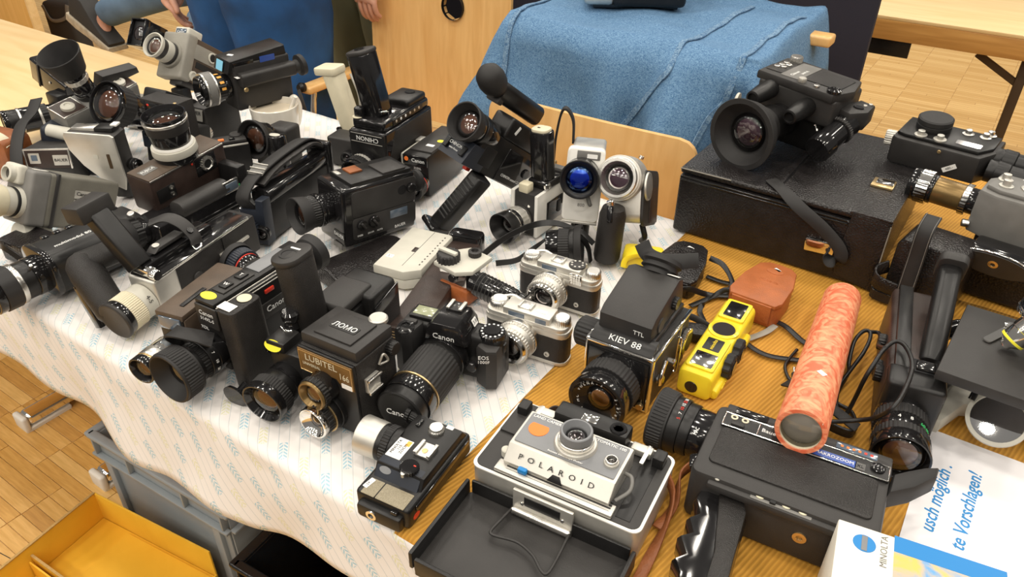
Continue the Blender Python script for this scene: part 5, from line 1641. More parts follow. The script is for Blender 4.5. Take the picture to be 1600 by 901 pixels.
lens(t, (1.6, -0.2, -0.0 + 2.4), (0.1, -1, -0.1), [('lens_barrel', 1.4, 1.4, 0.6, 'gloss', 0), ('front_ring', 1.3, 1.3, 0.5, 'black', 0)], 0.9, 'el_dark', 0.3)

t = thing('lens', 'black lens with a red ring lying behind the brown-topped camera', 'lens', (-0.878, 0.602, T + 0.032), (0, 0, -30))
lens(t, (0, 0, 0), (-0.9, -0.5, 0.1), [('lens_barrel', 2.2, 2.2, 1.4, 'gloss', 0), ('trim_ring', 2.25, 2.25, 0.2, 'red', 0), ('focus_ring', 2.6, 2.6, 1.8, 'navy', 40), ('front_ring', 2.9, 3.0, 1.0, 'rubber', 0)], 1.9, 'el_dark', 0.8)

# --- large black camera in the middle
t = thing('cine_camera', 'large boxy black cine camera with hooded lens in the middle of the white cloth', 'camera', (-0.8692, 0.7592, T + 0.012), (-3.5, 0.3, -13.2))
box(t, 'body', 'gloss', (0, 7.3, 5.4), (8.0, 14.6, 10.6), 0.7, 3)
sp = rbox(t, 'side_panel', 'charcoal', (4.0, 8.0, 7.6), (0.3, 12.8, 4.6), 0.7, 'x', 0.08)
lp = rbox(t, 'side_panel', 'charcoal', (4.0, 8.0, 3.2), (0.3, 12.8, 4.0), 0.7, 'x', 0.08)
disc(sp, 'eye_port', 'inner_black', (4.1, 11.6, 8.0), FX, 0.9, 0.1)
knob(sp, 'side_knob', 'gloss', (4.1, 13.2, 8.1), FX, 0.85, 0.8, 20)
for y, r_ in ((3.2, 0.9), (5.6, 1.05)):
    k_ = knob(lp, 'control_knob', 'gloss', (4.1, y, 3.9), FX, r_, 0.6, 18)
    box(lp, 'knob_grip', 'charcoal', (4.9, y, 3.9), (0.5, 0.4, 1.4), 0.1, 1, (35, 0, 0))
box(lp, 'counter_window', 'window', (4.12, 10.8, 4.0), (0.15, 3.6, 1.5), 0.06)
for y, s_ in ((2.9, 'SPEED'), (5.0, 'ZOOM'), (6.8, 'AUTO')):
    text(lp, s_, (4.17, y, 1.9), FY, FZ, 0.4, 'paint_white')
text(lp, 'BAUER', (4.17, 11.0, 1.5), FY, FZ, 0.75, 'paint_white')
plate(t, 'front_badge', 'black', (2.4, -0.02, 2.2), FX, (0, 0, 1), 3.0, 1.4, 0.05)
text(t, 'BAUER', (2.4, -0.12, 2.2), FX, FZ, 0.95, 'paint_white')
box(t, 'name_plate', 'grey', (2.0, -0.1, 0.2), (2.4, 0.3, 1.0), 0.1)
box(t, 'top_step', 'black', (0.3, 8.0, 10.9), (6.6, 12.0, 0.8), 0.25)
box(t, 'red_key', 'old_leather', (-1.0, 5.2, 11.4), (2.4, 2.4, 0.4), 0.1)
box(t, 'top_slider', 'satin', (-1.6, 2.6, 11.2), (1.6, 0.8, 0.4), 0.1)
box(t, 'top_cover', 'charcoal', (1.2, 10.6, 11.4), (4.4, 4.6, 0.4), 0.1)
disc(t, 'top_screw', 'gloss', (3.1, 0.1, 9.8), (0, -1, 0), 0.45, 0.2)
lens(t, (-0.9, 0, 6.0), (0, -1, 0.0), [('lens_barrel', 2.6, 2.6, 1.4, 'gloss', 0), ('aperture_ring', 2.8, 2.8, 0.9, 'gloss', 0), ('zoom_ring', 2.65, 2.65, 1.4, 'black', 40), ('lens_hood', 2.8, 3.15, 2.2, 'rubber', 0)], 2.1, 'el_brown', 1.3, 2.95)
lathe(t, 'eyecup', 'rubber', (2.4, 14.4, 8.0), (0, 1, 0), [(0, 0), (1.4, 0), (1.3, 0.8), (1.9, 1.2), (1.9, 1.9), (1.4, 2.0), (0, 1.2)], 26)
t = thing('leather_case', 'soft black leather case lying open under the boxy black cine camera', 'case', (-0.84, 0.715, T + 0.001), (0, 0, -13))
rbox(t, 'base_flap', 'case_leather', (5.0, 5.0, 0.5), (10, 16, 0.9), 2.0, 'z', 0.3)
poly(t, 'front_flap', 'case_leather', [(0.5, -0.2), (9.0, 0.2), (9.8, 2.2), (7.0, 2.8), (1.2, 2.6)], 'y', -4.2, -3.5, 0.2, (0, 0, 0), (-8, 0, 0))
disc(t, 'rivet', 'gloss', (4.6, -4.4, 1.3), (0, -1, 0.1), 0.6, 0.3)

# --- cream plastic viewer
t = thing('cassette_box', 'cream plastic cassette box with a price label beside the boxy black camera', 'box', (-0.7003, 0.7253, T + 0.001), (0, 0, 11.9))
poly(t, 'lower_shell', 'ivory', [(-3.8, 0.2), (1.6, -0.1), (3.9, 1.6), (3.9, 13.2), (-3.8, 13.2)], 'z', 0, 1.6, 0.15)
poly(t, 'upper_shell', 'ivory', [(-3.8, 0.2), (1.6, -0.1), (3.9, 1.6), (3.9, 13.2), (-3.8, 13.2)], 'z', 1.65, 3.3, 0.25)
box(t, 'panel_line', 'grey', (0.6, 7.2, 3.31), (0.08, 11.4, 0.06), 0.02)
box(t, 'slot', 'brown_dark', (0.2, 6.6, 3.32), (0.7, 1.4, 0.08), 0.02)
for i in range(11):
    box(t, 'scale_mark', 'brown_dark', (3.0, 2.8 + 0.9 * i, 3.32), (0.2, 0.3, 0.06), 0.02)
white_label(t, (-2.6, 3.4, 3.3), FX, FY, 1.2, 0.9, '2.-')
# --- dark brown long case
t = thing('leather_case', 'long dark brown leather case with gilt lettering lying beside the cream box', 'case', (-0.630, 0.735, T + 0.001), (0, 0, 17))
rbox(t, 'body', 'brown_dark', (0, 2.0, 1.3), (5.4, 27.0, 2.5), 0.8, 'z', 0.3)
rbox(t, 'end_cap', 'gloss', (0, 15.0, 1.8), (5.8, 3.0, 3.6), 1.0, 'z', 0.4)
poly(t, 'end_flap', 'brown_dark', [(-2.8, 0), (2.8, 0), (2.6, 3.0), (-2.6, 3.0)], 'y', -12.4, -11.6, 0.15)
for q in range(3):
    box(t, 'gilt_line', 'gold', (0, -12.44, 2.4 - 0.5 * q), (3.6 - 0.5 * q, 0.06, 0.14), 0.02)
tg = plate(None, 'paper_tag', 'tag_cream', (0, 0, 0), FX, FY, 3.0, 2.4, 0.05, 0.5)
tg.location = (-0.672, 0.655, T + 0.003)
tg.rotation_euler = (0, 0, R(-20))
tag(tg, 'small yellow paper tag between the cream box and the autofocus camera', 'tag')
text(tg, 'SS', (0.3, -0.2, 0.07), FX, FY, 1.3, 'ink')

# --- white topped camera with ribbed tube
t = thing('white_top_camera', 'small white-topped camera with a big striped dial and ribbed black tube', 'camera', (-0.6383, 0.7483, T + 0.028), (0, 0, -2))
box(t, 'body', 'chrome', (3.2, 3.0, 1.2), (5.4, 5.2, 2.6), 0.4)
poly(t, 'top_plate', 'ivory', [(0, 0), (4.6, -0.6), (6.6, 1.2), (6.4, 6.2), (2.0, 6.6), (0, 4.0)], 'z', 2.4, 3.2, 0.2)
kb = lathe(t, 'large_dial', 'charcoal', (1.6, 1.6, 3.0), FZ, [(0, 0), (1.75, 0), (1.8, 0.2), (1.8, 1.3), (1.6, 1.5), (0, 1.5)], ridge=18, kd=0.16)
box(kb, 'dial_bar', 'ivory', (1.6, 1.6, 4.7), (3.3, 0.8, 0.5), 0.15)
lathe(t, 'small_dial', 'charcoal', (4.0, 5.0, 3.1), FZ, [(0, 0), (1.0, 0), (1.05, 0.9), (0.6, 1.0), (0.4, 0.6), (0, 0.6)], ridge=22, kd=0.08)
disc(t, 'front_lens', 'gloss', (3.6, 0.3, 1.5), (0, -1, 0), 0.7, 0.6)
box(t, 'orange_base', 'tan_leather', (3.4, 2.6, -1.4), (6.0, 5.4, 2.6), 0.5)
L_ = lathe(t, 'ribbed_tube', 'gloss', (6.0, 1.8, 1.0), (1, 0.12, -0.18), [(0, 0), (1.7, 0), (1.7, 0.8), (1.9, 1.0), (1.85, 7.0), (1.6, 7.6), (1.9, 8.0), (1.8, 8.8), (0, 8.8)], 32)
for i in range(9):
    lathe(L_, 'tube_rib', 'charcoal', (7.2 + 0.6 * i, 1.94 + 0.07 * i, 0.79 - 0.108 * i), (1, 0.12, -0.18), [(1.87, 0), (1.95, 0.05), (1.95, 0.15), (1.87, 0.2)], 28)

# --- silver rangefinders
def rangefinder(label, loc, rz, wd, grid, sc=1.0):
    t = thing('rangefinder_camera', label, 'camera', loc, (0, 0, rz))
    pts = []
    hw, dp = wd / 2, 3.4
    for sx, sy, a0 in ((1, 1, 0), (-1, 1, 90), (-1, -1, 180), (1, -1, 270)):
        for q in range(4):
            a = R(a0 + 30 * q)
            pts.append((sx * (hw - 1.3) + 1.3 * math.cos(a), dp / 2 + sy * (dp / 2 - 1.2) + 1.2 * math.sin(a)))
    poly(t, 'base_plate', 'satin', pts, 'z', 0, 0.6, 0.12)
    poly(t, 'body', 'leather', [(x * 0.985, y * 0.97 + 0.05) for x, y in pts], 'z', 0.55, 4.6, 0.05)
    poly(t, 'shoulder', 'satin', pts, 'z', 4.5, 5.5, 0.15)
    tp = poly(t, 'top_plate', 'satin', [(x * 0.97, y) for x, y in pts], 'z', 5.4, 6.2, 0.2)
    fh = box(t, 'finder_housing', 'satin', (0.2, 1.7, 6.6), (7.0, 3.0, 1.2), 0.2)
    box(fh, 'finder_window', 'window', (-1.2, 0.18, 6.4), (2.4, 0.12, 0.9), 0.05)
    if grid:
        gp = box(fh, 'meter_grid', 'chrome', (3.3, 0.0, 6.0), (1.9, 0.5, 1.7), 0.08)
        for a in range(4):
            for b in range(4):
                disc(fh, 'grid_bead', 'white', (2.7 + 0.4 * a, -0.25, 5.4 + 0.4 * b), (0, -1, 0), 0.17, 0.1, 8)
    else:
        box(fh, 'finder_window', 'window', (2.4, 0.18, 6.4), (1.6, 0.12, 0.9), 0.05)
    sh = box(t, 'accessory_shoe', 'silver', (-0.4, 1.8, 7.25), (1.9, 1.7, 0.2), 0.05)
    for sx in (-0.85, 0.85):
        box(sh, 'shoe_rail', 'satin', (-0.4 + sx, 1.8, 7.42), (0.3, 1.7, 0.2), 0.05)
    kn = lathe(t, 'advance_knob', 'silver', (-hw + 1.7, 1.7, 6.1), FZ, [(0, 0), (1.25, 0), (1.3, 0.2), (1.3, 0.9), (1.1, 1.1), (0.9, 1.05), (0, 1.1)], ridge=30, kd=0.05)
    tube(t, 'advance_lever', 'silver', [(-hw + 1.8, 2.6, 7.0), (-hw + 3.0, 3.3, 7.1), (-hw + 4.4, 3.0, 7.0)], 0.25)
    lathe(t, 'shutter_button', 'silver', (-hw + 3.6, 1.2, 6.1), FZ, [(0, 0), (0.5, 0), (0.5, 0.6), (0.3, 0.8), (0, 0.8)], 16)
    lathe(t, 'rewind_knob', 'silver', (hw - 1.3, 1.7, 6.1), FZ, [(0, 0), (1.1, 0), (1.15, 0.2), (1.15, 1.0), (0.95, 1.2), (0, 1.2)], ridge=26, kd=0.06)
    if grid:
        md = lathe(t, 'meter_dial', 'charcoal', (2.6, 1.8, 7.1), FZ, [(0, 0), (1.25, 0), (1.25, 0.3), (1.0, 0.4), (0, 0.4)], 30)
        for q in range(8):
            a = 2 * PI * q / 8
            plate(md, 'dial_mark', 'satin', (2.6 + 0.85 * math.cos(a), 1.8 + 0.85 * math.sin(a), 7.5), FX, FY, 0.3, 0.3, 0.03, 0.1)
    else:
        white_label(t, (2.0, 1.5, 7.22), FX, FY, 1.5, 0.6)
    lathe(t, 'front_socket', 'satin', (3.6, 0.05, 1.6), (0, -1, 0), [(0.4, -0.1), (0.4, 0.15), (0.2, 0.18), (0.18, 0), (0, 0)], 16)
    lens(t, (-0.6, 0.1, 3.2), (0, -1, 0), [('lens_barrel', 2.95, 2.95, 0.8, 'silver', 0), ('aperture_ring', 2.9, 2.9, 0.6, 'satin', 44), ('scale_ring', 2.8, 2.7, 0.9, 'satin', 0), ('focus_ring', 2.75, 2.75, 0.7, 'satin', 40), ('front_ring', 2.45, 2.3, 0.5, 'chrome', 0)], 1.5, 'el_dark', 0.7, 1.9)
    return t

rangefinder('silver rangefinder camera with a beaded light meter window, the rear of the two', (-0.4678, 0.8225, T + 0.001), 4.9, 13.1, True)
rangefinder('silver rangefinder camera with a white price label on top, the front of the two', (-0.4422, 0.6966, T + 0.001), 6.8, 12.5, False)

# ------------------------------------------------------------------ back centre
# --- sound camera with microphone
t = thing('cine_camera', 'black sound cine camera with a foam microphone on top, tilted upward', 'camera', (-0.7325, 0.9339, 0.8717), (-36.4, 8, -12.2))
box(t, 'body', 'black', (0, 9.4, 3.6), (6.0, 18.8, 7.2), 0.4)
poly(t, 'front_block', 'navy', [(-2.4, 0), (3.0, 0), (3.4, 4.0), (-1.6, 4.0)], 'x', -3.1, 3.1, 0.25)
for sx in (-2.0, 2.0):
    box(t, 'sensor_window', 'inner_black', (sx, -2.3, 1.9), (0.9, 0.5, 1.8), 0.1, 1, (-14, 0, 0))
text(t, 'CHINON', (0, -2.28, 2.3), FX, (0, 0.2, 1), 0.8, 'paint_white')
text(t, 'auto focus', (0, -2.42, 1.5), FX, (0, 0.2, 1), 0.5, 'paint_white')
lens(t, (0.6, 3.0, 6.2), (0.05, -1, 0.0), [('lens_barrel', 2.6, 2.6, 2.6, 'gloss', 0), ('zoom_ring', 2.7, 2.7, 1.6, 'black', 0), ('focus_ring', 2.6, 2.7, 1.2, 'gloss', 0), ('lens_hood', 2.9, 3.3, 2.4, 'rubber', 0)], 2.3, 'el_brown', 1.6, 3.05)
box(t, 'side_door', 'gloss', (3.05, 12.4, 3.2), (0.3, 10.5, 6.0), 0.12)
text(t, 'CHINON sound CS 80 AF', (3.22, 12.2, 1.5), FY, FZ, 0.72, 'paint_white')
disc(t, 'side_knob', 'gloss', (3.15, 14.6, 3.6), FX, 0.9, 0.4)
box(t, 'side_window', 'inner_black', (3.05, 2.8, 3.0), (0.2, 3.4, 3.4), 0.1)
box(t, 'top_housing', 'black', (0.6, 11.0, 9.0), (4.6, 13.6, 4.0), 0.6, 3)
white_label(t, (2.95, 6.6, 9.4), (0, 0.3, 1), (0, -1, 0.3), 1.6, 0.6)
mt_ = rbox(t, 'microphone_tube', 'black', (-0.9, 7.4, 13.6), (3.4, 13.0, 3.6), 1.2, 'y', 0.4)
lathe(t, 'microphone_foam', 'rubber', (-1.0, -0.4, 14.0), (0, -1, 0.25), [(0.9, -2.2), (1.8, -1.4), (2.3, -0.2), (2.45, 1.2), (2.2, 2.6), (1.4, 3.6), (0, 4.0)], 32)
box(t, 'microphone_clamp', 'charcoal', (-0.9, 1.6, 12.2), (3.0, 1.4, 1.6), 0.3)
gr_ = rbox(t, 'pistol_grip', 'black', (1.4, 4.6, -5.9), (3.4, 3.6, 11.6), 0.9, 'z', 0.3, rot=(4, 16, 0))
for i in range(11):
    box(gr_, 'grip_rib', 'rubber', rel((1.4, 4.6, -5.9), (4, 16, 0), (0, -1.75, 4.2 - 0.78 * i)), (2.4, 0.4, 0.4), 0.12, 1, (4, 16, 0))
box(gr_, 'grip_foot', 'gloss', (-0.3, 4.0, -11.9), (4.0, 4.6, 1.2), 0.5, 3, (4, 16, 0))
box(t, 'trigger', 'red', (0.6, 2.4, -0.4), (1.0, 1.2, 0.8), 0.2)

# --- small silver camera with upright grip
t = thing('cine_camera', 'small two-tone silver and black cine camera with glossy black grip on top', 'camera', (-0.6281, 0.9847, T + 0.001), (0, 0, -1))
box(t, 'body', 'charcoal', (0, 4.4, 4.0), (4.4, 8.8, 7.8), 0.2)
for sx in (-1, 1):
    box(t, 'white_frame', 'white', (sx * 2.45, 4.2, 4.0), (0.7, 9.0, 8.0), 0.2)
box(t, 'side_door', 'gloss', (2.85, 5.2, 3.6), (0.3, 5.0, 4.2), 0.12)
box(t, 'latch', 'charcoal', (3.05, 6.4, 3.8), (0.4, 1.0, 2.2), 0.15)
box(t, 'release_cube', 'cream', (-0.4, 0.9, 8.6), (2.0, 1.9, 1.7), 0.3)
disc(t, 'screw', 'chrome', (0.9, 0, 5.6), (0, -1, 0), 0.25, 0.1, 10)
rbox(t, 'pistol_grip', 'gloss', (0.4, 4.6, 13.0), (3.8, 3.4, 9.4), 1.2, 'z', 0.3, rot=(0, -4, 0))
g2 = rbox(t, 'grip_cap', 'cream', (0.0, 4.6, 17.8), (3.2, 2.8, 0.7), 1.0, 'z', 0.2, rot=(0, -4, 0))
box(g2, 'cap_slot', 'ink', (-0.4, 4.4, 18.15), (0.5, 0.3, 0.08), 0.02)
box(t, 'grip_collar', 'gloss', (0.8, 5.6, 8.6), (4.2, 6.0, 1.6), 0.5, 3)
disc(t, 'grip_screw', 'chrome', (2.6, 3.2, 8.8), (0.3, -1, 0), 0.55, 1.0)
lens(t, (-0.4, 0, 3.2), (-0.1, -1, -0.03), [('lens_barrel', 2.2, 2.3, 0.8, 'silver', 0), ('zoom_ring', 2.4, 2.5, 1.6, 'satin', 20), ('focus_ring', 2.5, 2.55, 0.8, 'gloss', 0), ('trim_ring', 2.58, 2.58, 0.25, 'chrome', 0), ('lens_hood', 2.6, 2.8, 2.2, 'black', 0)], 1.6, 'el_dark', 1.9, 2.65)
strap(t, 'wrist_strap', 'rubber', [(-0.9, 10.4, 9.6), (-0.7, 10.5, 14.2), (0.1, 10.6, 18.8), (1.2, 10.6, 19.9), (2.4, 10.9, 18.0), (2.6, 11.0, 14.0)], 1.2, 0.4, (0.5, -1, 0))
lathe(t, 'strap_clasp', 'gold', (-0.9, 10.0, 8.0), (0, 0.25, 1), [(0.6, 0), (0.65, 1.8), (0.5, 2.0), (0, 2.0)], 12)
box(t, 'rear_panel', 'grey', (0.8, 8.9, 6.6), (5.8, 1.6, 6.6), 0.3)

# --- silver camera with blue lens
t = thing('cine_camera', 'white and silver cine camera with a shining blue lens', 'camera', (-0.5320, 1.006, 0.786), (-10, 2, 25))
rbox(t, 'face', 'white', (0, 1.0, 6.2), (6.2, 2.2, 12.4), 0.8, 'y', 0.3)
rbox(t, 'body', 'satin', (0.2, 6.0, 7.2), (5.6, 9.0, 9.6), 0.6, 'y', 0.3)
box(t, 'name_window', 'grey', (0.4, -0.15, 11.4), (3.8, 0.2, 1.4), 0.1)
plate(t, 'name_label', 'label_white', (1.0, -0.26, 11.3), FX, FZ, 1.7, 0.7, 0.03)
lathe(t, 'badge', 'white', (0, -0.1, 2.9), (0, -1, 0), [(1.05, 0), (1.05, 0.08), (0, 0.1)], 28)
text(t, '800', (0, -0.22, 2.9), FX, FZ, 0.8, 'grey')
lens(t, (-0.4, 0, 8.0), (-0.05, -1, 0.05), [('lens_barrel', 3.0, 3.0, 1.4, 'black', 0), ('focus_ring', 3.05, 3.1, 1.6, 'gloss', 0), ('front_ring', 3.15, 3.2, 0.9, 'black', 0)], 2.25, 'el_blue', 0.6, None, None, 'blue_glass')
tube(t, 'zoom_lever', 'grey', [(0.8, -1.0, 5.2), (1.4, -1.5, 3.8), (1.6, -1.3, 3.4)], 0.35)
box(t, 'base_step', 'satin', (0, 0.9, -0.2), (6.0, 2.4, 0.5), 0.15)
rbox(t, 'pistol_grip', 'black', (0.2, 3.2, -2.2), (3.2, 3.6, 4.6), 1.2, 'z', 0.3, rot=(10, 0, 0))
box(t, 'trigger', 'gloss', (-0.2, 1.0, -1.0), (1.2, 1.0, 1.4), 0.2)

# --- silver camera with round housing
t = thing('cine_camera', 'silver cine camera with a big round lens housing and black pebbled grip', 'camera', (-0.4725, 1.0124, 0.880), (-24, -9, 12))
lens(t, (0, 6.0, 0), (0, -1, 0), [('lens_housing', 3.7, 3.7, 4.8, 'satin', 0), ('trim_ring', 3.45, 3.4, 0.7, 'white', 0), ('front_ring', 3.25, 3.2, 0.6, 'silver', 0)], 2.2, 'el_purple', 1.2, 2.7)
rbox(t, 'body', 'satin', (0.6, 8.0, -3.0), (5.6, 10.0, 8.6), 1.6, 'x', 0.5)
sp = rbox(t, 'side_panel', 'charcoal', (3.5, 8.4, -3.2), (0.5, 10.6, 9.2), 1.8, 'x', 0.15)
rbox(sp, 'panel_inset', 'brown_dark', (3.8, 10.2, -4.4), (0.15, 5.6, 6.0), 0.4, 'x', 0.04)
lathe(sp, 'side_dial', 'grey', (3.7, 5.2, -1.2), FX, [(0, 0), (2.1, 0), (2.1, 0.35), (1.6, 0.5), (0, 0.5)], 32)
lathe(sp, 'dial_rim', 'satin', (3.7, 5.2, -1.2), FX, [(2.1, 0.0), (2.35, 0.1), (2.3, 0.4), (2.05, 0.42)], 32)
disc(t, 'top_button', 'silver', (2.6, 4.4, 3.2), (0.5, 0, 1), 0.4, 0.5)
lathe(t, 'pistol_grip', 'leather', (-0.2, -0.6, -5.6), (-0.2, 0.36, -0.92), [(0, -1.0), (1.8, -1.0), (2.15, 0.2), (2.2, 7.6), (2.0, 8.4), (0, 8.4)], 36)
box(t, 'trigger', 'gloss', (-0.2, -2.2, -5.6), (1.0, 1.2, 3.0), 0.35)
lathe(t, 'release_button', 'chrome', (-0.2, -2.2, -4.2), (0, -0.4, 1), [(0, 0), (0.6, 0), (0.6, 0.6), (0.3, 0.8), (0, 0.8)], 16)
tube(t, 'foot_bracket', 'black', [(3.0, 6.0, -7.5), (3.4, 6.6, -9.6), (2.4, 8.6, -10.4)], 0.5)

# --- hooded lens and loose strap
t = thing('lens', 'black lens with a deep rubber hood lying behind the rear silver rangefinder', 'lens', (-0.545, 0.925, T + 0.034), (0, 0, 0))
lens(t, (0, 0, 0), (0.9, 0.42, 0.12), [('lens_barrel', 2.4, 2.5, 2.0, 'gloss', 0), ('focus_ring', 2.7, 2.7, 1.8, 'rubber', 40), ('front_ring', 2.8, 2.9, 0.8, 'black', 0), ('lens_hood', 3.1, 3.3, 1.2, 'rubber', 0)], 2.2, 'el_dark', 1.4)
t = thing('camera_strap', 'narrow black leather camera strap looping behind the rear silver rangefinder', 'strap', (-0.585, 0.90, T))
strap(t, 'band', 'black', [(-5.6, -4.2, 0.4), (-3.0, -0.4, 3.4), (-0.2, 3.0, 5.2), (3.0, 5.2, 6.0), (6.6, 6.0, 5.6), (9.4, 6.2, 3.4), (10.2, 6.4, 0.4)], 1.0, 0.25, [(0, 0.3, 1), (0, 0.3, 1), (0.2, 0.4, 1), (0.3, 0.8, 0.6), (0.2, 1, 0.3), (0, 1, 0.2), (0, 1, 0)])
strap(t, 'band', 'black', [(-2.4, -3.0, 0.4), (0.4, -0.6, 0.9), (2.8, 1.6, 3.4), (5.0, 3.6, 5.6), (8.0, 5.0, 6.4), (11.0, 5.4, 4.6)], 1.0, 0.25, [(0, 0.3, 1), (0.3, 0.3, 1), (0.3, 0.8, 0.6), (0.2, 1, 0.3), (0.2, 1, 0.2), (0, 1, 0.2)])
tgp = plate(t, 'end_tag', 'cream', (-4.2, -4.6, 0.25), (1, 0.3, 0), (-0.3, 1, 0), 2.2, 1.6, 0.1, 0.15)
disc(t, 'tag_hole', 'brown_dark', (-4.2, -4.6, 0.3), FZ, 0.3, 0.12, 12)

# --- black camera with upright handle (name upside down)
t = thing('cine_camera', 'black cine camera turned upside down with its tall glossy handle in the air', 'camera', (-0.9511, 0.9476, T + 0.005), (0, 0, 8.7))
box(t, 'body', 'gloss', (0, 8.4, 6.3), (7.8, 16.8, 12.0), 0.5, 3)
box(t, 'front_frame', 'black', (0, -0.1, 9.0), (7.6, 0.6, 6.2), 0.2)
text(t, 'CHINON', (0.2, -0.45, 10.9), (-1, 0, 0), (0, 0, -1), 1.2, 'paint_white')
for z in (10.1, 11.7):
    box(t, 'name_line', 'satin', (0, -0.42, z), (6.8, 0.1, 0.12), 0.03)
poly(t, 'side_cover', 'leather', [(0.6, 6.2), (3.4, 11.8), (16.2, 11.8), (16.2, 6.0)], 'x', 3.85, 4.05, 0.08)
box(t, 'bottom_deck', 'gloss', (0, 8.4, 13.2), (7.0, 16.0, 2.0), 0.6, 3)
cpn = box(t, 'control_strip', 'black', (3.55, 8.6, 13.2), (0.2, 10.5, 1.2), 0.08)
for i in range(6):
    disc(cpn, 'socket', 'paint_white' if i in (1, 2) else 'satin', (3.63, 4.4 + 1.6 * i, 13.3), FX, 0.28, 0.08, 12)
box(t, 'rear_hump', 'black', (0.4, 12.8, 14.6), (5.6, 6.6, 1.6), 0.6, 3)
disc(t, 'tripod_cap', 'gloss', (0.8, 14.0, 15.3), FZ, 1.0, 0.3)
rbox(t, 'handle', 'gloss', (-1.6, 4.6, 19.4), (4.4, 4.8, 11.4), 1.3, 'z', 0.35, rot=(0, -13, 0))
hc = rbox(t, 'handle_cap', 'charcoal', (-2.9, 4.6, 25.2), (4.6, 5.0, 0.8), 1.4, 'z', 0.3, rot=(0, -13, 0))
disc(hc, 'cap_screw', 'gloss', (-3.2, 4.6, 25.5), (-0.2, 0, 1), 1.0, 0.25)
box(t, 'trigger', 'gloss', (-2.4, 1.6, 15.0), (1.8, 1.6, 2.2), 0.5, 3)
disc(t, 'cream_button', 'cream', (-2.6, 1.2, 14.2), FZ, 1.0, 0.15)
tube(t, 'cable_loop', 'chrome', [(1.2, 3.2, 14.4), (1.9, 2.4, 15.4), (2.4, 3.6, 15.2), (1.8, 4.6, 14.4)], 0.18)
lens(t, (-0.6, -0.2, 5.6), (0, -1, -0.05), [('lens_barrel', 2.7, 2.7, 1.2, 'gloss', 0), ('aperture_ring', 2.8, 2.8, 0.8, 'satin', 30), ('focus_ring', 2.9, 2.9, 1.6, 'black', 36), ('front_ring', 2.7, 2.7, 1.0, 'gloss', 0)], 2.0, 'el_dark', 0.8)

t = thing('flash_grip', 'cream plastic flash handle leaning beside the glossy upright handle', 'flash', (-1.135, 1.085, T + 0.001), (0, 0, 10))
rbox(t, 'handle', 'cream', (-1.0, 0, 9.4), (3.4, 4.2, 14.0), 0.9, 'z', 0.3, rot=(0, -16, 0))
rbox(t, 'head', 'cream', (-3.6, -0.1, 16.6), (5.4, 4.6, 1.6), 0.9, 'z', 0.4, rot=(0, -6, 0))
rbox(t, 'foot', 'cream', (1.0, 0, 2.0), (5.2, 4.6, 4.0), 0.9, 'z', 0.4)
rbox(t, 'side_switch', 'gloss', (-1.0, -2.3, 3.4), (1.2, 0.6, 4.0), 0.4, 'y', 0.1, rot=(0, -14, 0))
tube(t, 'cable', 'satin', [(0.6, 1.0, 16.0), (2.4, 0.6, 12.0), (2.6, 0.4, 8.0)], 0.25)
t = thing('flash_unit', 'small dark grey flash box with a cable, left of the upside-down camera', 'flash', (-1.085, 1.005, T + 0.001), (0, 0, 12))
box(t, 'body', 'charcoal', (0, 2.4, 3.0), (6.8, 4.8, 6.0), 0.4, 3)
lens(t, (2.0, 0, 2.6), (0, -1, 0), [('lens_barrel', 1.4, 1.4, 1.2, 'gloss', 0), ('front_ring', 1.5, 1.5, 0.6, 'black', 0)], 0.9, 'el_dark', 0.3)
tube(t, 'cable', 'black', [(1.0, 2.0, 6.0), (3.4, 1.4, 7.2), (5.6, 1.6, 6.8)], 0.22)

# --- black camera with red ring lens
t = thing('cine_camera', 'black cine camera with red-ringed lens beside the tilted microphone camera', 'camera', (-0.8765, 0.9908, T + 0.001), (0, 0, 9.5))
box(t, 'body', 'black', (0, 7.2, 4.2), (5.4, 14.4, 8.2), 0.35)
box(t, 'top_cover', 'charcoal', (0.2, 8.0, 8.4), (4.8, 12.6, 0.5), 0.15)
fpn = box(t, 'front_plate', 'gloss', (0, -0.1, 7.2), (5.2, 0.3, 2.0), 0.1)
text(fpn, 'Canon', (0.7, -0.28, 7.3), FX, FZ, 1.05, 'paint_white')
disc(fpn, 'red_badge', 'orange_dot', (-1.8, -0.2, 7.4), (0, -1, 0), 0.45, 0.1, 16)
text(t, '310XL', (0.4, -0.08, 5.7), FX, FZ, 0.6, 'paint_white')
white_label(t, (0.8, 4.4, 8.67), FX, FY, 1.6, 0.9)
sticker(t, (1.6, 7.0, 8.67), FX, FY, 0.7, 0.6)
sv = box(t, 'side_strip', 'ivory', (-3.0, 5.0, 6.2), (1.2, 9.0, 3.4), 0.4)
box(sv, 'strip_latch', 'satin', (-3.0, 7.4, 8.1), (1.4, 2.2, 0.5), 0.15)
lens(t, (0.6, 0, 3.0), (0.05, -1, -0.03), [('lens_barrel', 2.2, 2.2, 1.0, 'gloss', 0), ('trim_ring', 2.3, 2.3, 0.2, 'red', 0), ('focus_ring', 2.35, 2.35, 1.6, 'black', 40), ('front_ring', 2.4, 2.4, 1.0, 'rubber', 0)], 1.6, 'el_dark', 0.8)
disc(t, 'cream_dial', 'ivory', (-4.0, -0.6, 4.4), (0, -0.5, 1), 1.8, 0.8)

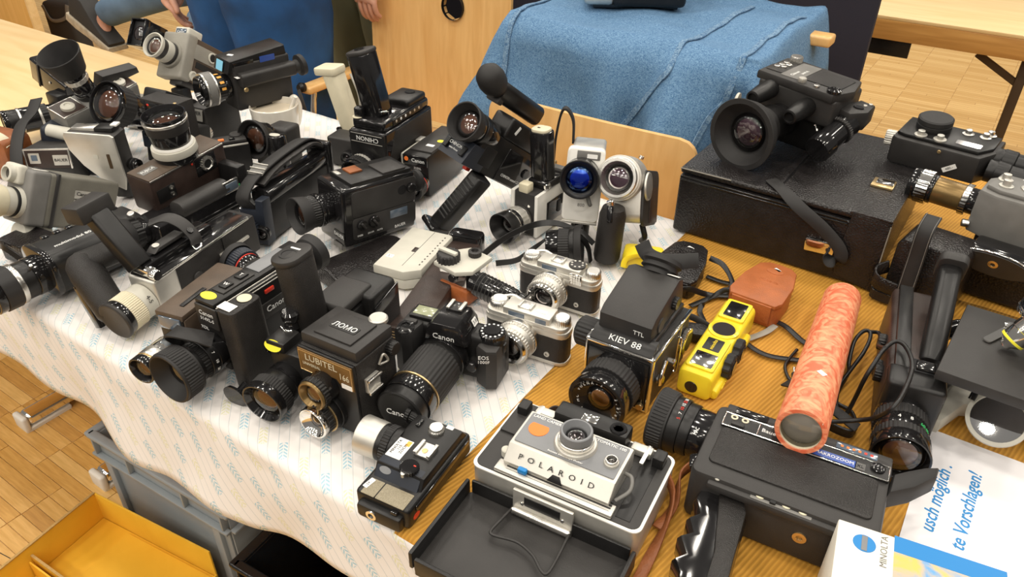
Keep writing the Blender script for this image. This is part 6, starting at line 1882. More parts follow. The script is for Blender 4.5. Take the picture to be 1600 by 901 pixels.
# --- mug
t = thing('mug', 'cream white mug half full of milky coffee', 'mug', (-1.262, 0.995, T + 0.001), (0, 0, 40))
lathe(t, 'cup', 'china', (0, 0, 0), FZ, [(0, 0), (3.2, 0), (3.5, 0.3), (4.5, 5.0), (5.0, 9.6), (4.85, 9.75), (4.7, 9.6), (4.2, 5.0), (3.2, 0.8), (0, 0.8)], 44)
disc(t, 'coffee', 'coffee_cream', (0, 0, 8.0), FZ, 4.55, 0.4)
tube(t, 'handle', 'china', [(2.6, 4.2, 8.6), (3.4, 5.8, 9.0), (3.9, 6.8, 6.6), (3.4, 5.8, 3.6), (2.4, 4.0, 2.6)], 0.7, 12)
tube(t, 'spoon', 'china', [(3.2, -1.0, 8.2), (4.4, -1.4, 10.6), (5.0, -1.6, 11.8)], 0.45, 10)

# ------------------------------------------------------------------ left pile
def cine(label, loc, rot, parts):
    t = thing('cine_camera', label, 'camera', loc, rot)
    parts(t)
    return t

def p_(t):
    box(t, 'body', 'black', (0, 6.5, 1.0), (6.0, 9.0, 9.0), 0.5)
    lens(t, (0, 1.6, 0), (0, -1, 0), [('lens_barrel', 2.8, 2.9, 4.0, 'gloss', 0), ('zoom_ring', 3.3, 3.6, 2.4, 'gloss', 0), ('focus_ring', 4.0, 4.1, 3.0, 'rubber', 30), ('front_ring', 4.25, 4.25, 1.0, 'gloss', 0)], 3.7, 'el_brown', 0.7)
    box(t, 'control_panel', 'navy', (1.8, 2.2, -4.6), (3.4, 2.4, 3.4), 0.3, 2, (25, 0, 0))
    knob(t, 'control_knob', 'gloss', (1.8, 0.9, -4.0), (0, -1, 0.3), 0.6, 0.6, 14)
    rbox(t, 'pistol_grip', 'black', (0, 6.0, -6.6), (3.4, 4.0, 9.0), 1.0, 'z', 0.3, rot=(20, 0, 0))
    disc(t, 'red_dot', 'red', (2.6, -1.6, 1.6), (0.8, 0, 0.6), 0.25, 0.2, 10)
cine('black cine camera with a very large bare front lens above the silver side plate', (-1.436, 0.8073, 0.8395), (-30.9, 0.5, 9.8), p_)

def p_(t):
    box(t, 'body', 'brown_dark', (0, 8.0, -3.2), (5.6, 16.0, 6.4), 0.5)
    tb = box(t, 'top_face', 'brown', (0, 8.0, 0.05), (5.2, 15.6, 0.3), 0.1)
    nb = box(tb, 'name_frame', 'grey', (-0.2, 2.4, 0.22), (1.6, 3.0, 0.1), 0.04)
    text(t, 'FUJICA', (-0.2, 2.4, 0.3), (0, 1, 0), (-1, 0, 0), 0.85, 'paint_white')
    box(t, 'edge_trim', 'silver', (2.8, 8.0, 0.0), (0.2, 15.6, 0.25), 0.06)
    pn = box(t, 'dial_panel', 'gloss', (2.75, 11.4, -2.0), (0.3, 4.4, 3.2), 0.1)
    lathe(t, 'exposure_dial', 'silver', (2.85, 11.4, -1.8), FX, [(0, 0), (1.3, 0), (1.3, 0.5), (0.95, 0.6), (0.8, 0.4), (0, 0.4)], ridge=20, kd=0.1)
    disc(t, 'dial_centre', 'ink', (3.2, 11.4, -1.8), FX, 0.8, 0.12)
    cp = box(t, 'socket_panel', 'black', (2.8, 2.6, -3.2), (0.2, 3.6, 2.4), 0.06)
    for z in (-2.6, -3.8):
        lathe(cp, 'socket', 'silver', (2.9, 3.6, z), FX, [(0.42, 0), (0.42, 0.15), (0.2, 0.18), (0.2, 0), (0, 0)], 14)
    disc(t, 'red_dot', 'red', (2.85, 8.6, -0.7), FX, 0.2, 0.1, 10)
    lens(t, (0, 8.4, 0), (-0.02, -0.05, 1), [('lens_barrel', 3.5, 3.4, 1.2, 'gloss', 0), ('zoom_ring', 3.7, 3.6, 1.3, 'ivory', 0), ('aperture_ring', 3.3, 3.2, 0.5, 'white', 0), ('focus_ring', 3.1, 3.3, 2.2, 'gloss', 0), ('scale_ring', 3.4, 3.5, 1.6, 'charcoal', 0), ('trim_ring', 3.6, 3.6, 0.5, 'silver', 0), ('front_ring', 3.5, 3.5, 0.7, 'gloss', 0)], 2.9, 'el_brown', 1.3, 3.3)
cine('dark brown cine camera lying on its back with a big silver-banded lens pointing up', (-1.118, 0.590, 0.866), (4.0, 3.0, 5.4), p_)

def p_(t):
    box(t, 'body', 'gloss', (0, 9.0, 3.6), (6.4, 18.0, 7.0), 0.5)
    rbox(t, 'battery_tube', 'charcoal', (1.9, 10.0, 7.6), (3.4, 10.4, 3.0), 1.4, 'y', 0.4)
    fr = box(t, 'frame_clip', 'silver', (3.2, 15.4, 7.8), (0.5, 3.4, 2.2), 0.15)
    box(fr, 'clip_window', 'window', (3.5, 15.4, 7.8), (0.15, 2.6, 1.4), 0.05)
    box(t, 'lower_rail', 'gloss', (3.3, 9.0, 4.4), (0.4, 17.0, 0.8), 0.15)
    lens(t, (-1.2, 0.2, 5.4), (-0.1, -1, 0.1), [('lens_barrel', 2.2, 2.2, 1.0, 'gloss', 0), ('focus_ring', 2.5, 2.6, 1.4, 'black', 26), ('lens_hood', 2.7, 3.0, 1.6, 'rubber', 0)], 1.9, 'el_dark', 1.4)
    disc(t, 'lens_screw', 'silver', (-1.2, -1.0, 8.6), (0, -0.3, 1), 0.6, 0.6)
    box(t, 'green_mark', 'green', (3.25, 17.0, 7.2), (0.1, 0.8, 0.6), 0.04)
    box(t, 'rear_block', 'black', (0.6, 18.4, 5.6), (5.8, 2.2, 9.8), 0.6)
cine('glossy black cine camera with a tubular battery handle under the brown one', (-1.075, 0.560, T + 0.001), (0, 0, 6), p_)

def p_(t):
    box(t, 'body', 'olive_grey', (0, 9.4, 4.4), (6.4, 13.0, 9.0), 0.6, 3)
    box(t, 'front_block', 'grey', (0, 1.6, 4.4), (6.4, 3.4, 9.2), 0.6, 3)
    box(t, 'seam_strip', 'charcoal', (0.1, 4.2, 4.4), (6.8, 0.6, 9.3), 0.2)
    fd = box(t, 'finder_block', 'ivory', (-0.8, -0.3, 7.8), (4.0, 1.6, 3.2), 0.5, 3)
    lathe(fd, 'finder_ring', 'ivory', (-0.6, -1.0, 7.7), (0, -1, 0), [(0, 0), (1.4, 0), (1.35, 1.0), (1.0, 1.1), (0.9, 0.4), (0, 0.4)], 28)
    disc(fd, 'finder_glass', 'el_dark', (-0.6, -1.35, 7.7), (0, -1, 0), 0.9, 0.1)
    np_ = plate(t, 'name_plate', 'satin', (3.2, 9.2, 5.6), FY, FZ, 3.4, 2.2, 0.06)
    text(np_, 'Canon', (3.3, 9.0, 6.1), FY, FZ, 0.9, 'ink')
    text(np_, 'MOTOR ZOOM', (3.3, 9.2, 5.1), FY, FZ, 0.5, 'ink')
    plate(t, 'black_strip', 'ink', (3.2, 9.4, 3.8), FY, FZ, 3.8, 1.2, 0.06)
    plate(t, 'top_label', 'white', (1.0, 2.4, 9.05), FY, (-1, 0, 0), 2.4, 0.9, 0.03)
    lens(t, (0.2, 0, 3.2), (0, -1, 0.0), [('lens_barrel', 2.6, 2.5, 0.8, 'ivory', 0), ('trim_ring', 2.5, 2.5, 0.5, 'ink', 0), ('zoom_ring', 2.4, 2.4, 1.4, 'ivory', 0), ('focus_ring', 2.6, 2.6, 1.8, 'cream', 0), ('front_ring', 2.5, 2.45, 1.0, 'gloss', 0)], 1.8, 'el_brown', 0.8)
    rbox(t, 'pistol_grip', 'ivory', (0.4, 3.2, -2.0), (4.0, 5.0, 4.0), 1.6, 'y', 0.5)
    rbox(t, 'grip_leg', 'olive_grey', (0.2, 4.0, -5.8), (3.4, 4.4, 5.6), 1.0, 'z', 0.3, rot=(26, 0, 0))
cine('grey and ivory motor-zoom cine camera tilted up at the left', (-1.287, 0.457, 0.795), (-30, -1, 6), p_)

# silver side plate camera: stands on edge, plate towards the front left
t = thing('cine_camera', 'cine camera with a smooth curved silver side plate standing on edge', 'camera', (-1.308, 0.664, T + 0.124), (0, 0, 31))
pts = [(-8.6, 0.2), (-8.2, 1.0), (0, 0.6), (0.6, 0.2), (0.8, -8.0), (0.2, -10.2), (-3.6, -8.2), (-6.4, -5.4), (-8.2, -2.4)]
poly(t, 'side_plate', 'satin', pts, 'y', -0.3, 0.3, 0.2)
poly(t, 'body', 'charcoal', [(x * 0.96, z * 0.96) for x, z in pts], 'y', 0.3, 4.2, 0.25)
plate(t, 'plate_window', 'ivory', (-3.6, -0.32, -3.6), FX, FZ, 0.9, 0.8, 0.05)
plate(t, 'plate_slot', 'leg_brown', (-1.2, -0.32, -4.4), FX, FZ, 0.6, 2.8, 0.05)
box(t, 'top_rail', 'silver', (-5.4, 2.2, 1.0), (4.4, 2.4, 0.8), 0.2)
box(t, 'top_cover', 'black', (-1.6, 2.4, 1.0), (3.4, 2.8, 0.9), 0.2)
box(t, 'white_button', 'white', (-0.2, 3.0, 1.5), (1.2, 1.6, 0.4), 0.1)
lens(t, (1.2, 2.4, -6.0), (1, -0.5, 0.1), [('lens_barrel', 1.2, 1.2, 1.0, 'black', 0), ('front_ring', 1.1, 1.1, 0.8, 'gloss', 0)], 0.7, 'el_dark', 0.3)
box(t, 'lower_body', 'charcoal', (-1.0, 2.2, -10.6), (3.0, 3.4, 3.0), 0.3)

t = thing('cine_camera', 'small black cine camera with a dark blue name panel beside the silver plate', 'camera', (-1.275, 0.735, T + 0.001), (-12, 0, 12))
box(t, 'body', 'black', (0, 4.2, 6.0), (5.4, 8.4, 11.6), 0.4)
pb_ = plate(t, 'name_panel', 'navy', (0, -0.02, 9.0), FX, FZ, 4.4, 4.0, 0.1, 0.2)
text(pb_, 'Beaulieu', (0.2, -0.16, 7.6), FX, FZ, 0.75, 'paint_white')
for sx in (-2.3, 2.3):
    box(t, 'chrome_edge', 'silver', (sx, -0.05, 9.0), (0.18, 0.25, 4.4), 0.05)
box(t, 'chrome_edge', 'silver', (0, -0.05, 6.9), (4.7, 0.25, 0.18), 0.05)
knob(t, 'panel_knob', 'gloss', (0.2, -0.1, 9.8), (0, -1, 0), 0.7, 0.7, 14)
lens(t, (0.2, 0, 3.2), (0, -1, 0), [('lens_barrel', 1.7, 1.7, 1.4, 'gloss', 0), ('focus_ring', 1.8, 1.8, 1.2, 'black', 24), ('front_ring', 1.7, 1.7, 0.6, 'gloss', 0)], 1.1, 'el_amber', 0.5)

def p_(t):
    box(t, 'body', 'grey', (0, 7.6, -2.6), (5.6, 17.0, 5.4), 0.5)
    for y in (1.6, 13.4):
        pn = plate(t, 'dial_panel', 'brown_dark', (0, y, 0.12), FX, FY, 4.6, 4.8, 0.08, 0.2)
        for c, s_ in (((-2.4, y, 0.15), (0.2, 5.2, 0.2)), ((2.4, y, 0.15), (0.2, 5.2, 0.2)), ((0, y - 2.5, 0.15), (4.8, 0.2, 0.2)), ((0, y + 2.5, 0.15), (4.8, 0.2, 0.2))):
            box(pn, 'chrome_edge', 'silver', c, s_, 0.05)
        lathe(t, 'panel_dial', 'ivory', (0.3, y, 0.15), FZ, [(0, 0), (1.3, 0), (1.3, 0.6), (0.9, 0.9), (0.6, 0.9), (0.5, 0.7), (0, 0.7)], 28)
    lens(t, (-0.4, 7.0, -0.2), (-0.12, -0.28, 1), [('lens_barrel', 2.3, 2.2, 2.2, 'gloss', 0), ('zoom_ring', 2.1, 2.1, 2.2, 'gloss', 0), ('aperture_ring', 2.3, 2.3, 1.0, 'satin', 16), ('focus_ring', 2.3, 2.5, 1.2, 'gloss', 0), ('lens_hood', 3.0, 4.1, 4.4, 'rubber', 0)], 2.3, 'el_dark', 4.0, 3.95)
    poly(t, 'rear_top', 'charcoal', [(9.5, 0.2), (10.5, 3.0), (18.5, 1.6), (18.8, 0.2)], 'x', -2.6, 0.0, 0.2)
    rbox(t, 'pistol_grip', 'black', (0, 8.0, -7.9), (3.2, 4.4, 6.8), 1.0, 'z', 0.3)
cine('grey cine camera on its back with a flared rubber hood pointing up', (-1.522, 0.692, 0.858), (8, 14, 4.3), p_)

# black box hood and long lens at the left edge
t = thing('cine_camera', 'black cine camera with long silver-ringed lens and square finder hood at the far left', 'camera', (-1.722, 0.785, T + 0.001), (0, 0, 0))
box(t, 'body', 'black', (0.8, 2.6, 4.6), (5.0, 8.0, 8.8), 0.5)
hd = rbox(t, 'finder_hood', 'gloss', (-3.0, 3.2, 10.2), (13.0, 5.0, 5.6), 0.6, 'x', 0.4, rot=(0, 19, 0))
box(hd, 'hood_mouth', 'inner_black', (-9.3, 3.2, 12.4), (0.5, 4.2, 4.6), 0.2, 1, (0, 19, 0))
box(hd, 'hood_band', 'charcoal', (-6.0, 0.6, 11.3), (0.6, 0.3, 5.6), 0.1, 1, (0, 19, 0))
disc(hd, 'hood_screw', 'satin', (-2.0, 0.6, 10.4), (0, -1, 0), 0.3, 0.15, 10)
lens(t, (-0.4, -0.6, 4.2), (-0.30, -1, 0.0), [('lens_barrel', 2.2, 2.3, 1.8, 'gloss', 0), ('aperture_ring', 2.6, 2.6, 1.4, 'black', 24), ('trim_ring', 2.75, 2.75, 0.5, 'satin', 0), ('zoom_ring', 2.6, 2.65, 3.4, 'gloss', 0), ('trim_ring', 2.75, 2.75, 0.5, 'silver', 0), ('focus_ring', 2.6, 2.7, 2.0, 'black', 0), ('front_ring', 2.8, 2.8, 1.0, 'gloss', 0)], 2.0, 'el_dark', 0.8)

# cream canon style camera
t = thing('cine_camera', 'silver-grey cine camera with lens facing up and square black hood, at the back left', 'camera', (-1.5907, 0.9858, 0.8324), (-35.8, -3.8, 9.9))
box(t, 'body', 'brown', (0, 7.0, 5.2), (6.4, 13.6, 10.0), 0.4)
box(t, 'front_housing', 'tan_grey', (-0.4, 0.6, 5.2), (7.6, 3.2, 10.6), 0.6, 3)
box(t, 'finder_block', 'ivory', (0.6, 1.6, 10.6), (4.2, 4.4, 2.6), 0.5, 3)
fw_ = box(t, 'finder_window', 'window', (0.6, -0.65, 10.6), (3.0, 0.2, 1.6), 0.1)
text(fw_, 'Canon', (0.6, -0.8, 10.6), FX, FZ, 0.8, 'paint_white')
sp = box(t, 'side_panel', 'tan_grey', (3.2, 6.0, 7.2), (0.4, 8.6, 3.4), 0.15)
disc(sp, 'panel_knob', 'ink', (3.4, 6.8, 7.4), FX, 0.9, 0.5)
lathe(sp, 'knob_rim', 'ivory', (3.4, 6.8, 7.4), FX, [(0.95, 0), (1.2, 0.1), (1.2, 0.4), (0.9, 0.42)], 24)
box(t, 'black_strip', 'ink', (3.3, 6.6, 4.4), (0.2, 7.6, 1.4), 0.06)
for y in (2.4, 4.8):
    lathe(t, 'side_ring', 'ivory', (3.2, y, 1.6), FX, [(0, 0), (1.1, 0), (1.1, 0.5), (0.8, 0.6), (0.6, 0.3), (0, 0.3)], 24)
lens(t, (-0.4, -0.8, 5.0), (0, -1, 0.05), [('lens_barrel', 3.1, 3.0, 0.8, 'tan_grey', 0), ('trim_ring', 2.6, 2.6, 0.8, 'charcoal', 0), ('zoom_ring', 2.5, 2.5, 1.8, 'ivory', 0), ('focus_ring', 2.4, 2.4, 1.4, 'charcoal', 0), ('front_ring', 2.7, 2.8, 1.0, 'ivory', 0)], 2.2, 'el_brown', 0.7)
hd = box(t, 'square_hood', 'gloss', (-6.6, -2.4, 8.0), (4.4, 5.6, 6.2), 0.3)
box(hd, 'hood_mouth', 'inner_black', (-6.6, -5.25, 8.0), (3.6, 0.2, 5.4), 0.08)
lathe(hd, 'hood_lens', 'el_dark', (-6.4, -5.3, 8.0), (0, -1, 0), [(1.7, 0), (1.5, 0.25), (0.8, 0.45), (0, 0.5)], 28)
for c, s_ in (((-8.7, -5.4, 8.0), (0.3, 1.4, 6.2)), ((-4.5, -5.4, 8.0), (0.3, 1.4, 6.2)), ((-6.6, -5.4, 11.0), (4.4, 1.4, 0.3)), ((-6.6, -5.4, 5.0), (4.4, 1.4, 0.3))):
    box(hd, 'hood_rim', 'gloss', c, s_, 0.08)
box(t, 'grip_joint', 'charcoal', (0.4, 3.0, -0.4), (4.0, 4.4, 1.6), 0.4)
rbox(t, 'pistol_grip', 'black', (0.4, 4.6, -4.6), (3.2, 3.8, 8.0), 1.0, 'z', 0.3, rot=(34, 0, 0))
t = box(None, 'cardboard_box', 'tan_grey', (-161.0, 90.5, 77.4), (7, 5, 6.6), 0.3, 2, (0, 0, 20))
tag(t, 'small pinkish grey cardboard box under the silver-grey cine camera', 'box')

# black camera with finder tube and blue sticker
t = thing('cine_camera', 'matt black cine camera with blue sticker and long finder tube, left of the mug', 'camera', (-1.33, 0.938, T + 0.076), (0, 3, -10))
box(t, 'body', 'charcoal', (0, 7.0, 6.4), (5.6, 13.0, 9.6), 0.5, 3)
poly(t, 'upper_housing', 'black', [(-0.6, 9.6), (0.2, 12.0), (12.8, 13.0), (13.2, 10.0)], 'x', -3.2, 2.6, 0.35)
box(t, 'flash_window', 'gloss', (2.6, 3.0, 10.8), (0.3, 4.6, 1.8), 0.1)
plate(t, 'blue_sticker', 'sky_sticker', (-0.4, -0.5, 10.8), FX, (0, 0.3, 1), 2.4, 2.0, 0.06)
plate(t, 'top_mark', 'paint_white', (-0.6, 2.2, 12.2), (1, 0.6, 0), (-0.6, 1, 0), 1.2, 0.8, 0.04)
rbox(t, 'finder_tube', 'charcoal', (3.4, 7.6, 8.2), (2.6, 12.6, 2.8), 0.7, 'y', 0.3)
lathe(t, 'eyecup', 'rubber', (3.4, 13.8, 8.2), (0, 1, 0.1), [(0, 0), (1.3, 0), (1.4, 1.0), (2.2, 1.3), (2.2, 2.2), (1.8, 2.3), (0, 1.6)], 28)
plate(t, 'purple_label', 'blue_strip', (2.75, 8.4, 11.2), FY, FZ, 3.4, 1.2, 0.06)
white_label(t, (3.2, 1.5, 8.9), FX, FY, 1.4, 1.8)
lathe(t, 'gold_screw', 'gold', (4.7, 1.8, 6.6), FX, [(0.5, 0), (0.4, 0.2), (0, 0.2)], 14)
L_ = lens(t, (-0.3, 0.4, 6.4), (-0.08, -1, 0), [('lens_barrel', 2.4, 2.4, 1.0, 'gloss', 0), ('scale_ring', 2.5, 2.6, 2.0, 'black', 20), ('trim_ring', 3.4, 3.4, 0.35, 'silver', 0), ('focus_ring', 3.4, 3.4, 1.5, 'grey', 0), ('front_ring', 3.4, 3.35, 0.4, 'silver', 0), ('inner_front_ring', 3.0, 2.9, 0.8, 'gloss', 0)], 2.0, 'el_dark', 1.2, 2.7)
for i in range(5):
    a = R(10 + 28 * i)
    plate(L_, 'scale_mark', 'paint_orange', (-0.4 + 2.66 * math.cos(a), -1.6, 6.4 + 2.66 * math.sin(a)), (-math.sin(a), 0, math.cos(a)), FY, 0.5, 0.9, 0.04, 0.05)
rbox(t, 'pistol_grip', 'black', (0, 7.0, -3.0), (3.4, 4.4, 9.0), 1.0, 'z', 0.3)

t = thing('cine_camera', 'small cine camera with a silver name plate below the blue-stickered camera', 'camera', (-1.405, 0.905, T + 0.001), (0, 0, 8))
box(t, 'body', 'charcoal', (0, 5.0, 4.4), (5.2, 9.6, 8.6), 0.4)
np_ = plate(t, 'name_plate', 'satin', (0, -0.25, 7.2), FX, (0, 0.25, 1), 4.2, 2.4, 0.08)
text(np_, 'BAUER', (0, -0.32, 7.6), FX, (0, 0.25, 1), 1.15, 'ink')
white_label(t, (0, 3.0, 8.75), FX, FY, 1.8, 1.2)
lens(t, (1.6, 0, 3.6), (0.35, -1, 0), [('lens_barrel', 1.8, 1.8, 1.2, 'silver', 24), ('focus_ring', 2.0, 2.0, 1.2, 'ivory', 24), ('front_ring', 2.2, 2.3, 1.6, 'rubber', 0)], 1.5, 'el_brown', 0.9)
t = thing('cine_camera', 'flat black cine camera with a ribbed control bar lying behind the round lens', 'camera', (-1.20, 0.795, T + 0.001), (0, 0, 60))
box(t, 'body', 'black', (0, 4.0, 4.0), (13.0, 6.0, 8.0), 0.4)
bar = box(t, 'control_bar', 'charcoal', (0, 3.4, 8.3), (12.4, 3.2, 0.7), 0.2)
for i in range(5):
    box(bar, 'bar_button', ('gloss', 'satin', 'gloss', 'orange_dot', 'gloss')[i], (-4.4 + 2.0 * i, 2.6, 8.75), (1.1, 0.8, 0.4), 0.1)
box(t, 'chrome_edge', 'satin', (0, 1.1, 8.0), (12.6, 0.3, 0.3), 0.08)
disc(t, 'top_knob', 'charcoal', (4.6, 4.6, 8.4), FZ, 1.2, 0.6)

# folded black hood behind the upright lens
t = thing('finder_hood', 'open folding black leather hood with a thin metal edge behind the upward lens', 'hood', (-1.255, 0.758, T + 0.105), (0, 0, 8))
poly(t, 'back_flap', 'leather', [(-4.4, 0), (3.6, 0), (3.8, 7.4), (-4.6, 7.4)], 'y', 1.6, 2.0, 0.1)
poly(t, 'top_flap', 'leather', [(-4.8, -2.0), (3.8, -2.2), (3.8, 2.2), (-4.6, 2.0)], 'z', 7.2, 7.6, 0.12)
box(t, 'side_flap', 'leather', (3.7, 0.2, 3.2), (0.3, 4.2, 8.8), 0.1)
tube(t, 'metal_edge', 'bronze', [(3.9, -2.0, 7.6), (4.2, -2.2, 3.0), (4.6, -2.4, -2.2)], 0.2)
disc(t, 'rivet', 'gold', (3.2, -1.2, 7.6), FZ, 0.3, 0.15, 10)
box(t, 'hood_base', 'black', (-0.4, 0.2, -5.0), (8.6, 5.0, 10.4), 0.4)

# lens with sparkling front and grip, left of the mug
t = thing('cine_camera', 'black cine camera with a sparkling round lens and upright oval grip before the mug', 'camera', (-1.168, 0.895, T + 0.001), (-4, 0, 14))
box(t, 'body', 'charcoal', (0.6, 3.6, 4.8), (5.0, 5.0, 9.4), 0.7, 3)
lens(t, (-1.4, 0.8, 7.6), (-0.1, -1, 0.12), [('lens_barrel', 2.8, 2.9, 1.6, 'gloss', 0), ('focus_ring', 3.1, 3.2, 1.2, 'black', 0), ('front_ring', 3.6, 3.8, 1.2, 'rubber', 0)], 2.9, 'el_brown', 0.9)
rbox(t, 'pistol_grip', 'gloss', (2.6, -1.4, 5.4), (4.0, 3.4, 7.4), 1.5, 'z', 0.4, rot=(0, -6, 0))
cp_ = oval(t, 'grip_plate', 'ivory', (2.3, -1.6, 9.2), FX, FY, 1.2, 0.8)
oval(t, 'grip_plate', 'satin', (1.0, -2.2, 9.15), FX, FY, 0.5, 0.4)
box(t, 'support', 'grey', (-1.4, 0.6, 3.0), (3.4, 3.0, 6.0), 0.4)

# leather case, small silver fronted camera and cream cylinder at the left
t = thing('leather_case', 'old brown stitched leather case at the left edge of the pile', 'case', (-1.585, 0.575, T + 0.001), (0, 0, 12))
rbox(t, 'body', 'old_leather', (-2.0, 3.0, 4.2), (11.0, 6.0, 8.4), 1.2, 'y', 0.4)
strap(t, 'strap', 'cream', [(-6.0, 0.4, 8.4), (-2.0, 0.6, 9.6), (1.6, 1.0, 9.0), (3.4, 1.6, 7.2)], 2.0, 0.3, (0, 1, 0.1))
for i in range(12):
    box(t, 'stitch', 'cream', (-6.0 + 0.75 * i, -0.05, 7.5), (0.4, 0.1, 0.1), 0.02)
t = thing('shoulder_strap', 'wide black strap crossing the brown leather case', 'strap', (-1.57, 0.60, T + 0.001), (0, 0, 0))
strap(t, 'band', 'rubber', [(-5.0, 10.0, 12.0), (-2.6, 7.0, 10.4), (0, 3.4, 9.6), (3.4, 0.0, 7.4), (5.6, -2.0, 4.6), (6.0, -3.0, 0.3)], 2.6, 0.3, (1, 0.6, 0.2))
t = thing('cine_camera', 'small dark cine camera with a silver-lettered front beside the grey motor-zoom camera', 'camera', (-1.475, 0.618, T + 0.001), (-8, 0, 38))
box(t, 'body', 'charcoal', (0, 4.0, 3.8), (8.4, 8.0, 7.4), 0.4)
fp_ = box(t, 'front_panel', 'brown_dark', (0, -0.1, 5.4), (8.0, 0.3, 3.6), 0.12)
plate(fp_, 'meter_window', 'satin', (-2.4, -0.28, 5.6), FX, FZ, 2.0, 2.0, 0.06)
plate(fp_, 'meter_glass', 'window', (-2.4, -0.35, 5.7), FX, FZ, 1.1, 1.1, 0.04)
pl2 = plate(fp_, 'name_plate', 'satin', (2.4, -0.28, 5.2), FX, FZ, 2.8, 2.0, 0.06)
text(pl2, 'BAUER', (2.4, -0.38, 5.2), FX, FZ, 0.8, 'ink')
for c, s_ in (((0, -0.1, 7.3), (8.4, 0.5, 0.3)), ((-4.1, -0.1, 5.4), (0.3, 0.5, 3.8)), ((4.1, -0.1, 5.4), (0.3, 0.5, 3.8))):
    box(t, 'chrome_edge', 'silver', c, s_, 0.08)
lathe(t, 'cream_handle', 'ivory', (3.2, 5.0, 8.6), (0.92, -0.1, -0.2), [(0, -5), (1.2, -4.8), (1.4, 0), (1.3, 5.0), (0.8, 5.8), (0, 5.8)], 28)
tube(t, 'wire_bail', 'silver', [(4.4, 3.6, 7.4), (6.4, 3.4, 8.4), (8.0, 3.2, 7.6), (8.2, 3.2, 5.0)], 0.35)
t = box(None, 'blue_case', 'navy', (-151.5, 71.5, 78.4), (13, 9, 8.6), 1.2, 3, (0, 12, 30))
tag(t, 'dull blue soft case under the grey cine camera with flared hood', 'case')
t = box(None, 'metal_plate', 'tan_grey', (-164.5, 66.5, 74.6), (9, 6, 1.0), 0.2, 2, (0, 0, 30))
tag(t, 'flat grey metal plate lying on the bare wooden table edge', 'plate')

# ------------------------------------------------------------------ right side
t = thing('camera_case', 'big black leather camera case with worn corners and a strap', 'case', (-0.42, 1.149, T + 0.001), (0, 0, -0.7))
W, D, H = 34, 34, 12.2
box(t, 'body', 'case_leather', (W / 2, D / 2, 5.4), (W, D, 10.8), 0.5, 3)
box(t, 'lid', 'case_leather', (W / 2 - 1, D / 2, 11.6), (W - 2, D, 1.2), 0.5, 3)
for a, b in (((0.3, -0.05, 10.6), (W - 6, -0.05, 10.6)), ((0.3, -0.05, 10.1), (W - 6, -0.05, 10.1))):
    tube(t, 'piping', 'gloss', [a, b], 0.22, 8, straight=True)
cf = poly(t, 'corner_flap', 'case_leather', [(W - 6.0, 1.2), (W + 0.15, -0.0), (W + 0.15, 12.0), (W - 5.6, 12.4), (W - 6.2, 4.4)], 'y', -0.4, 0.1, 0.15)
poly(t, 'top_flap', 'case_leather', [(W - 6.0, -0.3), (W + 0.15, -0.3), (W + 0.15, D), (W - 6.0, D)], 'z', 12.0, 12.5, 0.15)
for a, b in (((0.1, -0.1, 12.0), (9.0, -0.1, 12.1)), ((W + 0.1, -0.45, 1.2), (W + 0.1, -0.45, 11.6))):
    tube(t, 'worn_edge', 'tan_grey', [a, b], 0.10, 6, straight=True)
cl = box(t, 'clasp', 'chrome', (W - 9.0, -0.35, 5.2), (4.6, 0.6, 2.2), 0.2, 2, (0, -4, 0))
cl = box(t, 'top_clasp', 'gold', (W - 4.0, 12.0, 12.7), (3.4, 3.4, 0.4), 0.1)
box(cl, 'clasp_tongue', 'chrome', (W - 3.8, 12.0, 13.0), (2.6, 1.8, 0.4), 0.1)
box(t, 'lid_seam', 'gloss', (16.5, D / 2, 12.22), (0.4, D - 2, 0.12), 0.04)
strap(t, 'shoulder_strap', 'rubber', [(14.5, 3.0, 12.6), (17.0, 0.9, 12.5), (20.5, -0.6, 11.0), (25.0, -0.9, 8.6), (28.0, -1.0, 6.2), (28.6, -1.1, 4.4), (27.4, -1.2, 3.6), (26.4, -1.0, 4.4), (26.6, -0.6, 5.4)], 2.0, 0.28,
      [(0.5, 1, 0.1), (0.4, 1, 0.3), (0.35, 0.5, 0.8), (0.4, 0.2, 0.8), (0.7, 0.2, 0.5), (1, 0.3, 0), (0.2, 1, 1), (0, 1, 0.2), (0, 1, 0.2)])

# big camera on the case
t = thing('cine_camera', 'big black cine camera with a wide soft lens hood standing on the black case', 'camera', (-0.3014, 1.3144, T + 0.138), (1, 3, -12))
box(t, 'body', 'charcoal', (0, 5.0, 7.4), (14.4, 10.0, 4.8), 0.6, 3)
poly(t, 'top_deck', 'charcoal', [(-7.8, 0.2), (6.6, -0.6), (8.2, 4.0), (6.8, 9.4), (-5.0, 10.4), (-7.8, 5.0)], 'z', 9.4, 11.0, 0.4)
plate(t, 'leather_panel', 'leather', (3.4, 5.0, 11.0), FX, FY, 6.0, 6.0, 0.12, 0.3)
pn = plate(t, 'control_panel', 'grey', (-2.2, 5.0, 11.0), FX, FY, 3.6, 8.0, 0.1, 0.2)
text(pn, 'Chinon', (-2.4, 3.2, 11.13), (0, 1, 0), (-1, 0, 0), 0.9, 'paint_white')
text(pn, '200/8 XL', (-1.4, 4.8, 11.13), (0, 1, 0), (-1, 0, 0), 0.6, 'paint_white')
dp = plate(t, 'dial_panel', 'charcoal', (-5.6, 5.4, 11.0), FX, FY, 3.2, 7.6, 0.12, 0.3)
for x, y in ((-6.2, 3.6), (-5.2, 4.2), (-6.0, 5.0), (-5.0, 5.6), (-5.9, 6.4)):
    disc(dp, 'dial_button', 'silver', (x, y, 11.1), FZ, 0.55, 0.35, 16)
knob(t, 'silver_dial', 'silver', (-5.2, 8.4, 11.0), FZ, 1.1, 1.2, 22)
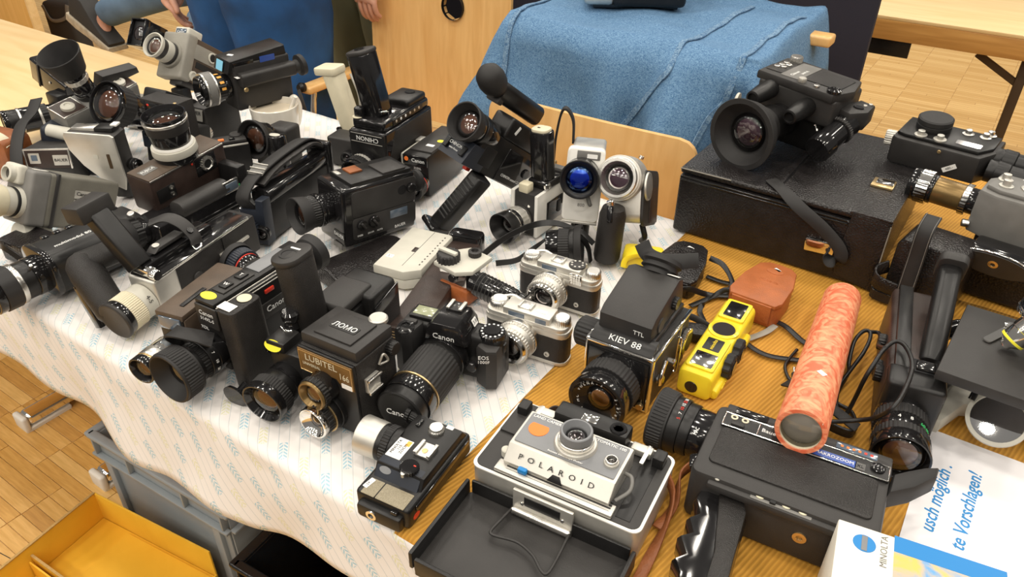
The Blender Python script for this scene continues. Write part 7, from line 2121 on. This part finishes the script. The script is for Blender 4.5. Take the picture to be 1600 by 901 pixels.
knob(t, 'silver_dial', 'satin', (0.2, 0.8, 11.0), FZ, 0.7, 0.7, 16)
disc(t, 'silver_button', 'silver', (3.0, 0.6, 11.0), FZ, 0.5, 0.4)
lathe(t, 'rear_dial', 'gloss', (6.0, 0.8, 11.0), FZ, [(0, 0), (1.2, 0), (1.2, 0.4), (0.8, 0.6), (0.6, 0.3), (0, 0.3)], 24)
lens(t, (-1.6, 1.0, 3.6), (-0.05, -1, 0.04), [('lens_barrel', 3.0, 3.0, 3.0, 'gloss', 0), ('zoom_ring', 3.2, 3.2, 3.4, 'black', 0), ('focus_ring', 3.6, 3.9, 3.4, 'rubber', 0), ('lens_hood', 5.2, 6.1, 2.8, 'rubber', 0)], 3.3, 'el_purple', 2.2, 5.2)
for x, z in ((-4.6, 8.6), (2.6, 7.6)):
    zt = lathe(t, 'zoom_motor', 'black', (x, 0.6, z), (0, -1, -0.05), [(0, 0), (1.6, 0), (1.55, 1.0), (1.65, 1.1), (1.55, 3.0), (1.6, 3.2), (1.3, 5.8), (1.2, 6.4), (0.9, 6.5), (0.8, 6.0), (0, 6.0)], 28)
disc(t, 'hood_knob', 'ivory', (-8.2, -3.6, 5.4), (-1, -0.3, 0), 2.0, 0.5)
ar = poly(t, 'finder_arm', 'charcoal', [(6.0, 3.0), (9.2, 2.0), (11.0, 5.0), (10.4, 9.0), (7.6, 9.4)], 'z', 4.6, 8.0, 0.5)
oval(ar, 'arm_dial', 'gloss', (9.0, 5.4, 8.0), FX, FY, 0.9, 0.6, 0.2)
for x, y in ((9.4, 7.0), (9.8, 8.2)):
    disc(ar, 'arm_button', 'satin', (x, y, 8.0), FZ, 0.35, 0.2, 12)
lathe(t, 'finder_tube', 'gloss', (8.4, 4.0, 5.4), (-0.08, -1, -0.36), [(0, 0), (2.4, 0), (2.2, 1.6), (2.35, 1.7), (2.3, 2.4), (2.05, 2.5), (2.05, 5.6), (2.35, 5.8), (2.3, 8.0), (2.2, 8.2), (0, 8.2)], 36)
lathe(t, 'finder_ring', 'charcoal', Vector((8.4, 4.0, 5.4)) + Vector((-0.08, -1, -0.36)).normalized() * 1.7, (-0.08, -1, -0.36), [(2.2, 0), (2.45, 0.05), (2.45, 0.7), (2.2, 0.75)], ridge=36, kd=0.12)
tube(t, 'socket_cable', 'chrome', [(4.8, 0.0, 5.0), (5.6, -0.4, 4.2), (5.2, -0.4, 3.2), (5.9, 0, 2.6)], 0.22)
box(t, 'under_block', 'black', (0.5, 5.4, 2.2), (10.0, 7.6, 6.0), 0.4)

# flat bodied cameras on the right
t = thing('cine_camera', 'flat black cine camera with a round cap and white price tag, behind the chrome lens', 'camera', (-0.0647, 1.3556, T + 0.127), (5, 0, -7.6))
poly(t, 'body', 'charcoal', [(-7.3, 0.6), (-6.4, 0), (6.4, 0), (8.0, 3.4), (8.0, 8.6), (-7.3, 8.6)], 'z', 0, 4.7, 0.4)
poly(t, 'top_deck', 'black', [(-6.9, 1.4), (-5.6, 0.9), (5.8, 0.9), (7.4, 3.6), (7.4, 8.2), (-6.9, 8.2)], 'z', 4.6, 5.3, 0.3)
lathe(t, 'lens_cap', 'rubber', (-2.6, 5.6, 5.2), FZ, [(0, 0), (2.6, 0), (2.75, 0.3), (2.75, 1.0), (2.6, 1.1), (2.75, 1.2), (2.75, 1.9), (2.5, 2.1), (0, 2.1)], 40)
knob(t, 'side_knob', 'satin', (-7.2, 2.2, 3.4), (-1, -0.2, 0), 1.3, 1.6, 20, 0.12)
for x, y in ((-3.4, 1.8), (-0.4, 1.8)):
    lathe(t, 'deck_dial', 'satin', (x, y, 5.2), FZ, [(0, 0), (1.0, 0), (1.0, 0.25), (0.55, 0.3), (0.55, 0.9), (0, 0.95)], 24)
for x, y in ((2.6, 6.4), (5.2, 6.6), (5.6, 7.8)):
    lathe(t, 'deck_dial', 'silver', (x, y, 5.2), FZ, [(0, 0), (0.9, 0), (0.9, 0.25), (0.5, 0.35), (0.5, 0.9), (0, 0.95)], 22)
npp = plate(t, 'name_plate', 'gloss', (3.8, 2.6, 5.3), FX, FY, 3.8, 1.6, 0.08, 0.3)
text(npp, '5008', (3.8, 2.6, 5.4), FX, FY, 0.5, 'paint_white')
white_label(t, (2.6, -0.04, 1.8), (1, 0, 0.75), (-0.75, 0, 1), 2.2, 0.8, '480.-')
disc(t, 'front_screw', 'gold', (0.4, 0.0, 4.1), (0, -1, 0), 0.3, 0.15, 12)
for y, z in ((4.6, 3.2), (1.6, 2.4)):
    lathe(t, 'lens_tube', 'black', (7.6, y, z), (1, 0.05, -0.05), [(0, 0), (1.8, 0), (1.8, 1.0), (1.95, 1.2), (1.9, 3.0), (1.7, 3.2), (1.7, 6.5), (1.9, 6.7), (1.9, 9.0), (0, 9.0)], 32)

t = thing('cine_camera', 'grey cine camera with long chrome and bronze lens pointing left', 'camera', (0.028, 1.255, T + 0.10), (0, 0, -8))
poly(t, 'body', 'grey', [(-1.2, -2.4), (1.2, -3.4), (12, -3.4), (12, 4.8), (0, 4.8), (-1.2, 3.0)], 'z', 0, 7.0, 0.5)
poly(t, 'top_deck', 'grey', [(-0.6, -1.6), (1.4, -2.6), (12, -2.6), (12, 4.2), (0, 4.2)], 'z', 6.9, 7.7, 0.3)
for x, y in ((1.0, 1.6), (1.6, -0.6)):
    lathe(t, 'deck_button', 'satin', (x, y, 7.6), FZ, [(0, 0), (1.0, 0), (1.0, 0.25), (0.6, 0.3), (0.55, 1.1), (0, 1.2)], 22)
lathe(t, 'deck_dial', 'silver', (5.0, 0.6, 7.6), FZ, [(0, 0), (1.8, 0), (1.7, 0.3), (1.0, 0.35), (0.9, 0.8), (0, 0.85)], 28)
disc(t, 'gold_screw', 'gold', (5.4, -2.7, 6.6), (0, -0.7, 0.7), 0.45, 0.2, 14)
text(t, 'Super-8', (4.0, 3.4, 7.75), FX, FY, 0.7, 'paint_white')
lens(t, (-1.0, 0.4, 3.6), (-1, 0.0, 0.02), [('lens_barrel', 2.0, 2.0, 1.4, 'gloss', 0), ('zoom_ring', 2.4, 2.4, 0.9, 'chrome', 26), ('scale_ring', 2.1, 2.1, 4.2, 'bronze', 0), ('aperture_ring', 2.3, 2.3, 0.6, 'gloss', 0), ('focus_ring', 2.65, 2.65, 1.8, 'chrome', 28), ('front_ring', 2.5, 2.5, 1.2, 'gloss', 0)], 1.9, 'el_dark', 0.7)
disc(t, 'front_screw', 'silver', (-1.0, -2.4, 1.2), (-1, -0.3, 0), 0.6, 1.0)
gp = rbox(t, 'pistol_grip', 'gloss', (5.0, -5.0, -0.8), (8.0, 5.0, 3.0), 1.6, 'x', 0.5)
hp = oval(t, 'grip_base', 'charcoal', (4.6, -7.6, -1.2), FX, (0, -0.35, 0.94), 5.0, 2.1, 0.5)
lathe(t, 'grip_socket', 'gold', (4.6, -8.1, -1.1), (0, -0.94, -0.35), [(0.7, -0.1), (0.7, 0.1), (0.35, 0.15), (0.3, 0), (0, 0)], 18)
bm_ring = tube(t, 'grip_rim', 'chrome', [(4.6 + 5.1 * math.cos(2 * PI * q / 24), -7.75 - 0.75 * math.sin(2 * PI * q / 24), -1.2 + 2.05 * math.sin(2 * PI * q / 24)) for q in range(25)], 0.16, 6, 2)
box(t, 'support_block', 'black', (5.5, 1.2, -5.0), (10.5, 6.0, 9.6), 0.5)

t = thing('leather_case', 'upright black leather case with a stitched grey strap hanging down its front', 'case', (-0.058, 1.135, T + 0.001), (0, 0, -10))
rbox(t, 'body', 'case_leather', (4.0, 4.4, 5.2), (9.6, 7.6, 10.4), 1.4, 'y', 0.4)
strap(t, 'shoulder_strap', 'rubber', [(2.4, 2.0, 14.6), (2.5, -0.4, 13.0), (2.7, -1.0, 8.0), (2.9, -1.6, 3.0), (3.1, -2.0, 0.6)], 2.3, 0.3, (1, 0, 0))
for sx in (-0.95, 0.95):
    tube(t, 'stitching', 'grey', [(2.4 + sx, 2.0, 14.8), (2.5 + sx, -0.6, 13.1), (2.7 + sx, -1.2, 8.0), (2.9 + sx, -1.8, 3.0)], 0.05, 5)
strap(t, 'side_loop', 'case_leather', [(-1.0, 1.0, 5.0), (-2.0, -0.8, 4.4), (-1.2, -1.8, 3.4), (1.6, -1.6, 3.0)], 2.2, 0.4, (0, 0, 1))
strap(t, 'side_loop', 'case_leather', [(-1.4, 0.4, 2.0), (-1.4, -1.6, 1.2), (2.0, -1.4, 1.0)], 1.6, 0.4, (0, 0, 1))
t = thing('leather_case', 'low black leather case under the grey cine camera, behind the microscope', 'case', (0.10, 1.20, T + 0.001), (0, 0, -4))
box(t, 'body', 'case_leather', (5.5, 9.5, 3.9), (26, 16, 7.6), 0.6, 3)
box(t, 'lid', 'case_leather', (5.5, 9.5, 8.1), (25.4, 15.6, 0.9), 0.4, 3)
box(t, 'clasp', 'satin', (8.0, 1.35, 6.0), (3.4, 0.5, 2.2), 0.15)
tube(t, 'piping', 'satin', [(-7.4, 1.4, 7.8), (18.4, 1.4, 7.8)], 0.12, 6, straight=True)

# long camera on the right
t = thing('cine_camera', 'long black cine camera with green-marked zoom lens towards the viewer, cable over it', 'camera', (0.0205, 0.800, T + 0.001), (0, 0, 9))
box(t, 'body', 'brown_dark', (0, 13.5, 4.2), (5.6, 22.0, 8.0), 0.8, 3)
box(t, 'top_bar', 'black', (-1.2, 13.5, 8.3), (1.8, 22.0, 0.8), 0.3)
box(t, 'front_block', 'black', (0.5, 3.4, 5.0), (6.4, 4.0, 7.6), 0.6, 3)
box(t, 'trigger_recess', 'inner_black', (1.2, 5.6, 8.6), (2.8, 2.6, 0.8), 0.2)
box(t, 'trigger', 'gloss', (1.2, 5.4, 9.1), (2.2, 1.8, 0.6), 0.25)
rbox(t, 'pistol_grip', 'black', (2.4, 15.6, 10.4), (2.8, 16.0, 2.8), 1.0, 'y', 0.4, rot=(20, 0, -3))
gc = rbox(t, 'grip_cap', 'charcoal', (2.9, 23.4, 13.4), (3.6, 1.6, 4.6), 1.1, 'y', 0.3, rot=(20, 0, -3))
disc(gc, 'grip_socket', 'chrome', (2.9, 22.8, 14.6), (0, -0.5, 0.86), 0.5, 0.6, 14)
for z, y in ((5.4, 7.0), (4.6, 9.2), (5.8, 13.4)):
    knob(t, 'side_knob', 'black', (-2.8, y, z), (-1, 0, 0), 1.1, 0.9, 18)
text(t, 'macro', (-1.9, 11.6, 8.2), (0, 1, 0), (-1, 0, 0.5), 0.7, 'paint_white')
L_ = lens(t, (0, 1.6, 3.7), (0.02, -1, 0), [('lens_barrel', 3.0, 3.0, 0.8, 'gloss', 0), ('zoom_ring', 3.1, 3.1, 1.6, 'rubber', 44), ('aperture_ring', 2.95, 2.95, 1.8, 'gloss', 0), ('focus_ring', 3.15, 3.2, 1.2, 'rubber', 44), ('front_ring', 3.2, 3.25, 1.8, 'gloss', 0)], 2.6, 'el_brown', 0.9)
for i, (a, s_, m_) in enumerate(((105, '4', 'paint_white'), (80, '8', 'paint_white'), (52, '60', 'green'), (36, '45', 'green'))):
    a = R(a)
    text(L_, s_, (3.0 * math.cos(a), -1.7, 3.7 + 3.0 * math.sin(a)), (math.sin(a), 0, -math.cos(a)), (0, 1, 0), 0.75, m_)
tube(t, 'eyepiece_bracket', 'gloss', [(3.6, 19.0, 5.5), (6.2, 20.0, 6.6), (6.8, 17.0, 5.4), (5.2, 13.0, 3.2), (3.4, 11.0, 2.4)], 1.2, 12)

t = thing('cable', 'thin black cables coiled between the orange tube and the long camera', 'cable', (-0.045, 0.86, T))
tube(t, 'loop', 'black', [(-0.4, -11.4, 5.0), (1.6, -9.4, 4.7), (3.8, -9.2, 6.2), (5.1, -10.5, 9.4), (5.6, -7.1, 9.8), (5.5, -2.4, 10.0), (4.2, 1.3, 9.8), (2.9, 2.2, 9.6), (2.0, 0.6, 9.0), (1.6, -2.2, 8.5), (1.2, -3.4, 6.6), (0.9, -3.0, 3.0), (0.6, -3.6, 1.0), (0.0, -3.9, 0.6), (-1.0, -2.1, 0.6), (-1.5, 1.4, 0.8), (-1.0, 4.0, 2.0), (-0.4, 6.7, 3.2), (-0.3, 9.5, 3.8), (-0.7, 11.1, 4.0), (-1.5, 10.6, 4.0), (-2.0, 8.7, 3.2), (-1.6, 5.5, 2.0), (-1.2, 4.4, 1.2), (-1.4, 0.9, 0.5), (-1.1, -1.6, 0.4), (0.9, -2.3, 0.4), (2.2, -4.5, 0.4)], 0.27, 8, 6)
tube(t, 'loop', 'black', [(-0.7, 11.1, 4.0), (0.4, 11.5, 4.0), (1.0, 8.3, 5.0), (1.2, 3.4, 7.4), (2.0, 0.6, 9.2)], 0.27, 8, 8)
tube(t, 'loop', 'black', [(-8.5, 6.4, 0.4), (-8.8, 3.6, 0.4), (-8.7, 1.6, 0.4), (-7.7, -0.3, 0.4), (-6.6, -1.2, 0.5)], 0.24, 8, 8)
for q in range(5):
    tube(t, 'coil', 'black', [(-6.2 + 0.2 * q, -4.2 - 0.35 * q, 0.4 + 0.42 * q), (-2.2, -6.6 - 0.3 * q, 0.4 + 0.45 * q), (1.6, -7.2 - 0.2 * q, 0.4 + 0.4 * q), (2.2, -5.2 - 0.2 * q, 0.3 + 0.3 * q)], 0.22, 7, 8)
strap(t, 'tie_strap', 'rubber', [(-7.6, -2.4, 1.0), (-5.4, -4.0, 2.4), (-1.0, -6.4, 3.0), (2.4, -7.2, 2.2)], 1.4, 0.25, (0.4, 0.9, 0.2))
tube(t, 'lead', 'black', [(-5.6, 1.4, 0.4), (-6.4, 4.0, 0.3), (-4.6, 7.4, 0.3), (-2.0, 9.2, 0.3)], 0.22, 7, 8)
for x in (-6.6, -5.2):
    pg = lathe(t, 'plug', 'charcoal', (x, -1.0, 0.5), (-0.35, 1, 0.05), [(0, 0), (0.4, 0), (0.4, 1.8), (0, 1.8)], 14)
    lathe(t, 'plug_pin', 'silver', Vector((x, -1.0, 0.5)) + Vector((-0.35, 1, 0.05)).normalized() * 1.8, (-0.35, 1, 0.05), [(0.18, 0), (0.18, 1.1), (0.22, 1.2), (0, 1.6)], 10)

# microscope
t = thing('microscope', 'microscope with square black stage, round mirror and pale curved foot', 'microscope', (0.098, 0.905, T + 0.001), (0, 0, -1.5))
poly(t, 'stage', 'charcoal', [(-6.2, -8.0), (8.0, -8.0), (8.0, 8.6), (-5.6, 8.6)], 'z', 9.8, 11.2, 0.2)
cl_ = plate(t, 'stage_clip', 'chrome', (-1.4, 3.4, 11.35), (0.45, 1, 0), (-1, 0.45, 0), 5.4, 1.0, 0.15, 0.4)
lathe(t, 'clip_stud', 'chrome', (-0.4, 5.8, 11.2), FZ, [(0, 0), (0.8, 0), (0.75, 0.5), (0, 0.6)], 20)
tr = lathe(t, 'turret', 'gloss', (2.6, 2.6, 17.0), (-0.2, -0.1, -1), [(0, 0), (3.2, 0), (3.4, 0.4), (3.4, 1.4), (2.6, 2.0), (0, 2.0)], 36)
lathe(tr, 'turret_rim', 'chrome', (2.6, 2.6, 17.0), (-0.2, -0.1, -1), [(3.4, 0.8), (3.5, 1.0), (3.45, 1.5), (3.3, 1.6)], 36)
ob1 = lathe(t, 'objective', 'chrome', (1.4, 1.8, 15.2), (-0.5, -0.3, -0.85), [(0, 0), (1.5, 0), (1.5, 1.6), (1.4, 1.7), (1.4, 3.0), (1.2, 3.4), (0.7, 3.8), (0.6, 4.2), (0, 4.2)], 30)
lathe(ob1, 'yellow_ring', 'sticker', Vector((1.4, 1.8, 15.2)) + Vector((-0.5, -0.3, -0.85)).normalized() * 2.9, (-0.5, -0.3, -0.85), [(1.4, 0), (1.46, 0.05), (1.44, 0.3), (1.3, 0.35)], 30)
lathe(t, 'objective', 'chrome', (4.0, 1.4, 15.2), (0.4, -0.5, -0.85), [(0, 0), (1.4, 0), (1.4, 2.4), (1.1, 2.8), (0.6, 3.2), (0, 3.2)], 30)
lathe(t, 'body_tube', 'white', (2.8, 2.8, 16.8), (0.1, 0.2, 1), [(0, 0), (2.2, 0), (2.2, 9.0), (2.4, 9.2), (2.4, 11.0), (0, 11.0)], 36)
box(t, 'arm', 'white', (5.5, 10.6, 13.0), (4.0, 4.0, 24.0), 1.0, 3)
box(t, 'arm_head', 'white', (4.0, 7.0, 22.0), (4.0, 9.0, 4.0), 1.0, 3)
mr = lathe(t, 'mirror_frame', 'ivory', (1.6, -3.8, 4.6), (-0.1, -0.66, 0.75), [(0, -0.6), (3.1, -0.6), (3.3, -0.2), (3.3, 0.4), (2.85, 0.5), (2.8, 0.2), (0, 0.2)], 44)
lathe(mr, 'mirror_glass', 'mirror', (1.6, -3.8, 4.6), (-0.1, -0.66, 0.75), [(2.8, 0.22), (2.4, 0.25), (0, 0.27)], 44)
lathe(t, 'condenser', 'gloss', (2.2, 0.4, 9.8), (0, 0, -1), [(0, 0), (3.4, 0), (3.4, 1.0), (2.6, 1.6), (0, 1.6)], 36)
tube(t, 'mirror_fork', 'gloss', [(-1.6, -3.0, 5.4), (-1.2, -1.6, 7.0), (0.4, -0.4, 8.6)], 0.4, 10)
poly(t, 'foot', 'ivory', [(-5.6, -4.4), (-3.6, -4.8), (-1.8, 0.2), (1.8, 2.4), (5.0, 2.0), (7.6, -3.6), (9.0, -3.6), (9.0, 11.0), (-2.4, 9.6), (-5.0, 4.0)], 'z', 0, 2.2, 0.4)

# paper with blue writing and the carton in the corner
pp = thing('paper_sheet', 'white paper sheet with large blue handwriting-style print', 'paper', (0.160, 0.7165, T + 0.0006), (0, 0, 0))
poly(pp, 'sheet', 'paper', [(-10.5, -14.85), (10.5, -14.85), (10.5, 14.85), (-10.5, 14.85)], 'z', 0, 0.04, 0)
XD, YD = (0.02, 1, 0), (-1, 0.02, 0)
text(pp, 'usch möglich .', (-8.0, 9.4, 0.06), XD, YD, 2.05, 'print_blue', align='RIGHT', shear=0.22, bold=0.025)
text(pp, 'te Vorschlagen!', (-4.9, 9.8, 0.06), XD, YD, 2.05, 'print_blue', align='RIGHT', shear=0.22, bold=0.025)

t = thing('carton', 'white and blue camera carton with a round blue emblem in the corner', 'box', (-0.004, 0.572, T - 0.0 + 0.041), (0, 0, 9))
box(t, 'body', 'box_white', (7.0, -6.7, 0.3), (14.0, 13.4, 8.6), 0.15)
plate(t, 'blue_band', 'blue', (9.5, -0.8, 4.6), FX, FY, 9.2, 1.9, 0.03, 0.02)
plate(t, 'beach_picture', 'beach_print', (9.5, -7.4, 4.6), FX, FY, 9.2, 11.2, 0.03, 0.02)
em = disc(t, 'emblem', 'blue', (2.4, -2.0, 4.58), FZ, 1.0, 0.06, 32, 0.01)
box(em, 'emblem_bar', 'slate', (2.4, -2.0, 4.65), (0.5, 1.75, 0.04), 0.01)
text(t, 'MINOLTA', (4.1, -2.2, 4.62), (0.0, 1, 0), (-1, 0.0, 0), 0.85, 'grey')

# big camera lying at the front right
t = thing('cine_camera', 'large black cine camera lying on its side with wavy glossy pistol grip, front right', 'camera', (-0.1466, 0.565, T + 0.001), (0, 0, 5.2))
rbox(t, 'body', 'charcoal', (9.0, 5.8, 3.6), (18.6, 11.4, 7.0), 0.9, 'z', 0.5)
rbox(t, 'leather_panel', 'leather', (9.1, 4.9, 7.1), (16.2, 5.8, 0.5), 0.6, 'z', 0.15)
cs = rbox(t, 'control_strip', 'black', (9.4, 9.0, 7.15), (17.4, 2.2, 0.5), 0.25, 'z', 0.1)
for a, b in (((0.8, 7.95, 7.42), (18.0, 7.95, 7.42)), ((0.8, 10.1, 7.42), (18.0, 10.1, 7.42)), ((0.8, 7.95, 7.42), (0.8, 10.1, 7.42)), ((4.6, 7.95, 7.42), (4.6, 10.1, 7.42)), ((18.0, 7.95, 7.42), (18.0, 10.1, 7.42))):
    tube(cs, 'chrome_line', 'chrome', [a, b], 0.07, 6, straight=True)
text(cs, 'Bauer electronic', (7.6, 9.1, 7.42), FX, FY, 0.8, 'paint_white')
plate(cs, 'name_strip', 'blue_strip', (12.6, 8.7, 7.4), FX, FY, 4.4, 1.0, 0.06, 0.05)
text(cs, 'MAKROZOOM', (12.6, 8.7, 7.48), FX, FY, 0.6, 'paint_white')
plate(cs, 'xl_label', 'chrome', (15.2, 8.7, 7.4), FX, FY, 1.0, 1.0, 0.06, 0.05)
text(cs, 'XL', (15.2, 8.7, 7.48), FX, FY, 0.6, 'ink')
lathe(t, 'strip_dial', 'gloss', (16.9, 9.3, 7.4), FZ, [(0, 0), (0.7, 0), (0.7, 0.2), (0.4, 0.35), (0, 0.35)], 20)
for x, y in ((1.8, 9.6), (3.0, 9.6)):
    lathe(t, 'socket', 'cream', (x, y, 7.35), FZ, [(0.4, 0), (0.4, 0.12), (0.22, 0.14), (0.2, 0), (0, 0)], 16)
box(t, 'slide_switch', 'charcoal', (2.4, 8.5, 7.5), (1.4, 0.5, 0.3), 0.08)
sc = box(t, 'rear_deck', 'charcoal', (9.4, 11.2, 6.7), (17.6, 1.8, 0.7), 0.2)
box(sc, 'scale_window', 'window', (14.6, 11.2, 7.1), (4.2, 1.0, 0.12), 0.04)
for i in range(6):
    plate(sc, 'scale_mark', 'red' if i in (4, 5) else 'orange_dot', (13.1 + 0.6 * i, 11.2, 7.16), FX, FY, 0.28, 0.3, 0.03, 0.02)
box(sc, 'green_window', 'green', (10.9, 11.0, 7.1), (0.9, 0.7, 0.12), 0.03)
box(sc, 'button_plate', 'gloss', (3.4, 11.2, 7.1), (3.6, 1.1, 0.3), 0.1)
lw = box(t, 'lower_strip', 'charcoal', (9.2, 0.6, 6.1), (15.0, 2.2, 1.0), 0.3)
plate(lw, 'socket_plate', 'grey', (9.1, 0.5, 6.6), FX, FY, 6.0, 1.5, 0.05, 0.1)
for x in (7.0, 9.6, 11.2):
    lathe(lw, 'socket', 'cream', (x, 0.5, 6.6), FZ, [(0.52, 0), (0.52, 0.15), (0.25, 0.18), (0.22, 0), (0, 0)], 16)
box(lw, 'slide_switch', 'ink', (8.3, 0.5, 6.75), (0.6, 1.3, 0.3), 0.08)
disc(lw, 'cream_button', 'ivory', (2.6, 0.8, 6.55), FZ, 0.65, 0.4)
lathe(t, 'tripod_socket', 'gold', (11.6, 0.1, 3.4), (0, -1, 0), [(0.7, -0.1), (0.7, 0.15), (0.35, 0.18), (0.3, 0), (0, 0)], 18)
lens(t, (0, 8.8, 3.9), (-1, 0.05, 0.02), [('lens_barrel', 2.9, 2.9, 2.2, 'gloss', 0), ('scale_ring', 3.1, 3.1, 1.2, 'black', 0), ('zoom_ring', 3.3, 3.3, 1.4, 'black', 0), ('focus_ring', 3.5, 3.6, 2.2, 'rubber', 54)], 2.6, 'el_dark', 0.8)
text(t, 'MACRO', (-1.5, 7.0, 6.3), (0, 1, 0), (-1, 0, 0), 0.6, 'paint_white')
for i in range(6):
    a = R(112 - 11 * i)
    text(t, ('50', '25', '15', '10', '7', '5')[i], (-3.8, 8.9 + 3.36 * math.cos(a) * -1, 3.95 + 3.36 * math.sin(a)), (0, math.sin(a), math.cos(a)), (-1, 0, 0), 0.55, 'red' if i % 2 else 'paint_white')
pts = [(0.6, 2.4), (4.6, 2.0), (5.2, -1.0), (3.0, -7.0), (0.8, -13.5), (-3.6, -13.0), (-3.0, -10.6), (-3.4, -9.2), (-2.2, -8.2), (-2.6, -6.4), (-1.2, -5.4), (-1.4, -3.8), (-0.2, -2.8), (-0.4, -1.2), (0.4, 0.4)]
pts = [(x + 0.42 * (2 - y) if y < 2 else x, y) for x, y in pts]
gr_ = poly(t, 'pistol_grip', 'gloss', pts, 'z', 0.6, 4.8, 0.9)
poly(t, 'grip_insert', 'leather', [(x + 0.42 * (2 - y), y) for x, y in ((2.4, 0.4), (4.9, 0.8), (5.0, -1.0), (2.8, -7.0), (0.7, -13.0), (-1.2, -12.8), (0.9, -7.0))], 'z', 4.4, 5.2, 0.25)
box(t, 'trigger', 'gloss', (0.0, 2.8, 5.2), (1.6, 2.0, 1.8), 0.3, 2, (0, -20, 15))
poly(t, 'eyecup', 'rubber', [(18.2, 6.4), (20.6, 8.6), (22.4, 11.2), (22.6, 13.0), (21.2, 12.2), (19.6, 10.8), (18.4, 9.6)], 'z', 4.6, 7.4, 0.6)
strap(t, 'wrist_strap', 'old_leather', [(-0.6, 5.0, 3.4), (-1.6, 3.0, 2.4), (-1.2, 0.0, 0.8), (-1.8, -3.4, 0.5)], 1.2, 0.25, [(0, 0.3, 1), (0, 0.3, 1), (0.6, 0.3, 0.6), (1, 0, 0)])

t = thing('leather_case', 'black leather case with a tan strip under the grey motor-zoom camera', 'case', (-1.235, 0.428, T + 0.001), (0, 0, 8))
rbox(t, 'body', 'case_leather', (-0.6, 3.0, 1.9), (9.0, 6.0, 3.8), 1.0, 'z', 0.4)
box(t, 'tan_strip', 'tag_cream', (2.6, -0.1, 2.0), (1.0, 0.25, 3.0), 0.05)
strap(t, 'strap', 'black', [(-4.0, -0.4, 3.2), (-1.0, -1.2, 3.9), (1.6, -1.0, 2.6), (3.0, -0.6, 0.6)], 1.0, 0.25, (0, 0.3, 1))
